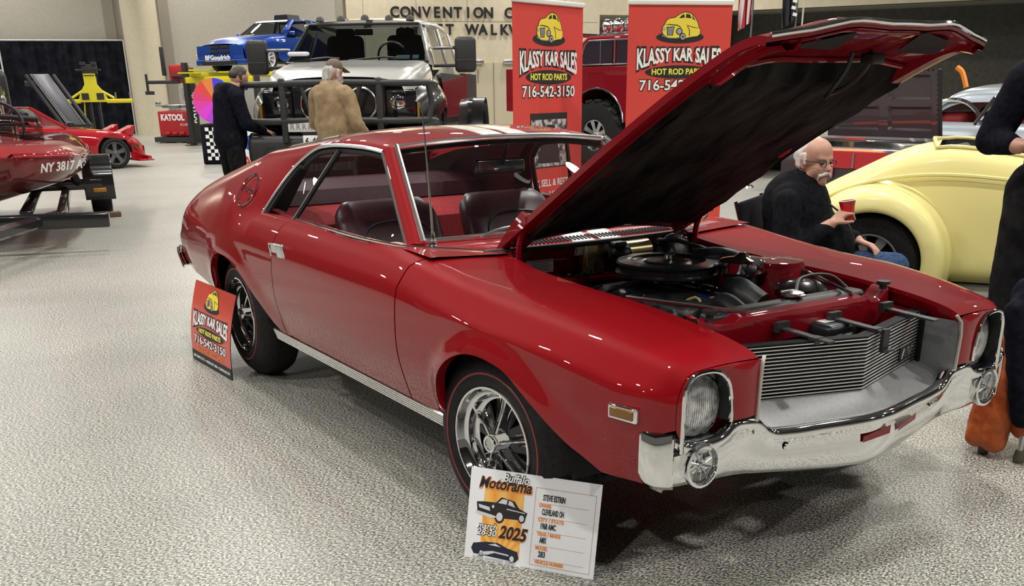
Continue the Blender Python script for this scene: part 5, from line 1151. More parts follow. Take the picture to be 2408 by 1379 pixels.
mb = MB(); mb.tube([(x, .09, z) for x, z in ((1.80, 1.79), (1.91, 2.125), (2.01, 2.19), (3.42, 2.19), (3.98, 1.79), (1.80, 1.79))], .014, 6); mb.tube([(2.28, .09, 1.80), (2.28, .09, 2.18)], .010, 6); mb.tube([(2.6, .09, 1.80), (2.6, .09, 2.18)], .014, 6); mb.build('window_trim', CHR2, RT)
mb = MB(); mb.tube([(1.45, .10, 1.76), (1.72, .14, 2.08), (1.80, .14, 2.30)], .035, 8); mb.tube([(1.45, 1.9, 1.76), (1.72, 1.86, 2.08), (1.80, 1.86, 2.30)], .035, 8); mb.tube([(1.80, .14, 2.29), (1.80, 1.86, 2.29)], .035, 8); rb = mb.build('roll_bar', CHROME, RT)
mb = MB(); mb.rbox((2.62, .95, 2.33), (1.9, .14, .06), .01); rack = mb.build('lamp_rack', CHR2, RT)
for i in range(7):
    mb = MB(); M0 = TR((1.80 + i * .255, .86, 2.47), (math.pi / 2, 0, 0)); mb.lathe([(0, .06), (.06, .05), (.10, .02), (.115, 0), (.11, -.05), (.06, -.10), (0, -.11)], 18, M0); mb.tube([(1.80 + i * .255, .9, 2.34), (1.80 + i * .255, .9, 2.40)], .02, 6); mb.build('roof_lamp', CHROME, rack)
for x in (2.28, 5.0):
    for y in (.12, 1.88):
        wheel_at('off_road_wheel', RT, (x, y, .60), .60, .40, 0 if y < 1 else math.pi, CHR2, 8, .45, 18)
    mb = MB(); mb.rbox((x, 1, .56), (.25, 1.7, .25), .1); mb.build('axle', DARK, RT)
    mb = MB(); mb.tube([(x - .05, .35, .6), (x + .05, .30, 1.1)], .05, 8); mb.build('shock_absorber', mat('orange_shock', (.45, .16, .03), .4), RT)
for W_ in (WA_, WB_): mb = MB(); mb.tube([(q[0], -.005, q[1]) for q in W_], .018, 6); mb.build('arch_trim', CHR2, RT)
mb = MB(); mb.box((1.60, -.012, 1.40), (.10, .02, .26)); mb.build('side_marker', CHR2, RT)
mb = MB(); mb.box((3.1, 1.0, .92), (6.0, 1.2, .16)); mb.build('chassis', DARK, RT)
mb = MB(); mb.rbox((-.01, .22, 1.50), (.03, .22, .36), .02); mb.build('tail_lamp', mat('tail_red', (.30, .01, .01), .3, 0, .6), RT)

# ---- blue race car up on a lift
a, b_ = col(484, 31.0), col(577, 29.6)
nose = (a + b_) / 2; latv = (b_ - a).normalized(); hd_ = Vector((latv.y, -latv.x, 0))
if hd_.dot(C0 - nose) < 0: hd_ = -hd_
ZB = 1.94
hd_ = (hd_ + latv * .12).normalized()
BC = thing('race_car', 'metallic blue racing saloon with a roof scoop, raised on a lift', 'car', (nose.x, nose.y, ZB), math.atan2(hd_.y, hd_.x))
BLUE = mat('blue_metallic', (.008, .06, .36), .35, .35, 1, .4, coat_r=.015)
rows = [[(0, .90, .34), (.02, .86, .60), (.03, .6, .68), (.04, .3, .70), (.04, 0, .70)], [(-.35, .98, .40), (-.35, .97, .70), (-.33, .70, .82), (-.3, .35, .85), (-.28, 0, .86)], [(-.90, 1.0, .55), (-.90, 1.0, .84), (-.90, .78, .92), (-.9, .4, .93), (-.9, 0, .95)], [(-1.5, .97, .45), (-1.5, .96, .85), (-1.5, .80, .97), (-1.5, .4, .99), (-1.5, 0, 1.0)]]
mb = MB(); mb.grid(half_loft(rows, 20, 14)); mb.build('bonnet', BLUE, BC, angle=60)
for s in (-1, 1):
    low = [(0, .28), (-.42, .28)] + [(-.80 + .40 * math.cos(t), .34 + .40 * math.sin(t)) for t in np.linspace(0, math.pi, 13)] + [(-1.4, .26), (-3.4, .26)] + [(-3.85 + .40 * math.cos(t), .34 + .40 * math.sin(t)) for t in np.linspace(0, math.pi, 13)] + [(-4.4, .30), (-4.95, .35)]
    mb = MB(); mb.grid([[(x, s * (.93 if z < .3 else .97), z), (x, s * (.985 if -4.6 < x < -.3 else .93), max(z + .03, .55 + .1)), (x, s * (.96 if x < -.2 else .90), ip(-x, [0, .3, .9, 1.5, 4.6, 4.95], [.60, .70, .84, .88, .96, .9]))] for x, z in low]); sd = mb.build('body_side', BLUE, BC, angle=50)
    mb = MB(); mb.grid([[(-1.5, s * .95, .88), (-1.5, s * .80, .97)], [(-2.3, s * .95, .90), (-2.15, s * .68, 1.36)], [(-2.35, s * .95, .90), (-2.25, s * .68, 1.36)]][:1] + [[(-1.62, s * .94, .89), (-1.62, s * .86, .97)]]); mb.grid([[(-1.5, s * .80, .97), (-2.15, s * .62, 1.38)], [(-1.62, s * .90, .90), (-2.25, s * .68, 1.36)]]); mb.grid([[(-2.95, s * .92, .90), (-2.90, s * .67, 1.37)], [(-3.08, s * .92, .90), (-3.02, s * .67, 1.37)]]); mb.grid([[(-3.6, s * .92, .92), (-3.4, s * .66, 1.36)], [(-4.6, s * .90, .96), (-4.2, s * .62, 1.15)]]); mb.build('roof_pillar', BLUE, BC, solid=.02)
    mb = MB(); mb.grid([[(-1.66, s * .90, .91), (-2.24, s * .67, 1.35)], [(-3.6, s * .91, .92), (-3.4, s * .66, 1.35)]]); mb.build('side_window', glassy('smoked_glass', (.30, .33, .36), 1.2), BC)
    for x in (-.80, -3.85): wheel_at('race_wheel', BC, (x, s * .86, .34), .35, .26, 0 if s < 0 else math.pi, mat('white_rim', (.75, .75, .76), .3, 0, .5), 10, .72, 0, .16)
    mb = MB(); mb.grid([[(.03, s * .40, .56), (.05, s * .40, .68)], [(.0, s * .62, .54), (.0, s * .64, .68)], [(-.14, s * .86, .56), (-.16, s * .86, .68)]]); mb.build('headlamp', mat('smoked_lamp', (.02, .015, .02), .12, 0, 1), BC, solid=.02)
    mb = MB(); mb.rbox((-1.75, s * 1.02, 1.0), (.10, .16, .10), .03); mb.build('door_mirror', BLUE, BC)
    mb = MB(); mb.box((-.12, s * .97, .36), (.28, .03, .02), (0, -.5, 0)); mb.build('canard', mat('silver_fin', (.6, .62, .65), .3, .5), BC)
mb = MB(); mb.grid([[(-2.12, y, 1.385 - abs(y) * .05), (-2.8, y, 1.43 - abs(y) * .05), (-3.5, y, 1.38 - abs(y) * .05)] for y in np.linspace(-.66, .66, 9)]); mb.build('roof', BLUE, BC, solid=.03)
mb = MB(); mb.grid([[(-1.48 + .1 * (1 - (y / .8) ** 2), y, .98), (-2.12 + .06 * (1 - (y / .8) ** 2), y * .80, 1.38)] for y in np.linspace(-.8, .8, 9)]); ww = mb.build('windscreen', glassy('grey_glass', (.45, .47, .48), 1.3), BC)
mb = MB(); mb.grid([[(-2.02 + .07 * (1 - (y / .8) ** 2), y * .825, 1.325), (-2.09 + .06 * (1 - (y / .8) ** 2), y * .81, 1.372)] for y in np.linspace(-.75, .75, 9)]); mb.build('sun_strip', mat('strip_white', (.65, .67, .7), .5), ww)
mb = MB(); mb.prism([(-.28, 0), (.28, 0), (.24, .13), (-.24, .13)], .5, TR((-2.45, 0, 1.41), (math.pi / 2, 0, -math.pi / 2))); mb.build('roof_scoop', BLACK, BC)
mb = MB(); mb.grid([[(.035, y, .33), (.055, y, .45), (.05, y, .66)] for y in np.linspace(-.88, .88, 9)]); mb.rbox((-.02, 0, .24), (.25, 1.85, .16), .04); mb.build('front_bumper', BLUE, BC)
mb = MB(); 
for y in (-.19, .19):
    for z in (.50, .62): mb.rbox((.062, y, z), (.03, .34, .085), .02)
mb.box((.065, 0, .22), (.14, 1.3, .10)); mb.build('grille_openings', DARK, BC)
text_part('sponsor_lettering', 'BFGoodrich', .16, TR((.115, -.05, .355), (math.pi / 2, 0, math.pi / 2)), PWHT, BC, width=.95, bold=.006)
mb = MB(); mb.box((.112, -.05, .27), (.004, .95, .02)); mb.build('sponsor_underline', PWHT, BC)
mb = MB(); mb.box((-2.2, 0, .30), (4.2, 1.5, .1)); mb.box((-2.6, 0, .75), (2.6, 1.6, .3)); mb.tube([(-2.9, -.5, .9), (-2.9, -.5, 1.34), (-2.9, .5, 1.34), (-2.9, .5, .9)], .03, 6); mb.build('floor_and_cage', DARK, BC)
# its lift: four black posts, yellow runways
YEL = mat('lift_yellow', (.72, .62, .02), .45)
LF = thing('car_lift', 'black four-post lift with yellow runways under the blue racing saloon', 'lift', (nose.x, nose.y, 0), BC.rotation_euler.z)
for x in (.15, -4.9):
    for y in (-1.35, 1.35):
        mb = MB(); mb.rbox((x, y, 1.1), (.14, .14, 2.2), .01); mb.box((x, y, .01), (.35, .35, .02)); mb.build('lift_post', GRAIN, LF)
    mb = MB(); mb.rbox((x, 0, 1.74), (.14, 2.7, .16), .01); mb.build('cross_beam', YEL if x > 0 else GRAIN, LF)
for y in (-.78, .78):
    mb = MB(); mb.rbox((-2.35, y, 1.885), (5.3, .50, .10), .01); mb.box((.45, y, 1.92), (.55, .46, .03), (0, .0, 0)); mb.build('runway', YEL, LF)

# ------------------------------------------------------------------ cars on the right
CREAMY = mat('pale_yellow_paint', (.74, .66, .27), .6, 0, .3, .3, coat_r=.25)
ex = (RH * .91 - FH * .41).normalized(); a = LD(2.36, 6.6) - ex * .62
HR = thing('hot_rod', 'pale yellow open hot rod with a round rear wing, behind the seated man', 'car', tuple(a), math.atan2(ex.y, ex.x))
# local: x forward (image right), y away from the viewer, z up; near side y=0
L_ = 2.9
def rod_top(x): return ipc(x, [(-.25, .35), (0, .56), (.2, .70), (.45, .83), (.65, .93), (.83, .99), (1.05, 1.02), (1.6, .95), (2.2, .90), (3.4, .88)])[0]
mb = MB(); G = []
for x in np.linspace(-.25, 3.4, 50):
    zt = rod_top(x); k = min(1, max(0, (x + .25) / .5)) ** .5; yb = .42 * (1 - k)
    G.append([(x, yb + .06, .20), (x, yb + .01, .26), (x, yb + .0, .42), (x, yb + .01, .62 * zt + .05), (x, yb + .03, zt - .14), (x, yb + .06, zt - .05), (x, yb + .13, zt)])
def fold(g): return g + [(q[0], 1.5 - q[1], q[2]) for q in g[::-1]]
Gs = [[tuple(q) for q in cr(g, 18)] for g in G]
mb.grid(Gs); mb.grid([[(x_[0], 1.5 - x_[1], x_[2]) for x_ in g] for g in Gs])
# deck behind the cockpit and cowl in front
mb.grid([[Gs[i][-1], (Gs[i][-1][0], .75, Gs[i][-1][2] + .03), (Gs[i][-1][0], 1.5 - Gs[i][-1][1], Gs[i][-1][2])] for i in range(0, 17)])
mb.grid([[Gs[i][-1], (Gs[i][-1][0], .75, Gs[i][-1][2] + .04), (Gs[i][-1][0], 1.5 - Gs[i][-1][1], Gs[i][-1][2])] for i in range(40, 50)])
mb.grid([Gs[0], [(-.25, .75, q[2]) for q in Gs[0]], [(-.25, 1.5 - q[1], q[2]) for q in Gs[0]]])
BD = mb.build('body', CREAMY, HR, angle=60)
rim_ = [(q[-1][0], q[-1][1] + .01, q[-1][2] + .012) for q in Gs[16:40]]
mb = MB(); mb.tube(rim_ + [(rim_[-1][0] + .05, .75, rim_[-1][2] + .02)] + [(x, 1.5 - y, z) for x, y, z in rim_[::-1]] + [(rim_[0][0] - .05, .75, rim_[0][2] + .03)], .013, 8, closed=True); mb.build('cockpit_rim', CREAMY, BD)
mb = MB(); mb.tube(cr([(-.02, .06, .52), (.2, -.004, .66), (.5, -.012, .80), (.8, -.012, .86), (1.1, -.012, .87), (1.8, -.008, .81), (2.8, -.004, .76)], 30), .012, 6); mb.tube([(1.93, -.004, .20), (1.93, .0, .72)], .003, 4); mb.build('body_bead', CREAMY, BD)
mb = MB(); mb.grid([[(x, y, z) for y, z in ((.13, rod_top(x) - .02), (.18, .5), (1.32, .5), (1.355, rod_top(x) - .004))] for x in np.linspace(.93, 2.7, 14)]); mb.grid([[(.93, y, z) for y in np.linspace(.14, 1.36, 5)] for z in (.5, rod_top(.93) + .005)]); mb.rbox((1.35, .75, .80), (.22, 1.1, .42), .08); mb.build('cockpit', mat('cockpit_black', (.015, .016, .015), .6), HR)
mb = MB(); mb.tube([(2.05 + .07 * math.sin(t), .42 + .20 * math.cos(t), .90 + .12 * math.sin(t)) for t in np.linspace(0, 2 * math.pi, 25)[:-1]], .016, 6, closed=True); mb.tube([(1.0, .2, .95), (1.1, .75, 1.0), (1.0, 1.3, .95)], .03, 6); mb.build('steering_wheel', BLACK, HR)
mb = MB()
for i in range(7): mb.box((1.62 + i * .10, .60, .88), (.05, .4, .10), (0, .5, .3))
mb.build('dash_dials', mat('dial_grey', (.18, .18, .17), .5), HR)
# rear wing: arc sweeping over the wheel, flaring to the viewer
wc = Vector((.62, -.06, .33)); mb = MB(); G = []
for t in np.linspace(math.radians(205), math.radians(-42), 40):
    c, s_ = math.cos(t), math.sin(t)
    def P(r, y): return (wc.x + r * c * 1.02, y, max(.10, wc.z + r * s_))
    G.append([P(.50, .02), P(.475, -.03), P(.46, -.12), P(.45, -.20), P(.42, -.255), P(.36, -.28), P(.335, -.28), P(.325, -.26), P(.325, -.10)])
mb.grid([[tuple(q) for q in cr(g, 22)] for g in G]); RW = mb.build('rear_wing', CREAMY, HR, angle=60)
mb = MB(); mb.grid([[(wc.x + .335 * math.cos(t), y, wc.z + .335 * math.sin(t)) for y in (-.22, .12)] for t in np.linspace(0, 2 * math.pi, 25)]); mb.lathe([(0, 0), (.34, 0)], 24, TR((wc.x, .02, wc.z), (math.pi / 2, 0, 0))); mb.build('wheel_arch_lining', DARK, RW)
wheel_at('rear_wheel', HR, (wc.x, -.12, .32), .32, .20, 0, mat('dull_hub', (.30, .28, .27), .4, .6), 8, .62)
mb = MB(); mb.box((2.3, -.05, .17), (2.6, .22, .03)); mb.box((2.0, .3, .14), (3.0, .5, .10)); rbx = mb.build('running_board', mat('board_grey', (.06, .06, .055), .5), HR)
mb = MB(); mb.box((2.3, -.165, .17), (2.6, .012, .035)); mb.build('board_trim', CHR2, rbx)
wheel_at('front_wheel', HR, (3.2, -.10, .31), .31, .20, 0, CHR2, 8, .6)
mb = MB(); mb.tube([(1.66, -.05, .05), (1.62, -.05, .22)], .03, 8); mb.build('exhaust_tip', BLACK, HR)

# car with an open boot lid showing its ribbed inside
a, b_ = col(1950, 13.2, 325), col(2190, 12.5, 325); ex = (b_ - a).normalized()
LC = thing('show_car', 'dark plum saloon with its boot lid raised, red light strip along the sill', 'car', tuple((a + b_) / 2), math.atan2(ex.y, ex.x))
PLUM = mat('plum_grey_paint', (.055, .042, .050), .38, .2, .6, .4)
# local: x right, y away, z up; lid stands upright facing the viewer
def lid(u, v, d=0): return (u * (.72 - .04 * v), .05 + d - .14 * v + .05 * (1 - u * u), .83 + .72 * v)
mb = MB(); us = np.linspace(-1, 1, 25); vs_ = np.linspace(0, 1, 15)
mb.grid([[lid(u, v, .05) for v in vs_] for u in us]); mb.grid([[lid(u, v, 0 if (abs(u) > .86 or v < .12 or v > .9 or abs(u) < .10 or abs(v - .52) < .07) else .035) for v in np.linspace(0, 1, 29)] for u in np.linspace(-1, 1, 49)])
for u in (-1, 1): mb.grid([[lid(u, v), lid(u, v, .05)] for v in vs_])
mb.grid([[lid(u, 1), lid(u, 1, .05)] for u in us]); bl = mb.build('boot_lid', PLUM, LC, angle=40)
mb = MB(); mb.tube([lid(1.02, v, .02) for v in vs_], .022, 6); mb.build('lid_seal', BLACK, bl)
mb = MB(); mb.grid([[(x, y, z) for y, z in ((-.50, .30), (-.52, .55), (-.48, .70), (-.40, .745), (-.05, .77))] for x in np.linspace(-.95, .95, 9)]); mb.box((0, .70, .55), (1.9, 1.6, .5)); bdy = mb.build('body', PLUM, LC, angle=50)
mb = MB(); mb.grid([[(x, -.50 + .05 * (x / .95) ** 2, .77 + z) for z in (-.03, .0, .02, .03)] for x in np.linspace(-.92, .92, 15)]); mb.tube([(x, -.47, .80) for x in np.linspace(-.9, .9, 9)], .022, 8, flat=.6); mb.build('sill_chrome', CHROME, LC)
mb = MB(); mb.rbox((.02, -.49, .835), (.26, .03, .022), .006); mb.build('red_badge', mat('red_badge', (.45, .03, .03), .4), LC)
mb = MB(); mb.box((-.15, -.515, .71), (1.1, .02, .02)); mb.build('light_strip', mat('red_led', (.9, .1, .05), .4, emit=(1, .10, .04), estr=3.5), LC)
mb = MB(); mb.box((-.1, -.51, .60), (1.3, .03, .18)); bt = mb.build('red_trim_panel', mat('red_trim', (.42, .015, .02), .5), LC)
mb = MB(); mb.box((-.33, -.53, .60), (.02, .02, .16)); mb.box((.05, -.53, .60), (.02, .02, .16)); mb.build('panel_divider', CHR2, bt)
mb = MB(); mb.rbox((-.42, -.54, .47), (.44, .02, .15), .01); mb.build('plate_frame', mat('pink_frame', (.55, .16, .20), .4), bt)
mb = MB(); mb.box((-.42, -.553, .47), (.38, .005, .11)); mb.build('star_plate', noisy(mat('navy_plate', (.02, .03, .15), .4), (.01, .02, .12), (.5, .5, .6), 60, 1, lo=.62, hi=.66), bt)
for s in (-1, 1): wheel_at('rear_wheel', LC, (s * .80, .55, .32), .32, .22, math.pi / 2 * (1 if s > 0 else -1), CHR2, 8, .6)
mb = MB(); mb.tube(cr([(.74, .45, 1.36), (.70, .45, 1.46), (.66, .45, 1.53), (.60, .45, 1.57)], 12), .03, 6); tag(mb.build('orange_frame_edge', mat('orange_paint', (.75, .22, .02), .4), None), 'thin orange edge showing beside the raised plum boot lid', 'car frame')
o = bpy.data.objects['orange_frame_edge']; o.location = LC.location; o.rotation_euler = LC.rotation_euler

# silver 1950s saloon with its lid raised behind
a, b_ = col(2195, 15.8, 300), col(2480, 14.6, 300); ex = (b_ - a).normalized()
SV = thing('vintage_saloon', 'silver blue vintage saloon with chrome window frames and red seats, bonnet raised', 'car', tuple(a), math.atan2(ex.y, ex.x)); SV.scale = (1.13, 1.13, 1.06)
SBL = mat('silver_blue_paint', (.36, .40, .44), .3, .45, .9, .5)
mb = MB(); G = []
for x, h in ((-.2, .95), (0, 1.16), (.25, 1.27), (.6, 1.30), (1.0, 1.29), (1.4, 1.22), (1.7, 1.10)):
    G.append([(x, .05, h - .20), (x, .10, h - .06), (x, .3, h), (x, .8, h + .03), (x, 1.3, h), (x, 1.55, h - .2)])
A = [cr([g[k] for g in G], 24) for k in range(6)]; mb.grid([[tuple(q) for q in cr([A[k][i] for k in range(6)], 16)] for i in range(24)]); mb.build('roof', SBL, SV, angle=60)
mb = MB(); mb.grid([[(x, y, z) for y, z in ((-.05, .3), (-.1, .55), (-.08, .78), (.03, .86))] for x in np.linspace(-.9, 2.6, 12)]); mb.build('body_side', SBL, SV, angle=60)
mb = MB(); arch1 = cr([(-.35, 0, .86), (-.2, .02, 1.02), (.1, .04, 1.12), (.4, .04, 1.10), (.6, .03, .98), (.68, 0, .86)], 24); mb.tube([tuple(q) for q in arch1], .028, 8)
arch2 = cr([(.80, 0, .86), (.86, .03, 1.02), (1.05, .04, 1.13), (1.3, .04, 1.14), (1.7, .03, 1.05), (1.9, 0, .86)], 24); mb.tube([tuple(q) for q in arch2], .028, 8); mb.tube([(.62, .0, .84), (.84, .02, 1.16)], .035, 8); mb.build('window_frame', CHROME, SV)
mb = MB(); mb.grid([[(q[0], q[1] + .02, q[2]), (q[0], .05, .86)] for q in arch1]); mb.grid([[(q[0], q[1] + .02, q[2]), (q[0], .05, .86)] for q in arch2]); mb.build('window_glass', glassy('pale_glass', (.82, .88, .9), 1.2), SV)
mb = MB(); mb.rbox((.1, .7, .86), (.5, 1.2, .22), .08); mb.rbox((1.25, .7, .88), (.5, 1.2, .30), .08); mb.build('seats', mat('red_seat', (.42, .02, .02), .5), SV)
mb = MB(); mb.box((.6, .8, .55), (3.0, 1.4, .4)); mb.grid([[(x, 1.5, z) for z in (.8, 1.15)] for x in (-.2, 1.8)]); mb.build('interior_shadow', DARK, SV)
mb = MB(); mb.tube([(.42, .35, 1.10), (.42, .35, 1.02)], .004, 4); mb.ball((.42, .35, .98), (.06, .02, .06), 8, 6); mb.ball((.30, .35, .88), (.09, .02, .07), 8, 6); mb.build('hanging_dice', BLACK, SV)
mb = MB(); G = [[(x * (1 - .08 * v) + .45, 2.2 + .25 * v, 1.02 + .48 * v - .10 * (x / .75) ** 2 * v) for v in np.linspace(0, 1, 8)] for x in np.linspace(-.75, .75, 17)]; mb.grid(G); o = mb.build('raised_bonnet', mat('pale_blue_underside', (.42, .48, .55), .4, .2, .4), SV, solid=.03)
mb = MB(); mb.tube([G[0][j] for j in range(8)], .03, 6); mb.tube([G[-1][j] for j in range(8)], .03, 6); mb.tube([(-.1, 2.15, 1.0), (.0, 2.25, 1.42)], .02, 6); mb.build('bonnet_edge', CHROME, o)
for x in (-.5, 2.2): wheel_at('wheel', SV, (x, -.02, .32), .32, .2, 0, CHR2, 8, .6)

# flags beyond the bonnet
def flag(px, dist, topz, H, label, kind):
    g = col(px, dist); F = thing('flag', label, 'flag', tuple(g), math.atan2(_r.y, _r.x))
    sx = 1 if kind else -1
    mb = MB(); mb.tube([(0, 0, 0), (0, 0, topz + .3)], .014, 8); mb.lathe([(.20, 0), (.18, .03), (.03, .05), (0, .05)], 20); mb.build('flag_pole', CHR2, F)
    mb = MB(); G = []
    for v in np.linspace(0, 1, 16):
        row = []
        for u in np.linspace(0, 1, 18):
            wv = (.17 + .05 * v) * (1 - .35 * v * u)
            row.append((-.02 - u * wv + (.02 * math.sin(u * 9 + v * 3)), .05 * math.sin(u * 14 + v * 2) * (.4 + v), topz - v * H - .18 * H * u * (1 - v * .3)))
        G.append(row)
    mb.grid(G)
    if kind == 0:
        m_ = mat('flag_stripes', (.5, .02, .03), .7); t, b = nt(m_); n = t.nodes; uv = n.new('ShaderNodeAttribute'); uv.attribute_name = 'u'
        sn = n.new('ShaderNodeMath'); sn.operation = 'PINGPONG'; sn.inputs[1].default_value = .5; ml = n.new('ShaderNodeMath'); ml.operation = 'MULTIPLY'; ml.inputs[1].default_value = 4; gt = n.new('ShaderNodeMath'); gt.operation = 'GREATER_THAN'; gt.inputs[1].default_value = .25
        mx = n.new('ShaderNodeMix'); mx.data_type = 'RGBA'; mx.inputs[6].default_value = (.45, .02, .04, 1); mx.inputs[7].default_value = (.75, .74, .72, 1)
        t.links.new(uv.outputs['Fac'], ml.inputs[0]); t.links.new(ml.outputs[0], sn.inputs[0]); t.links.new(sn.outputs[0], gt.inputs[0]); t.links.new(gt.outputs[0], mx.inputs[0]); t.links.new(mx.outputs[2], b.inputs['Base Color'])
    else: m_ = mat('flag_black', (.012, .012, .018), .7)
    o = mb.build('flag_cloth', m_, F, weld=False); at = o.data.attributes.new('u', 'FLOAT', 'POINT'); at.data.foreach_set('value', [u * .75 + v * .0 for v in np.linspace(0, 1, 16) for u in np.linspace(0, 1, 18)])
    if kind:
        for k in range(7): mb = MB(); mb.box((-.04 - .012 * (k % 3), -.075, topz - .22 - k * .085), (.06, .004, .04), (0, .25, 0)); mb.build('flag_print', PWHT, o)
    return F
flag(1757, 15.6, 3.05, .82, 'hanging flag with red and white stripes beside the bonnet top', 0)
flag(1858, 15.6, 3.05, .80, 'black flag with white print on a silver pole beside the striped flag', 1)
g = col(1873, 15.0); mb = MB(); mb.tube([(g.x, g.y, 0), (g.x, g.y, 2.63)], .012, 6); tag(mb.build('whip_pole', mat('cream_pole', (.55, .50, .40), .5)), 'thin cream pole standing beside the black flag', 'pole')

# ------------------------------------------------------------------ left side
CLOTH = noisy(mat('black_drape', (.008, .008, .011), .85), (.005, .005, .008), (.014, .014, .02), 3, 3)
DR = thing('backdrop_drape', 'tall black drape hung from a pipe frame against the left wall', 'drape', tuple(WO + WA * (-2) + WN * .35))
mb = MB(); G = []
for u in np.linspace(-2.8, 2.1, 160): d = .05 * math.sin(u * 13) + .025 * math.sin(u * 29 + 1); G.append([tuple(WA * u + WN * d * (.5 + .5 * (1 - z / 3.2)) + Vector((0, 0, z))) for z in (0.03, 1, 2, 3.16)])
mb.grid(G); mb.build('drape_cloth', CLOTH, DR)
mb = MB(); mb.tube([tuple(WA * -2.8 + Vector((0, 0, 3.19))), tuple(WA * 2.12 + Vector((0, 0, 3.19)))], .022, 8); mb.build('drape_pipe', mat('pipe_white', (.6, .6, .58), .4), DR)
for u in (-1.95, 2.13): mb = MB(); mb.tube([tuple(WA * u + WN * .08), tuple(WA * u + WN * .08 + Vector((0, 0, 3.2)))], .03, 8); mb.box(tuple(WA * u + Vector((0, 0, .01))), (.3, .3, .02)); mb.build('drape_upright', MATP if False else MATS['pipe_white'], DR)
rzw = math.atan2(WA.y, WA.x)
# yellow two-arm lift on a mast
g = col(215, 34.5); YL = thing('mast_lift', 'yellow lift cradle with spread arms on a black mast, in front of the drape', 'lift', tuple(g), rzw - .1); YL.scale = (.78, 1, .91)
mb = MB()
for x in (-.16, .16): mb.rbox((x, .1, 1.05), (.10, .14, 2.1), .01)
mb.box((0, .1, .03), (.9, .9, .06)); mb.build('mast', GRAIN, YL)
mb = MB(); mb.rbox((0, .1, 2.32), (.55, .2, .30), .02); mb.box((-.2, 0, 2.5), (.2, .1, .1)); mb.box((.2, 0, 2.5), (.2, .1, .1)); mb.tube([(-.5, 0, 2.30), (.45, 0, 2.30)], .025, 6); mb.build('mast_head', GRAIN, YL)
mb = MB(); sidebox(mb, [(-.22, 2.18), (.20, 2.18), (.22, 1.85), (.45, 1.60), (.60, 1.30), (-.55, 1.30), (-.42, 1.60), (-.22, 1.85)], -.10, .0)
mb.rbox((-.95, -.05, 1.33), (.95, .16, .13), .02); mb.rbox((.98, -.05, 1.33), (.95, .16, .13), .02); mb.tube([(-.25, -.05, 1.7), (-.8, -.05, 1.42)], .04, 6); mb.tube([(.25, -.05, 1.7), (.8, -.05, 1.42)], .04, 6)
cr_ = mb.build('lift_cradle', YEL, YL, bevel=.01)
mb = MB(); mb.box((-.25, -.11, 1.48), (.26, .02, .20)); mb.box((.30, -.11, 1.48), (.26, .02, .20)); mb.box((0, -.11, 2.13), (.4, .02, .03)); mb.build('cradle_plates', GRAIN, cr_)
for x in (-1.38, .85, 1.38):
    mb = MB(); mb.tube([(x, -.05, 1.4), (x, -.05, 1.60)], .035, 8); mb.build('lift_pad_post', CHR2, cr_)
mb = MB(); mb.tube(cr([(-.34, .0, 1.3), (-.38, .0, .9), (-.30, .0, .45), (-.28, 0, .05)], 12), .025, 6); mb.build('yellow_hose', YEL, YL)
# grey ramp leaning
g = col(125, 34.0); RP = thing('ramp_lift', 'grey and black tilted ramp lift standing before the drape', 'lift', tuple(g), rzw - .1)
mb = MB()
for x in (-.38, .38): mb.tube([(x + .55, -.3, .55), (x - .35, .15, 1.95)], .06, 6)
mb.box((.45, 0, .3), (.9, .6, .6)); mb.rbox((-.6, .2, 1.72), (.4, .2, .15), .02); mb.build('ramp_frame', GRAIN, RP)
mb = MB(); mb.add([(.30, -.33, .58), (.80, -.33, .58), (-.10, .12, 1.98), (-.60, .12, 1.98)], [(0, 1, 2, 3)]); mb.build('ramp_deck', mat('ramp_grey', (.16, .16, .18), .5), RP, solid=.04)
mb = MB()
for x in (.30, .36, .78): mb.tube([(x, -.36, .58), (x - .90, .09, 1.98)], .015, 6)
mb.build('ramp_edge', CHR2, RP)
# tyre changer
g = col(412, 33.5); KT = thing('tyre_changer', 'red tyre changer with a swing arm, standing by the round column', 'workshop machine', tuple(g), rzw - .35)
KR = mat('machine_red', (.42, .015, .02), .4)
mb = MB(); mb.rbox((0, 0, .55), (1.0, .8, .72), .03); kb = mb.build('cabinet', KR, KT)
text_part('machine_lettering', 'KATOOL', .24, TR((-.05, -.41, .72), (math.pi / 2, 0, 0)), PWHT, kb, width=.72, bold=.012)
text_part('machine_small_lettering', 'K168', .10, TR((.28, -.41, .52), (math.pi / 2, 0, 0)), PWHT, kb, width=.22)
mb = MB()
for x in (-.22, 0, .22): mb.rbox((x, -.45, .28), (.14, .12, .06), .02)
mb.build('foot_pedals', KR, kb)
mb = MB(); mb.box((.15, 0, .10), (1.6, 1.0, .14))
for x in (-.4, .1, .6): mb.box((x, 0, .02), (.2, 1.0, .04))
mb.build('pallet', mat('pallet_black', (.03, .03, .03), .7), KT)
mb = MB(); mb.lathe([(.42, 0), (.42, .06), (0, .07)], 24, TR((-.05, 0, 1.0))); mb.rbox((-.05, -.1, 1.06), (1.15, .12, .07), .02); mb.rbox((-.55, -.1, 1.12), (.14, .14, .12), .02); mb.build('turntable', CHR2, KT)
mb = MB(); mb.rbox((.45, .3, 1.30), (.14, .22, .9), .02); mb.rbox((.12, .2, 1.95), (.55, .3, .52), .05); mb.build('tower', KR, KT)
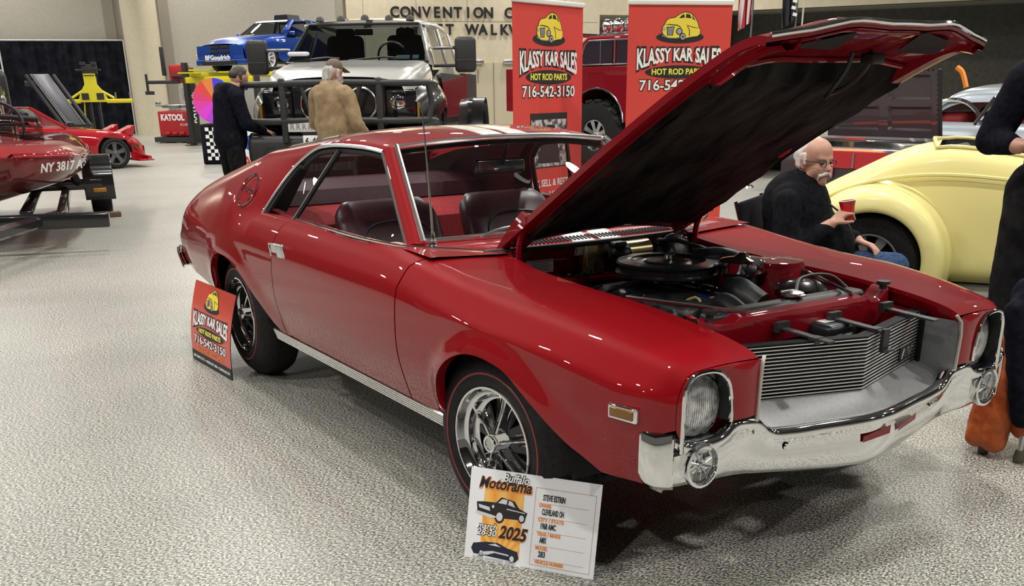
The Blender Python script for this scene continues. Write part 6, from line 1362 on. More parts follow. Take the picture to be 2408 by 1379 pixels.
mb = MB(); mb.rbox((-.30, .05, 2.3), (.11, .11, .8), .02); mb.tube([(-.85, .0, 1.72), (.15, .0, 1.72)], .05, 6); mb.tube([(-.85, 0, 1.95), (-.85, 0, 1.45)], .04, 6); mb.box((-.80, 0, 1.42), (.25, .1, .1)); mb.tube([(-.05, 0, 1.88), (.70, 0, 1.85)], .05, 6); mb.tube(cr([(.72, 0, 1.85), (.78, 0, 1.5), (.5, 0, 1.35), (.2, 0, 1.36)], 10), .05, 6); mb.build('swing_arm', GRAIN, KT)
mb = MB(); mb.lathe([(.08, 0), (.08, .35), (0, .36)], 14, TR((.18, -.02, 1.2))); mb.build('air_bottle', mat('machine_grey', (.45, .43, .42), .4, .3), KT); mb = MB(); mb.rbox((.72, -.2, .88), (.30, .3, .22), .08); mb.build('bead_tank', mat('machine_grey', (.45, .43, .42), .4, .3), KT)
# black banner stand with sideways lettering
g = col(448, 32.5); BS = thing('equipment_post', 'slim black post lift with white lettering down its side', 'lift', tuple(g), rzw - .2)
mb = MB(); mb.rbox((0, 0, 1.05), (.26, .2, 2.1), .02); mb.box((0, 0, .03), (.5, .5, .06)); mb.tube([(.1, 0, 2.0), (.5, -.1, 1.35)], .012, 5); ps = mb.build('post', GRAIN, BS)
text_part('post_lettering', 'KATOOL', .22, TR((.02, -.105, 1.0), (math.pi / 2, -math.pi / 2, 0)), PWHT, ps, width=.85, bold=.008)
mb = MB(); mb.box((.50, -.35, 2.02), (1.0, .5, .05)); mb.build('yellow_arm', YEL, BS)
# booth table with chequered cloth, prize wheel, poster
g = col(528, 22.6); TB = thing('booth_table', 'table under a black cloth with a chequered stripe, behind the man in the dark hoodie', 'table', tuple(g), rzw - .25)
mb = MB(); mb.rbox((.15, .2, .40), (1.45, .7, .80), .04); mb.build('table_cloth', CLOTH, TB)
mb = MB()
for i in range(4):
    for j in range(9):
        if (i + j) % 2 == 0: mb.box((-.43 + i * .075, -.156, .70 - j * .072), (.075, .004, .072))
mb.build('chequer_print', PWHT, TB, smooth=False)
g2 = col(497, 21.9)
PW = thing('prize_wheel', 'multicoloured prize wheel beside the man in the dark hoodie', 'prize wheel', (g.x, g.y, .80), rzw - .25)
PW.location = Vector((g.x, g.y, .80)) + Vector((math.cos(rzw - .25), math.sin(rzw - .25), 0)) * -.22
for i in range(12):
    a0 = i * math.pi / 6; import colorsys
    an_ = math.degrees(a0) + 15; hu = .09 - (an_ - 90) / 180 * .33 if 90 < an_ < 270 else .12 + ((an_ + 90) % 360) / 180 * .6; cc = colorsys.hsv_to_rgb(hu % 1, .80, .85)
    mb = MB(); mb.prism([(0, 0)] + [(.44 * math.cos(a0 + k * math.pi / 30), .44 * math.sin(a0 + k * math.pi / 30)) for k in range(6)], .02, TR((0, -.05, .45), (math.pi / 2, 0, 0))); mb.build('wheel_segment', mat('wheel_colour_%d' % i, tuple(c ** 1.6 for c in cc), .4), PW, smooth=False)
mb = MB(); mb.ball((0, -.08, .45), .04, 10, 6); mb.tube([(0, 0, 0), (0, 0, .45)], .02, 6); mb.build('wheel_stand', CHR2, PW)
g = col(578, 20.5); PS = thing('poster_board', 'white poster board with red and blue lettering, behind the dark grille guard', 'sign', tuple(g), rzw - .3)
mb = MB(); mb.box((0, 0, .36), (.60, .03, .72)); pb = mb.build('board', PWHT, PS, smooth=False)
text_part('poster_lettering', 'AUTO', .24, TR((.12, -.018, .16), (math.pi / 2, 0, 0)), mat('print_red', (.55, .03, .05), .5), pb, width=.62, bold=.006)
mb = MB(); mb.prism(ell(.05, .50, .22, .15, 20), .002, TR((0, -.016, 0), (math.pi / 2, 0, 0))); mb.build('poster_blue_patch', mat('print_blue', (.03, .07, .40), .5), pb, smooth=False)
g = col(492, 36.0); LB = thing('light_column', 'grey column with a strip of blue lights, under the lifted blue saloon', 'booth light', tuple(g), rzw)
mb = MB(); mb.rbox((.75, .1, .95), (1.7, .1, 1.3), .02); mb.box((.75, .1, .2), (1.6, .08, .4)); mb.build('booth_panel', mat('booth_grey', (.30, .29, .27), .6), LB)
mb = MB()
for i in range(7): mb.ball((-.02, -.02, 1.15 + i * .07), .022, 8, 6)
mb.build('blue_light', mat('led_cyan', (.1, .7, .9), .3, emit=(.05, .55, 1), estr=4), LB)
mb = MB()
for i in range(5): mb.ball((.2 + i * .28, .04, 1.58), .02, 8, 6)
mb.build('green_light', mat('led_green', (.1, .9, .5), .3, emit=(.1, 1, .5), estr=4), LB)

# ---- red roadster with pop-up lamps
a, b_ = col(-60, 21.4, 385), col(366, 22.5, 385); ex = (b_ - a).normalized()
MX = thing('roadster', 'low red roadster with pop-up headlamps raised, behind the boat', 'car', tuple(b_), math.atan2(ex.y, ex.x))
MR = mat('red_roadster_paint', (.34, .006, .012), .5, 0, 1, .06, coat_r=.012)
wx = -.78
TOPM = [(-3.9, .70), (-3.2, .80), (-2.2, .82), (-1.75, .80), (-1.2, .76), (-.7, .71), (-.35, .63), (-.12, .52), (0, .40)]
def mt(x): return ipc(x, TOPM)[0]
low = [(-3.9, .22), (-2.0, .20), (-1.15, .20)] + [(wx + .345 * math.cos(t), .30 + .345 * math.sin(t)) for t in np.linspace(math.pi * .98, .05, 16)] + [(-.40, .15), (-.06, .13), (0, .20)]
low = dense(low, .12); tx = smooth_seq([q[0] for q in low], 12)
mb = MB(); G = []
for (x, z), t in zip(low, tx):
    zt = mt(t); n_ = max(0, (t + .75) / .75) ** 2 * .45
    G.append([(x, .03 + n_, z), (x * .5 + t * .5, .0 + n_, z * .5 + zt * .5 - .03), (t, .02 + n_, zt - .14), (t, .10 + n_ * .9, zt - .03), (t, .35 + n_ * .4, zt), (t, .82, zt + .015), (t, 1.64 - .10 - n_ * .9, zt - .03), (t, 1.62 - n_, .25)])
mb.grid([[tuple(q) for q in cr(g, 24)] for g in G]); mb.grid([[(0, .45, .13), (.03, .82, .13), (0, 1.2, .13)], [(0, .45, .2), (.05, .82, .25), (0, 1.2, .2)], [(0, .47, .40), (.02, .82, .42), (0, 1.2, .40)]]); mxb = mb.build('body', MR, MX, angle=50)
mb = MB(); mb.rbox((-.16, .40, .14), (.32, .75, .03), .01); mb.rbox((-.05, .40, .18), (.08, .60, .08), .02); mb.build('chin_spoiler', MR, MX)
for y in (.36, 1.22):
    mb = MB(); sidebox(mb, [(-.62, .66), (-.30, .60), (-.26, .66), (-.24, .82)], y - .15, y + .15); pu = mb.build('pop_up_lamp', MR, MX, bevel=.02)
    mb = MB(); mb.box((-.25, y, .71), (.02, .24, .15), (0, .2, 0)); mb.build('lamp_glass', DARK, pu)
wheel_at('front_wheel', MX, (wx, .10, .295), .30, .20, 0, mat('grey_alloy', (.14, .14, .15), .35, .6), 5, .72, 0, .42); wheel_at('rear_wheel', MX, (-3.05, .10, .295), .30, .20, 0, MATS['grey_alloy'], 5, .72, 0, .42)
mb = MB(); mb.grid([[(wx + .36 * math.cos(t), y, .30 + .36 * math.sin(t)) for y in (.06, .4)] for t in np.linspace(0, math.pi, 14)]); mb.box((wx, .42, .35), (.7, .02, .6)); mb.build('arch_lining', DARK, MX)
mb = MB(); mb.tube([(-1.62, .16, .80), (-2.20, .24, 1.17)], .03, 8); mb.tube([(-2.20, .24, 1.17), (-2.22, 1.40, 1.17)], .025, 8); mb.tube([(-1.62, 1.48, .80), (-2.20, 1.40, 1.17)], .03, 8); mb.build('windscreen_frame', MR, MX)
mb = MB(); mb.grid([[(-1.63, y, .80), (-2.18, y * .86 + .12, 1.16)] for y in (.18, .82, 1.46)]); mb.build('windscreen', GLASS, MX)
mb = MB(); mb.rbox((-1.60, -.06, .87), (.10, .16, .10), .03); mb.build('door_mirror', BLACK, MX)
mb = MB(); mb.box((-.33, .015 + .1, .42), (.16, .02, .06)); mb.build('side_marker', mat('marker_brown', (.12, .03, .02), .3), MX)
mb = MB(); mb.grid([[(x, y, .80 - .1 * (0 < i < 3)) for i, y in enumerate((.2, .3, 1.3, 1.4))] for x in (-2.3, -3.2)]); mb.tube([(-2.3, .2, 1.05), (-2.35, .8, 1.16), (-2.3, 1.4, 1.05)], .05, 6); mb.build('cockpit', DARK, MX)

# ---- red speedboat on its trailer
wr = col(243, 13.7, 497); ax = (wr - C0).normalized()   # towards the stern
bow = wr + Vector((-ax.y, ax.x, 0)) * 1.0 - ax * 3.1
BT_ = thing('speedboat', 'glossy red speedboat with a steering wheel and exposed engine, on a black trailer', 'boat', (bow.x, bow.y, 0), math.atan2(-ax.y, -ax.x))
# local: +x to the bow tip at 0, y left, stern negative
BR = mat('boat_red', (.24, .010, .014), .5, 0, 1, .08, coat_r=.010); BR2 = noisy(mat('boat_red_brown', (.15, .02, .02), .5, 0, 1, .08, coat_r=.012), (.12, .015, .016), (.18, .03, .028), 2, 3)
ST = [(0, .30, .86, .90, .66), (-.10, .55, .85, .93, .56), (-.3, .72, .84, .96, .48), (-.8, .86, .82, .98, .40), (-1.6, .93, .80, .98, .36), (-2.8, .95, .78, .98, .36), (-4.2, .92, .78, .96, .36)]
G = []; Gd = []
for x in np.linspace(0, -4.2, 36):
    a = ipc(-x, [(-q[0], *q[1:]) for q in ST]); hw, zg, zd, zk = a
    G.append([(x, -hw, zg), (x, -hw * 1.0, zg - .05), (x, -hw * .86, zg - .20), (x, -hw * .55, (zg + zk) / 2 - .08), (x, 0, zk)])
    Gd.append([(x, -hw, zg), (x, -hw * .98, zg + .04), (x, -hw * .80, zd - .03), (x, -hw * .4, zd), (x, 0, zd + .01)])
mir = lambda g: [tuple(q) for q in g] + [(q[0], -q[1], q[2]) for q in g[::-1][1:]]
mb = MB(); mb.grid([mir(cr(g, 12)) for g in G]); mb.add(mir(cr(G[0], 12)), [list(range(23))]); mb.build('hull', BR2, BT_, angle=60)
mb = MB(); mb.grid([mir(cr(g, 12)) for g in Gd]); dk = mb.build('deck', BR, BT_, angle=60)
for s in (-1, 1): mb = MB(); mb.tube([(g[0][0], s * g[0][1] * 1.005, g[0][2] + .01) for g in Gd], .014, 6); mb.build('rub_rail', CHR2 if False else BR, dk)
text_part('hull_number', 'NY 3817 A', .12, TR((-.22, .70, .76), (math.pi / 2 + .30, 0, math.pi / 2 + .95)), PWHT, BT_, width=.62, bold=.003)
mb = MB(); mb.tube(cr([(-1.0, -.55, .97), (-.95, 0, 1.06), (-1.0, .55, .97)], 14), .02, 6); mb.grid([[(-.98, y, .98 + .07 * (1 - (y / .55) ** 2)), (-1.12, y, 1.10 + .08 * (1 - (y / .55) ** 2))] for y in np.linspace(-.55, .55, 9)]); mb.build('wind_deflector', glassy('smoky_plastic', (.5, .45, .45), 1.2), dk)
mb = MB(); mb.tube([(-1.42 - .05 * math.sin(t), .12 + .24 * math.cos(t), 1.12 + .22 * math.sin(t)) for t in np.linspace(0, 2 * math.pi, 29)[:-1]], .018, 6, closed=True); mb.tube([(-1.42, .12, 1.12), (-1.2, .12, .98)], .02, 6); mb.tube([(-1.42, -.11, 1.12), (-1.42, .35, 1.12)], .012, 6); mb.build('steering_wheel', BLACK, BT_)
mb = MB(); mb.rbox((-2.2, 0, 1.05), (.55, .5, .3), .05); mb.rbox((-2.2, 0, 1.36), (.40, .38, .10), .03)
for i in range(6): mb.box((-2.2 + (i - 2.5) * .06, 0, 1.45), (.03, .36, .10))
mb.rbox((-2.2, 0, 1.28), (.30, .30, .20), .03)
for s in (-1, 1):
    for i in range(4): mb.tube(cr([(-2.4 + i * .13, s * .22, 1.12), (-2.42 + i * .13, s * .36, 1.16), (-2.55 + i * .1, s * .46, 1.05)], 8), .028, 6)
mb.build('boat_engine', CHROME, BT_)
mb = MB(); mb.tube(cr([(-1.55, -.62, .98), (-1.7, -.5, 1.16), (-1.75, 0, 1.20), (-1.7, .5, 1.16)], 14), .03, 8); mb.build('cockpit_bar', BLACK, BT_); mb = MB(); mb.rbox((-2.75, 0, 1.45), (.3, .4, .5), .1); mb.build('scoop', BLACK, BT_)
# trailer
TRL = thing('boat_trailer', 'black boat trailer with mudguards under the red speedboat', 'trailer', (bow.x, bow.y, 0), BT_.rotation_euler.z)
xw, yw = -3.1, 1.0
for y in (1.0, -1.0):
    wheel_at('trailer_wheel', TRL, (xw, y, .33), .33, .24, 0 if y < 0 else math.pi, CHROME, 5, .55)
    mb = MB(); G = []
    for t in np.linspace(-.15, math.pi + .15, 22): G.append([(xw + .44 * math.copysign(abs(math.cos(t)) ** .7, math.cos(t)), y + d, .34 + .38 * abs(math.sin(t)) ** .6 * (1 if math.sin(t) > 0 else -1)) for d in (-.17, -.16, .16, .17)])
    mb.grid(G); mb.box((xw - .0, y - math.copysign(.165, y), .5), (.86, .012, .36)); fd = mb.build('mudguard', BGLOSS, TRL, solid=.012)
    mb = MB(); mb.rbox((xw + .45, y, .33), (.03, .15, .05), .01); mb.build('marker_lamp', mat('amber_marker', (.40, .16, .02), .3), fd)
mb = MB()
mb.rbox((xw, 0, .36), (.10, 1.8, .10), .02); mb.rbox((xw + .40, 0, .40), (.08, 2.1, .12), .02)
for d in (-.62, .62): mb.rbox((-2.2, d, .30), (4.2, .09, .12), .02)
mb.rbox((.2, .30, .30), (.10, 1.5, .14), .02, (0, 0, -.12)); mb.tube([(-.3, .62, .30), (1.6, -.1, .30), (2.4, -.55, .34)], .06, 6); mb.tube([(-.3, -.62, .30), (1.6, -.3, .30)], .06, 6)
for d in (-.30, .30): mb.rbox((-2.0, d, .335), (3.4, .12, .05), .02)
mb.tube([(xw + .35, .78, .38), (xw + .7, .70, .62)], .05, 6); mb.build('trailer_frame', BGLOSS, TRL)
mb = MB(); mb.rbox((xw + .33, yw, .03), (.12, .40, .06), .01); tag(mb.build('wheel_chock', mat('brown_wood', (.12, .08, .04), .7)), 'small wooden chock under the trailer wheel', 'wheel chock')
o = bpy.data.objects['wheel_chock']; o.location = TRL.location; o.rotation_euler = TRL.rotation_euler

# ------------------------------------------------------------------ people
SKIN = noisy(mat('skin', (.46, .24, .17), .5), (.42, .21, .145), (.50, .275, .20), 14, 3)
def fuse(name, shapes, m, parent, voxel=.012, sm=3, noise=0, nscale=6):
    """melt capsules and ellipsoids into one continuous skin"""
    b = MB()
    for s in shapes:
        if s[0] == 'c':
            _, p, q, r0, r1 = s; p, q = Vector(p), Vector(q); ax = q - p; L = max(ax.length, 1e-4)
            R = ax.to_track_quat('Z', 'Y').to_matrix().to_4x4(); M = Matrix.Translation(p) @ R
            pr = [(r0 * math.sin(t), -r0 * math.cos(t)) for t in np.linspace(0.001, math.pi / 2, 6)] + [(r1 * math.cos(t), L + r1 * math.sin(t)) for t in np.linspace(0, math.pi / 2 - .001, 6)]
            b.lathe(pr, 18, M)
        else:
            _, c, r = s[:3]; M = Euler(s[3]).to_matrix().to_4x4() if len(s) > 3 else None
            b.ball(c, r, 22, 14, M)
    o = b.build(name, m, parent, weld=False)
    k = o.modifiers.new('r', 'REMESH'); k.mode = 'VOXEL'; k.voxel_size = voxel
    k = o.modifiers.new('s', 'SMOOTH'); k.iterations = sm; k.factor = .5
    bpy.context.view_layer.update()
    me = bpy.data.meshes.new_from_object(o.evaluated_get(bpy.context.evaluated_depsgraph_get()))
    o.modifiers.clear(); old = o.data; o.data = me; bpy.data.meshes.remove(old)
    if noise:
        from mathutils import noise as nz
        for v in me.vertices:
            d = nz.noise(v.co * nscale) + .5 * nz.noise(v.co * nscale * 2.3); v.co += v.normal * d * noise
    me.polygons.foreach_set('use_smooth', [True] * len(me.polygons)); me.materials.clear(); me.materials.append(m)
    return o
def hand(w, d, up, s, curl=.6, size=1.0):
    """wrist point, pointing direction, palm normal; s=+1 thumb on the +(d x up) side. returns shapes"""
    w, d, up = Vector(w), Vector(d).normalized(), Vector(up).normalized(); sd = d.cross(up).normalized() * s; up = (up - d * up.dot(d)).normalized(); k = size; S = []
    for j in (-1, 0, 1): S.append(('c', w + sd * (.022 * j) * k * .7, w + d * .085 * k + sd * .026 * j * k, .015 * k, .014 * k))
    for j, ln in ((1.35, .072), (.45, .080), (-.45, .075), (-1.3, .058)):
        a = w + d * .09 * k + sd * .023 * j * k; dd = (d * math.cos(curl * .6) + up * math.sin(curl * .6)); b = a + dd * ln * .5 * k
        d2 = (d * math.cos(curl * 1.5) + up * math.sin(curl * 1.5)); c = b + d2 * ln * .55 * k
        S += [('c', a, b, .0098 * k, .0088 * k), ('c', b, c, .0088 * k, .0074 * k)]
    a = w + d * .025 * k + sd * .03 * k; b = a + (d * .6 + sd * .6 + up * .35).normalized() * .045 * k; c = b + (d * .85 + up * .5 * curl + sd * .1).normalized() * .038 * k
    S += [('c', a, b, .013 * k, .0105 * k), ('c', b, c, .0105 * k, .0085 * k)]
    return S
def head(c, f, up=(0, 0, 1), k=1.0):
    """skull, jaw, nose, brow, ears around centre c, looking along f"""
    c, f, up = Vector(c), Vector(f).normalized(), Vector(up); up = (up - f * up.dot(f)).normalized(); l = up.cross(f)
    P = lambda a, b, e: c + f * a * k + l * b * k + up * e * k
    S = [('e', P(-.015, 0, .035), (.088 * k,) * 3), ('e', P(.005, 0, .05), (.080 * k,) * 3), ('c', P(-.02, 0, .0), P(.035, 0, -.03), .074 * k, .058 * k), ('c', P(.03, 0, -.055), P(.058, 0, -.088), .050 * k, .030 * k),
         ('c', P(.045, .035, -.03), P(.01, .045, -.065), .028 * k, .030 * k), ('c', P(.045, -.035, -.03), P(.01, -.045, -.065), .028 * k, .030 * k),
         ('c', P(.080, 0, .018), P(.103, 0, -.022), .010 * k, .0145 * k), ('c', P(.093, .012, -.024), P(.093, -.012, -.024), .009 * k, .009 * k),
         ('c', P(.070, .04, .032), P(.080, .012, .028), .011 * k, .011 * k), ('c', P(.070, -.04, .032), P(.080, -.012, .028), .011 * k, .011 * k),
         ('c', P(.078, .02, -.052), P(.078, -.02, -.052), .010 * k, .010 * k), ('c', P(.076, .016, -.064), P(.076, -.016, -.064), .010 * k, .010 * k)]
    for s in (-1, 1): S += [('c', P(-.012, s * .082, .022), P(-.006, s * .080, -.022), .015 * k, .011 * k)]
    return S, P
EYE = mat('eye_dark', (.03, .02, .015), .2, 0, .6)
def person(label, pos, heading, group=None): return thing('person', label, 'person', tuple(pos), heading, group)
HOOD = noisy(mat('black_fleece', (.010, .010, .013), .85), (.0035, .0035, .005), (.008, .008, .011), 40, 4)
NAVYF = noisy(mat('navy_fleece', (.010, .012, .020), .85), (.0035, .004, .008), (.008, .009, .016), 40, 4)
TAN = noisy(mat('tan_canvas', (.27, .195, .115), .85), (.23, .165, .095), (.32, .235, .14), 12, 5)
DENIM = noisy(mat('blue_denim', (.03, .06, .13), .85), (.022, .045, .10), (.045, .08, .16), 60, 4)
BJEAN = noisy(mat('black_denim', (.016, .016, .017), .85), (.005, .005, .006), (.014, .014, .0145), 14, 5)
GREYH = noisy(mat('grey_hair', (.38, .37, .35), .8), (.28, .27, .25), (.50, .49, .47), 50, 4, (1, 1, .25))
BRNH = noisy(mat('dark_hair', (.03, .022, .016), .7), (.018, .013, .010), (.06, .045, .035), 50, 4)
WHITEH = noisy(mat('white_hair', (.60, .58, .54), .8), (.5, .48, .45), (.7, .68, .65), 60, 4)

for m_ in (HOOD, NAVYF, BJEAN, TAN, DENIM, MATS['black_drape'], MATS['felt_pad']):
    m_.node_tree.nodes['Principled BSDF'].inputs['Specular IOR Level'].default_value = .08

# seated man with the red cup
sp = LD(1.735, 5.95); fd_ = (RH * .88 - FH * .48).normalized()
SM = person('seated man in glasses and black hooded jacket with white moustache, holding a red cup', sp, math.atan2(fd_.y, fd_.x))
hc, fc = (.015, 0, .985), (.82, -.55, -.05)
S, P = head(hc, fc, k=1.08)
RWr, RHd = (.175, -.185, .672), (.62, .45, .55)
body = S + [('c', (-.03, 0, .92), (-.06, 0, .80), .062, .075), ('c', (-.08, -.16, .79), (-.08, .16, .79), .085, .085), ('c', (-.07, 0, .75), (.0, 0, .45), .17, .19), ('e', (.06, 0, .52), (.20, .20, .19))]
body += [('c', (-.07, -.22, .785), (-.04, -.29, .52), .062, .052), ('c', (-.04, -.29, .52), RWr, .05, .032), ('c', (-.07, .22, .785), (.02, .27, .53), .062, .052), ('c', (.02, .27, .55), (.27, .165, .54), .05, .032)]
for s in (-1, 1): body += [('c', (.0, s * .10, .38), (.49, s * .15, .40), .10, .075), ('c', (.49, s * .15, .40), (.53, s * .16, .06), .072, .045), ('c', (.51, s * .16, .05), (.66, s * .17, .035), .042, .035)]
body += hand(RWr, (.55, .55, .60), (.45, .45, -.75) if False else (.4, .6, -.5), -1, 1.1, 1.05) + hand((.27, .165, .54), (.92, -.30, -.25), (.1, -.2, -1), 1, .55, 1.05)
bo = fuse('body', body, SKIN, SM, .0075, 2)
jk = [('c', (-.085, -.17, .79), (-.085, .17, .79), .098, .098), ('c', (-.08, 0, .76), (.0, 0, .46), .195, .225), ('e', (.07, 0, .52), (.215, .225, .205)), ('c', (-.07, -.235, .78), (-.04, -.30, .52), .082, .078), ('c', (-.04, -.30, .52), (.15, -.20, .635), .076, .052), ('c', (-.07, .235, .78), (.02, .285, .53), .082, .074), ('c', (.02, .285, .55), (.235, .18, .545), .074, .052),
      ('c', (-.13, -.09, .86), (-.13, .09, .86), .06, .06), ('c', (-.10, -.10, .875), (.01, -.075, .83), .04, .035), ('c', (-.10, .10, .875), (.01, .075, .83), .04, .035), ('c', (.0, -.12, .40), (.16, -.14, .40), .13, .10), ('c', (.0, .12, .42), (.20, .14, .43), .14, .10)]
jo = fuse('hooded_jacket', jk, HOOD, SM, .012, 3, .008, 9)
mb = MB(); mb.tube(cr([(.055, -.01, .80), (.20, -.01, .70), (.275, -.01, .55), (.25, -.01, .42)], 12), .006, 6); mb.build('jacket_zip', BLACK, jo)
tr = []
for s in (-1, 1): tr += [('c', (-.02, s * .11, .37), (.49, s * .15, .395), .12, .092), ('c', (.49, s * .15, .395), (.53, s * .16, .12), .09, .07)]
fuse('jeans', tr, DENIM, SM, .014, 3, .004, 12)
sh_ = []
for s in (-1, 1): sh_ += [('c', (.51, s * .16, .05), (.68, s * .17, .045), .05, .045)]
fuse('shoes', sh_, BLACK, SM, .012, 2)
hair = []
for s in (-1, 1): hair += [('c', P(-.05, s * .075, .05), P(-.035, s * .078, -.01), .03, .022), ('c', P(.0, s * .086, .045), P(.01, s * .084, .0), .016, .010)]
hair += [('c', P(-.085, -.04, .03), P(-.085, .04, .03), .035, .035), ('c', P(-.05, 0, .105), P(-.075, 0, .04), .038, .045), ('e', P(-.034, 0, .060), (.094, .088, .082))]
fuse('hair', hair, WHITEH, SM, .007, 2)
fuse('moustache', [('c', P(.098, .0, -.040), P(.082, .034, -.056), .012, .009), ('c', P(.098, .0, -.040), P(.082, -.034, -.056), .012, .009), ('c', P(.078, .036, -.052), P(.070, .038, -.078), .008, .005), ('c', P(.078, -.036, -.052), P(.070, -.038, -.078), .008, .005)], WHITEH, SM, .005, 1)
mb = MB()
for s in (-1, 1):
    mb.ball(P(.079, s * .031, .010), .010, 10, 8)
mb.build('eyes', EYE, SM)
mb = MB()
for s in (-1, 1):
    mb.tube([P(.098 - .006 * abs(math.cos(t)), s * .034 + .024 * math.cos(t), .008 + .017 * math.sin(t)) for t in np.linspace(0, 2 * math.pi, 21)[:-1]], .0022, 5, closed=True); mb.tube([P(.090, s * .058, .014), P(.02, s * .088, .018), P(-.02, s * .092, .012)], .0022, 5)
mb.tube([P(.101, .011, .012), P(.105, 0, .015), P(.101, -.011, .012)], .0022, 5); mb.build('glasses', BLACK, SM)
# cup in his hand
Rm = Matrix.Rotation(SM.rotation_euler.z, 4, 'Z'); cp = SM.location + Rm @ Vector((.250, -.095, .735))
CUP = thing('drinking_cup', 'red plastic drinking cup in the seated man\u2019s raised hand', 'cup', tuple(cp - Vector((0, 0, .06))))
CUP.rotation_euler = (.08, -.12, 0)
mb = MB(); mb.lathe([(0, .0), (.030, .0), (.031, .004), (.040, .085), (.046, .118), (.048, .120), (.046, .121), (.038, .085), (.029, .01), (0, .008)], 28); mb.build('cup_body', mat('cup_red', (.50, .008, .012), .3, 0, .4), CUP)
mb = MB(); mb.tube([(.0468 * math.cos(t), .0468 * math.sin(t), .120) for t in np.linspace(0, 2 * math.pi, 33)[:-1]], .0022, 5, closed=True); lab(mb.build('cup_rim', PWHT, CUP), 'white rolled rim')
# his folding chair
FC = thing('folding_chair', 'black folding chair under the seated man', 'chair', tuple(sp), SM.rotation_euler.z)
mb = MB(); mb.rbox((.10, 0, .245), (.48, .50, .05), .02); mb.build('seat', CLOTH, FC)
mb = MB(); mb.rbox((-.30, 0, .55), (.035, .50, .46), .015, (0, -.18, 0)); mb.build('backrest', CLOTH, FC)
for s in (-1, 1):
    mb = MB(); mb.tube([(.34, s * .27, .0), (-.20, s * .27, .28), (-.36, s * .27, .78)], .012, 6); mb.tube([(-.26, s * .27, .0), (.32, s * .27, .26)], .012, 6); mb.build('leg', BGLOSS, FC)

# man in the dark hoodie beside the truck, bent over, seen from behind
fd_ = (RH * .80 + FH * .60).normalized(); q = col(538, 12.7, 250)
HM = person('man in a dark hoodie and black jeans, head bowed, leaning beside the grille guard', q, math.atan2(fd_.y, fd_.x))
hc = (.16, 0, 1.545); S, P = head(hc, (.86, -.05, -.45), k=1.05)
body = S + [('c', (.10, 0, 1.47), (.04, 0, 1.38), .058, .07), ('c', (.03, -.17, 1.37), (.03, .17, 1.37), .08, .08), ('c', (.02, 0, 1.33), (-.02, 0, 1.0), .15, .16), ('c', (.03, -.22, 1.36), (.08, -.28, 1.06), .06, .05), ('c', (.08, -.28, 1.06), (.34, -.20, .98), .048, .032), ('c', (.03, .22, 1.36), (.10, .27, 1.06), .06, .05), ('c', (.10, .27, 1.06), (.38, .18, 1.03), .048, .032)]
for s in (-1, 1): body += [('c', (-.02, s * .10, .94), (.0, s * .12, .50), .095, .065), ('c', (.0, s * .12, .50), (-.02, s * .13, .09), .062, .042), ('c', (-.03, s * .13, .05), (.14, s * .14, .04), .042, .036)]
body += hand((.34, -.20, .98), (.9, .2, -.2), (.2, .3, -1), -1, .7) + hand((.38, .18, 1.03), (.9, -.2, -.1), (.2, -.3, -1), 1, .7)
fuse('body', body, SKIN, HM, .009, 2)
jk = [('c', (.02, -.19, 1.37), (.02, .19, 1.37), .10, .10), ('c', (.01, 0, 1.33), (-.02, 0, .93), .185, .195), ('c', (.02, -.235, 1.35), (.07, -.295, 1.06), .085, .075), ('c', (.07, -.295, 1.06), (.30, -.21, .985), .07, .052), ('c', (.02, .235, 1.35), (.09, .285, 1.06), .085, .075), ('c', (.09, .285, 1.06), (.34, .19, 1.03), .07, .052), ('c', (-.04, -.10, 1.44), (-.04, .10, 1.44), .075, .075), ('c', (.0, -.10, 1.45), (.12, -.07, 1.40), .045, .04), ('c', (.0, .10, 1.45), (.12, .07, 1.40), .045, .04), ('c', (-.02, -.06, .88), (-.02, .06, .88), .17, .17)]
fuse('hoodie', jk, NAVYF, HM, .014, 3, .008, 8)
tr = []
for s in (-1, 1): tr += [('c', (-.03, s * .10, .90), (-.005, s * .125, .50), .125, .095), ('c', (-.005, s * .125, .50), (-.03, s * .135, .08), .09, .078)]
fuse('jeans', tr, BJEAN, HM, .014, 3, .006, 9)
fuse('shoes', [('c', (-.05, s * .13, .05), (.16, s * .14, .04), .05, .045) for s in (-1, 1)], BLACK, HM, .014, 2)
fuse('hair', [('e', P(-.022, 0, .058), (.096, .092, .086)), ('c', P(-.07, -.03, .02), P(-.075, .03, .02), .05, .05)] + [('c', P(-.03, s * .085, .04), P(-.01, s * .088, -.005), .02, .014) for s in (-1, 1)], BRNH, HM, .009, 2, .003, 40)
fuse('beard', [('c', P(.055, 0, -.095), P(.03, .05, -.06), .036, .025), ('c', P(.055, 0, -.095), P(.03, -.05, -.06), .036, .025)], BRNH, HM, .009, 2)

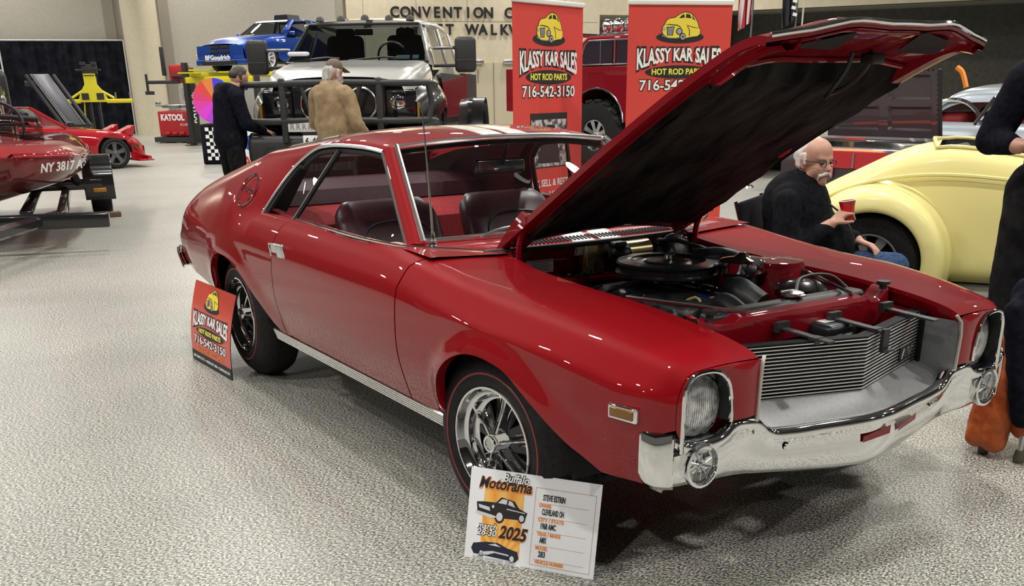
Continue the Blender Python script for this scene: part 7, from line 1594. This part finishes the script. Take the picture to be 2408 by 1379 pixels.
# man in the tan work jacket, seen from behind
fd_ = (RH * .52 + FH * .85).normalized(); q = col(783, 11.55, 250)
TM = person('grey-haired man in a tan work jacket and brown cap, back turned to us', q, math.atan2(fd_.y, fd_.x)); TM.scale = (.93, .93, .985)
hc = (.06, 0, 1.60); S, P = head(hc, (.93, -.28, -.22), k=1.08)
body = S + [('c', (.03, 0, 1.52), (.0, 0, 1.42), .06, .075), ('c', (.0, -.18, 1.40), (.0, .18, 1.40), .085, .085), ('c', (.0, 0, 1.36), (.02, 0, 1.0), .16, .18), ('c', (.0, -.23, 1.38), (.02, -.31, 1.10), .062, .052), ('c', (.02, -.31, 1.10), (.26, -.24, .98), .05, .034), ('c', (.0, .23, 1.38), (.05, .30, 1.10), .062, .052), ('c', (.05, .30, 1.10), (.30, .17, 1.0), .05, .034)]
for s in (-1, 1): body += [('c', (.0, s * .10, .95), (.01, s * .12, .50), .10, .068), ('c', (.01, s * .12, .50), (-.01, s * .13, .09), .064, .044), ('c', (-.02, s * .13, .05), (.16, s * .14, .04), .042, .036)]
body += hand((.26, -.24, .98), (.9, .3, -.3), (.2, .5, -.8), -1, .9) + hand((.30, .17, 1.0), (.9, -.3, -.2), (.2, -.5, -.8), 1, .9)
fuse('body', body, SKIN, TM, .009, 2)
jk = [('c', (-.01, -.20, 1.39), (-.01, .20, 1.39), .105, .105), ('c', (-.01, 0, 1.35), (.03, 0, .95), .205, .235), ('e', (.04, 0, 1.08), (.25, .26, .24)), ('c', (-.01, -.25, 1.37), (.01, -.325, 1.10), .09, .085), ('c', (.01, -.325, 1.10), (.23, -.255, .99), .08, .06), ('c', (-.01, .25, 1.37), (.04, .315, 1.10), .09, .085), ('c', (.04, .315, 1.10), (.26, .19, 1.01), .08, .06), ('c', (-.02, -.08, 1.47), (-.02, .08, 1.47), .075, .075), ('c', (.03, -.08, .86), (.03, .08, .86), .19, .19), ('c', (.02, -.1, .80), (.02, .1, .80), .18, .18)]
jo = fuse('work_jacket', jk, TAN, TM, .014, 3, .012, 7)
tr = []
for s in (-1, 1): tr += [('c', (.0, s * .11, .90), (.01, s * .13, .50), .135, .105), ('c', (.01, s * .13, .50), (-.01, s * .14, .08), .10, .088)]
fuse('work_trousers', tr, TAN, TM, .016, 3, .008, 8)
fuse('boots', [('c', (-.04, s * .13, .05), (.17, s * .14, .04), .052, .048) for s in (-1, 1)], mat('brown_boot', (.08, .045, .02), .7), TM, .014, 2)
fuse('hair', [('c', P(-.07, -.04, .02), P(-.09, -.03, -.06), .052, .035), ('c', P(-.07, .04, .02), P(-.09, .03, -.06), .052, .035), ('c', P(-.085, 0, .02), P(-.10, 0, -.07), .05, .035)] + [('c', P(-.01, s * .088, .03), P(-.005, s * .09, -.03), .022, .016) for s in (-1, 1)], GREYH, TM, .009, 2, .004, 40)
fuse('beard', [('c', P(.06, 0, -.09), P(.055, 0, -.19), .05, .03), ('c', P(.06, 0, -.08), P(.015, .06, -.05), .045, .025), ('c', P(.06, 0, -.08), P(.015, -.06, -.05), .045, .025), ('c', P(.09, .03, -.05), P(.09, -.03, -.05), .015, .015)], GREYH, TM, .009, 2, .004, 40)
CAPM = noisy(mat('brown_cap', (.13, .095, .07), .85), (.10, .075, .055), (.16, .12, .09), 60, 3)
b = [('e', P(-.01, 0, .075), (.104, .098, .078)), ('c', P(-.085, -.04, .05), P(-.085, .04, .05), .022, .022)] + [('c', P(.07, y, .075), P(.165, y * .8, .052), .010, .007) for y in (-.06, -.035, -.01, .015, .04, .06)]
cp_ = fuse('cap', b, CAPM, TM, .008, 2)
mb = MB(); mb.tube([P(-.108, -.03, .035), P(-.114, 0, .037), P(-.108, .03, .035)], .008, 6); mb.build('cap_strap', BLACK, cp_)
mb = MB(); pp = TM.location
fuse('teal_cloth', [('c', (.34, -.20, .93), (.38, -.14, .82), .035, .05), ('c', (.36, -.2, .88), (.36, -.1, .86), .03, .03)], mat('teal_rag', (.14, .36, .30), .8), None, .012, 2, .006, 20)
o = bpy.data.objects['teal_cloth']; o.location = TM.location; o.rotation_euler = TM.rotation_euler; tag(o, 'pale teal cloth in the hand of the man in the tan jacket', 'cloth')

# standing person at the right edge, only one arm and leg in view
fd_ = (-RH * .30 - FH * .95).normalized(); q = LD(2.61, 4.85)
RP_ = person('person in black jeans and dark top at the right edge, hands together at the waist', q, math.atan2(fd_.y, fd_.x))
S, P = head((.05, 0, 1.63), (1, 0, -.2))
body = S + [('c', (.02, 0, 1.54), (.0, 0, 1.43), .058, .07), ('c', (.0, -.18, 1.42), (.0, .18, 1.42), .08, .08), ('c', (.0, 0, 1.38), (.0, 0, 1.0), .15, .16), ('c', (.0, -.22, 1.41), (-.05, -.33, 1.15), .062, .052), ('c', (-.05, -.33, 1.15), (.14, -.235, 1.13), .05, .035), ('c', (.0, .22, 1.41), (-.02, .30, 1.13), .062, .052), ('c', (-.02, .30, 1.13), (.19, .08, 1.12), .05, .033)]
for s in (-1, 1): body += [('c', (.0, s * .11, .95), (.01, s * .14, .50), .10, .068), ('c', (.01, s * .14, .50), (-.01, s * .15, .09), .064, .044), ('c', (-.02, s * .15, .05), (.16, s * .16, .04), .042, .036)]
body += hand((.14, -.235, 1.13), (.35, .92, .10), (-.1, .2, 1), -1, .9, 1.15) + hand((.19, .08, 1.12), (.5, -.85, .1), (-.1, -.2, 1), 1, .9, 1.1)
fuse('body', body, SKIN, RP_, .0085, 2)
fuse('dark_top', [('c', (-.005, -.20, 1.415), (-.005, .20, 1.415), .105, .105), ('c', (.0, -.12, 1.46), (.0, .12, 1.46), .085, .085), ('c', (-.01, 0, 1.37), (.0, 0, .98), .175, .185), ('c', (.0, -.235, 1.405), (-.05, -.335, 1.15), .09, .076), ('c', (-.05, -.335, 1.15), (.09, -.262, 1.135), .070, .052), ('c', (.0, .235, 1.405), (-.02, .31, 1.13), .09, .076), ('c', (-.02, .31, 1.13), (.15, .10, 1.12), .072, .05), ('c', (.0, -.05, 1.50), (.0, .05, 1.50), .07, .07)], NAVYF, RP_, .013, 3, .006, 9)
tr = []
for s in (-1, 1): tr += [('c', (.0, s * .11, .93), (.01, s * .145, .50), .135, .105), ('c', (.01, s * .145, .50), (-.01, s * .15, .06), .10, .095)]
jn = fuse('black_jeans', tr, BJEAN, RP_, .014, 3, .006, 9)
fuse('shoes', [('c', (-.04, s * .15, .05), (.17, s * .16, .04), .052, .048) for s in (-1, 1)], BLACK, RP_, .014, 2)
fuse('hair', [('e', P(-.022, 0, .058), (.096, .092, .086))], BRNH, RP_, .01, 2)
mb = MB()
for s in (-1, 1): mb.ball(P(.079, s * .031, .010), .010, 10, 8)
mb.build('eyes', EYE, RP_)
mb = MB(); mb.rbox((.27, -.03, 1.165), (.075, .15, .010), .004, (0, -.5, .2)); o = mb.build('mobile_phone', BGLOSS, None); o.location = RP_.location; o.rotation_euler = RP_.rotation_euler; tag(o, 'black mobile phone in the hands of the person at the right edge', 'phone')

# orange padded chair with a dark jacket over it
ORG = noisy(mat('orange_nylon', (.42, .085, .015), .5), (.34, .06, .010), (.50, .11, .022), 7, 4, bump=.4, bscale=14, bdist=.03)
q = LD(2.055, 3.72); OC = thing('padded_chair', 'orange quilted camping chair at the right edge, in front of the standing person', 'chair', tuple(q), math.atan2(-RH.y, -RH.x) + .25)
# local: x to image left, y towards the viewer, z up
fuse('side_cushion', [('c', (.135, -.03, .07), (.075, -.05, .47), .050, .045), ('c', (.165, -.10, .07), (.10, -.12, .47), .045, .042)], ORG, OC, .010, 3, .006, 16)
fuse('seat_cushion', [('c', (.02, .02, .16), (-.25, .10, .14), .085, .09), ('c', (.04, -.02, .32), (-.25, .05, .30), .085, .09), ('c', (.05, -.06, .46), (-.25, -.02, .46), .06, .07), ('c', (.03, -.10, .56), (-.28, -.10, .60), .06, .07), ('c', (.0, .05, .13), (-.25, .15, .06), .05, .05)], ORG, OC, .012, 3, .008, 12)
for x, y in ((.075, .05), (.135, -.08), (-.28, .12)):
    mb = MB(); mb.tube([(x, y, .03), (x - .02, y - .02, .40)], .012, 8); lg = mb.build('chair_leg', CHR2, OC)
    mb = MB(); mb.lathe([(0, 0), (.020, 0), (.023, .02), (.017, .05), (0, .05)], 14, TR((x, y, 0))); mb.build('rubber_foot', mat('foot_grey', (.10, .085, .06), .6), lg)
fuse('draped_jacket', [('c', (.165, .0, .58), (.06, -.02, .66), .045, .075), ('c', (.165, .0, .60), (.14, .05, .34), .048, .042), ('c', (.14, .05, .34), (.115, .07, .19), .044, .036), ('c', (.06, -.04, .64), (-.32, -.05, .72), .085, .10), ('c', (.05, .05, .56), (-.30, .06, .60), .06, .07), ('c', (.06, .07, .46), (-.26, .09, .50), .05, .055)], NAVYF, None, .011, 3, .008, 10)
o = bpy.data.objects['draped_jacket']; o.location = OC.location; o.rotation_euler = OC.rotation_euler; tag(o, 'dark navy jacket draped over the orange camping chair', 'jacket')
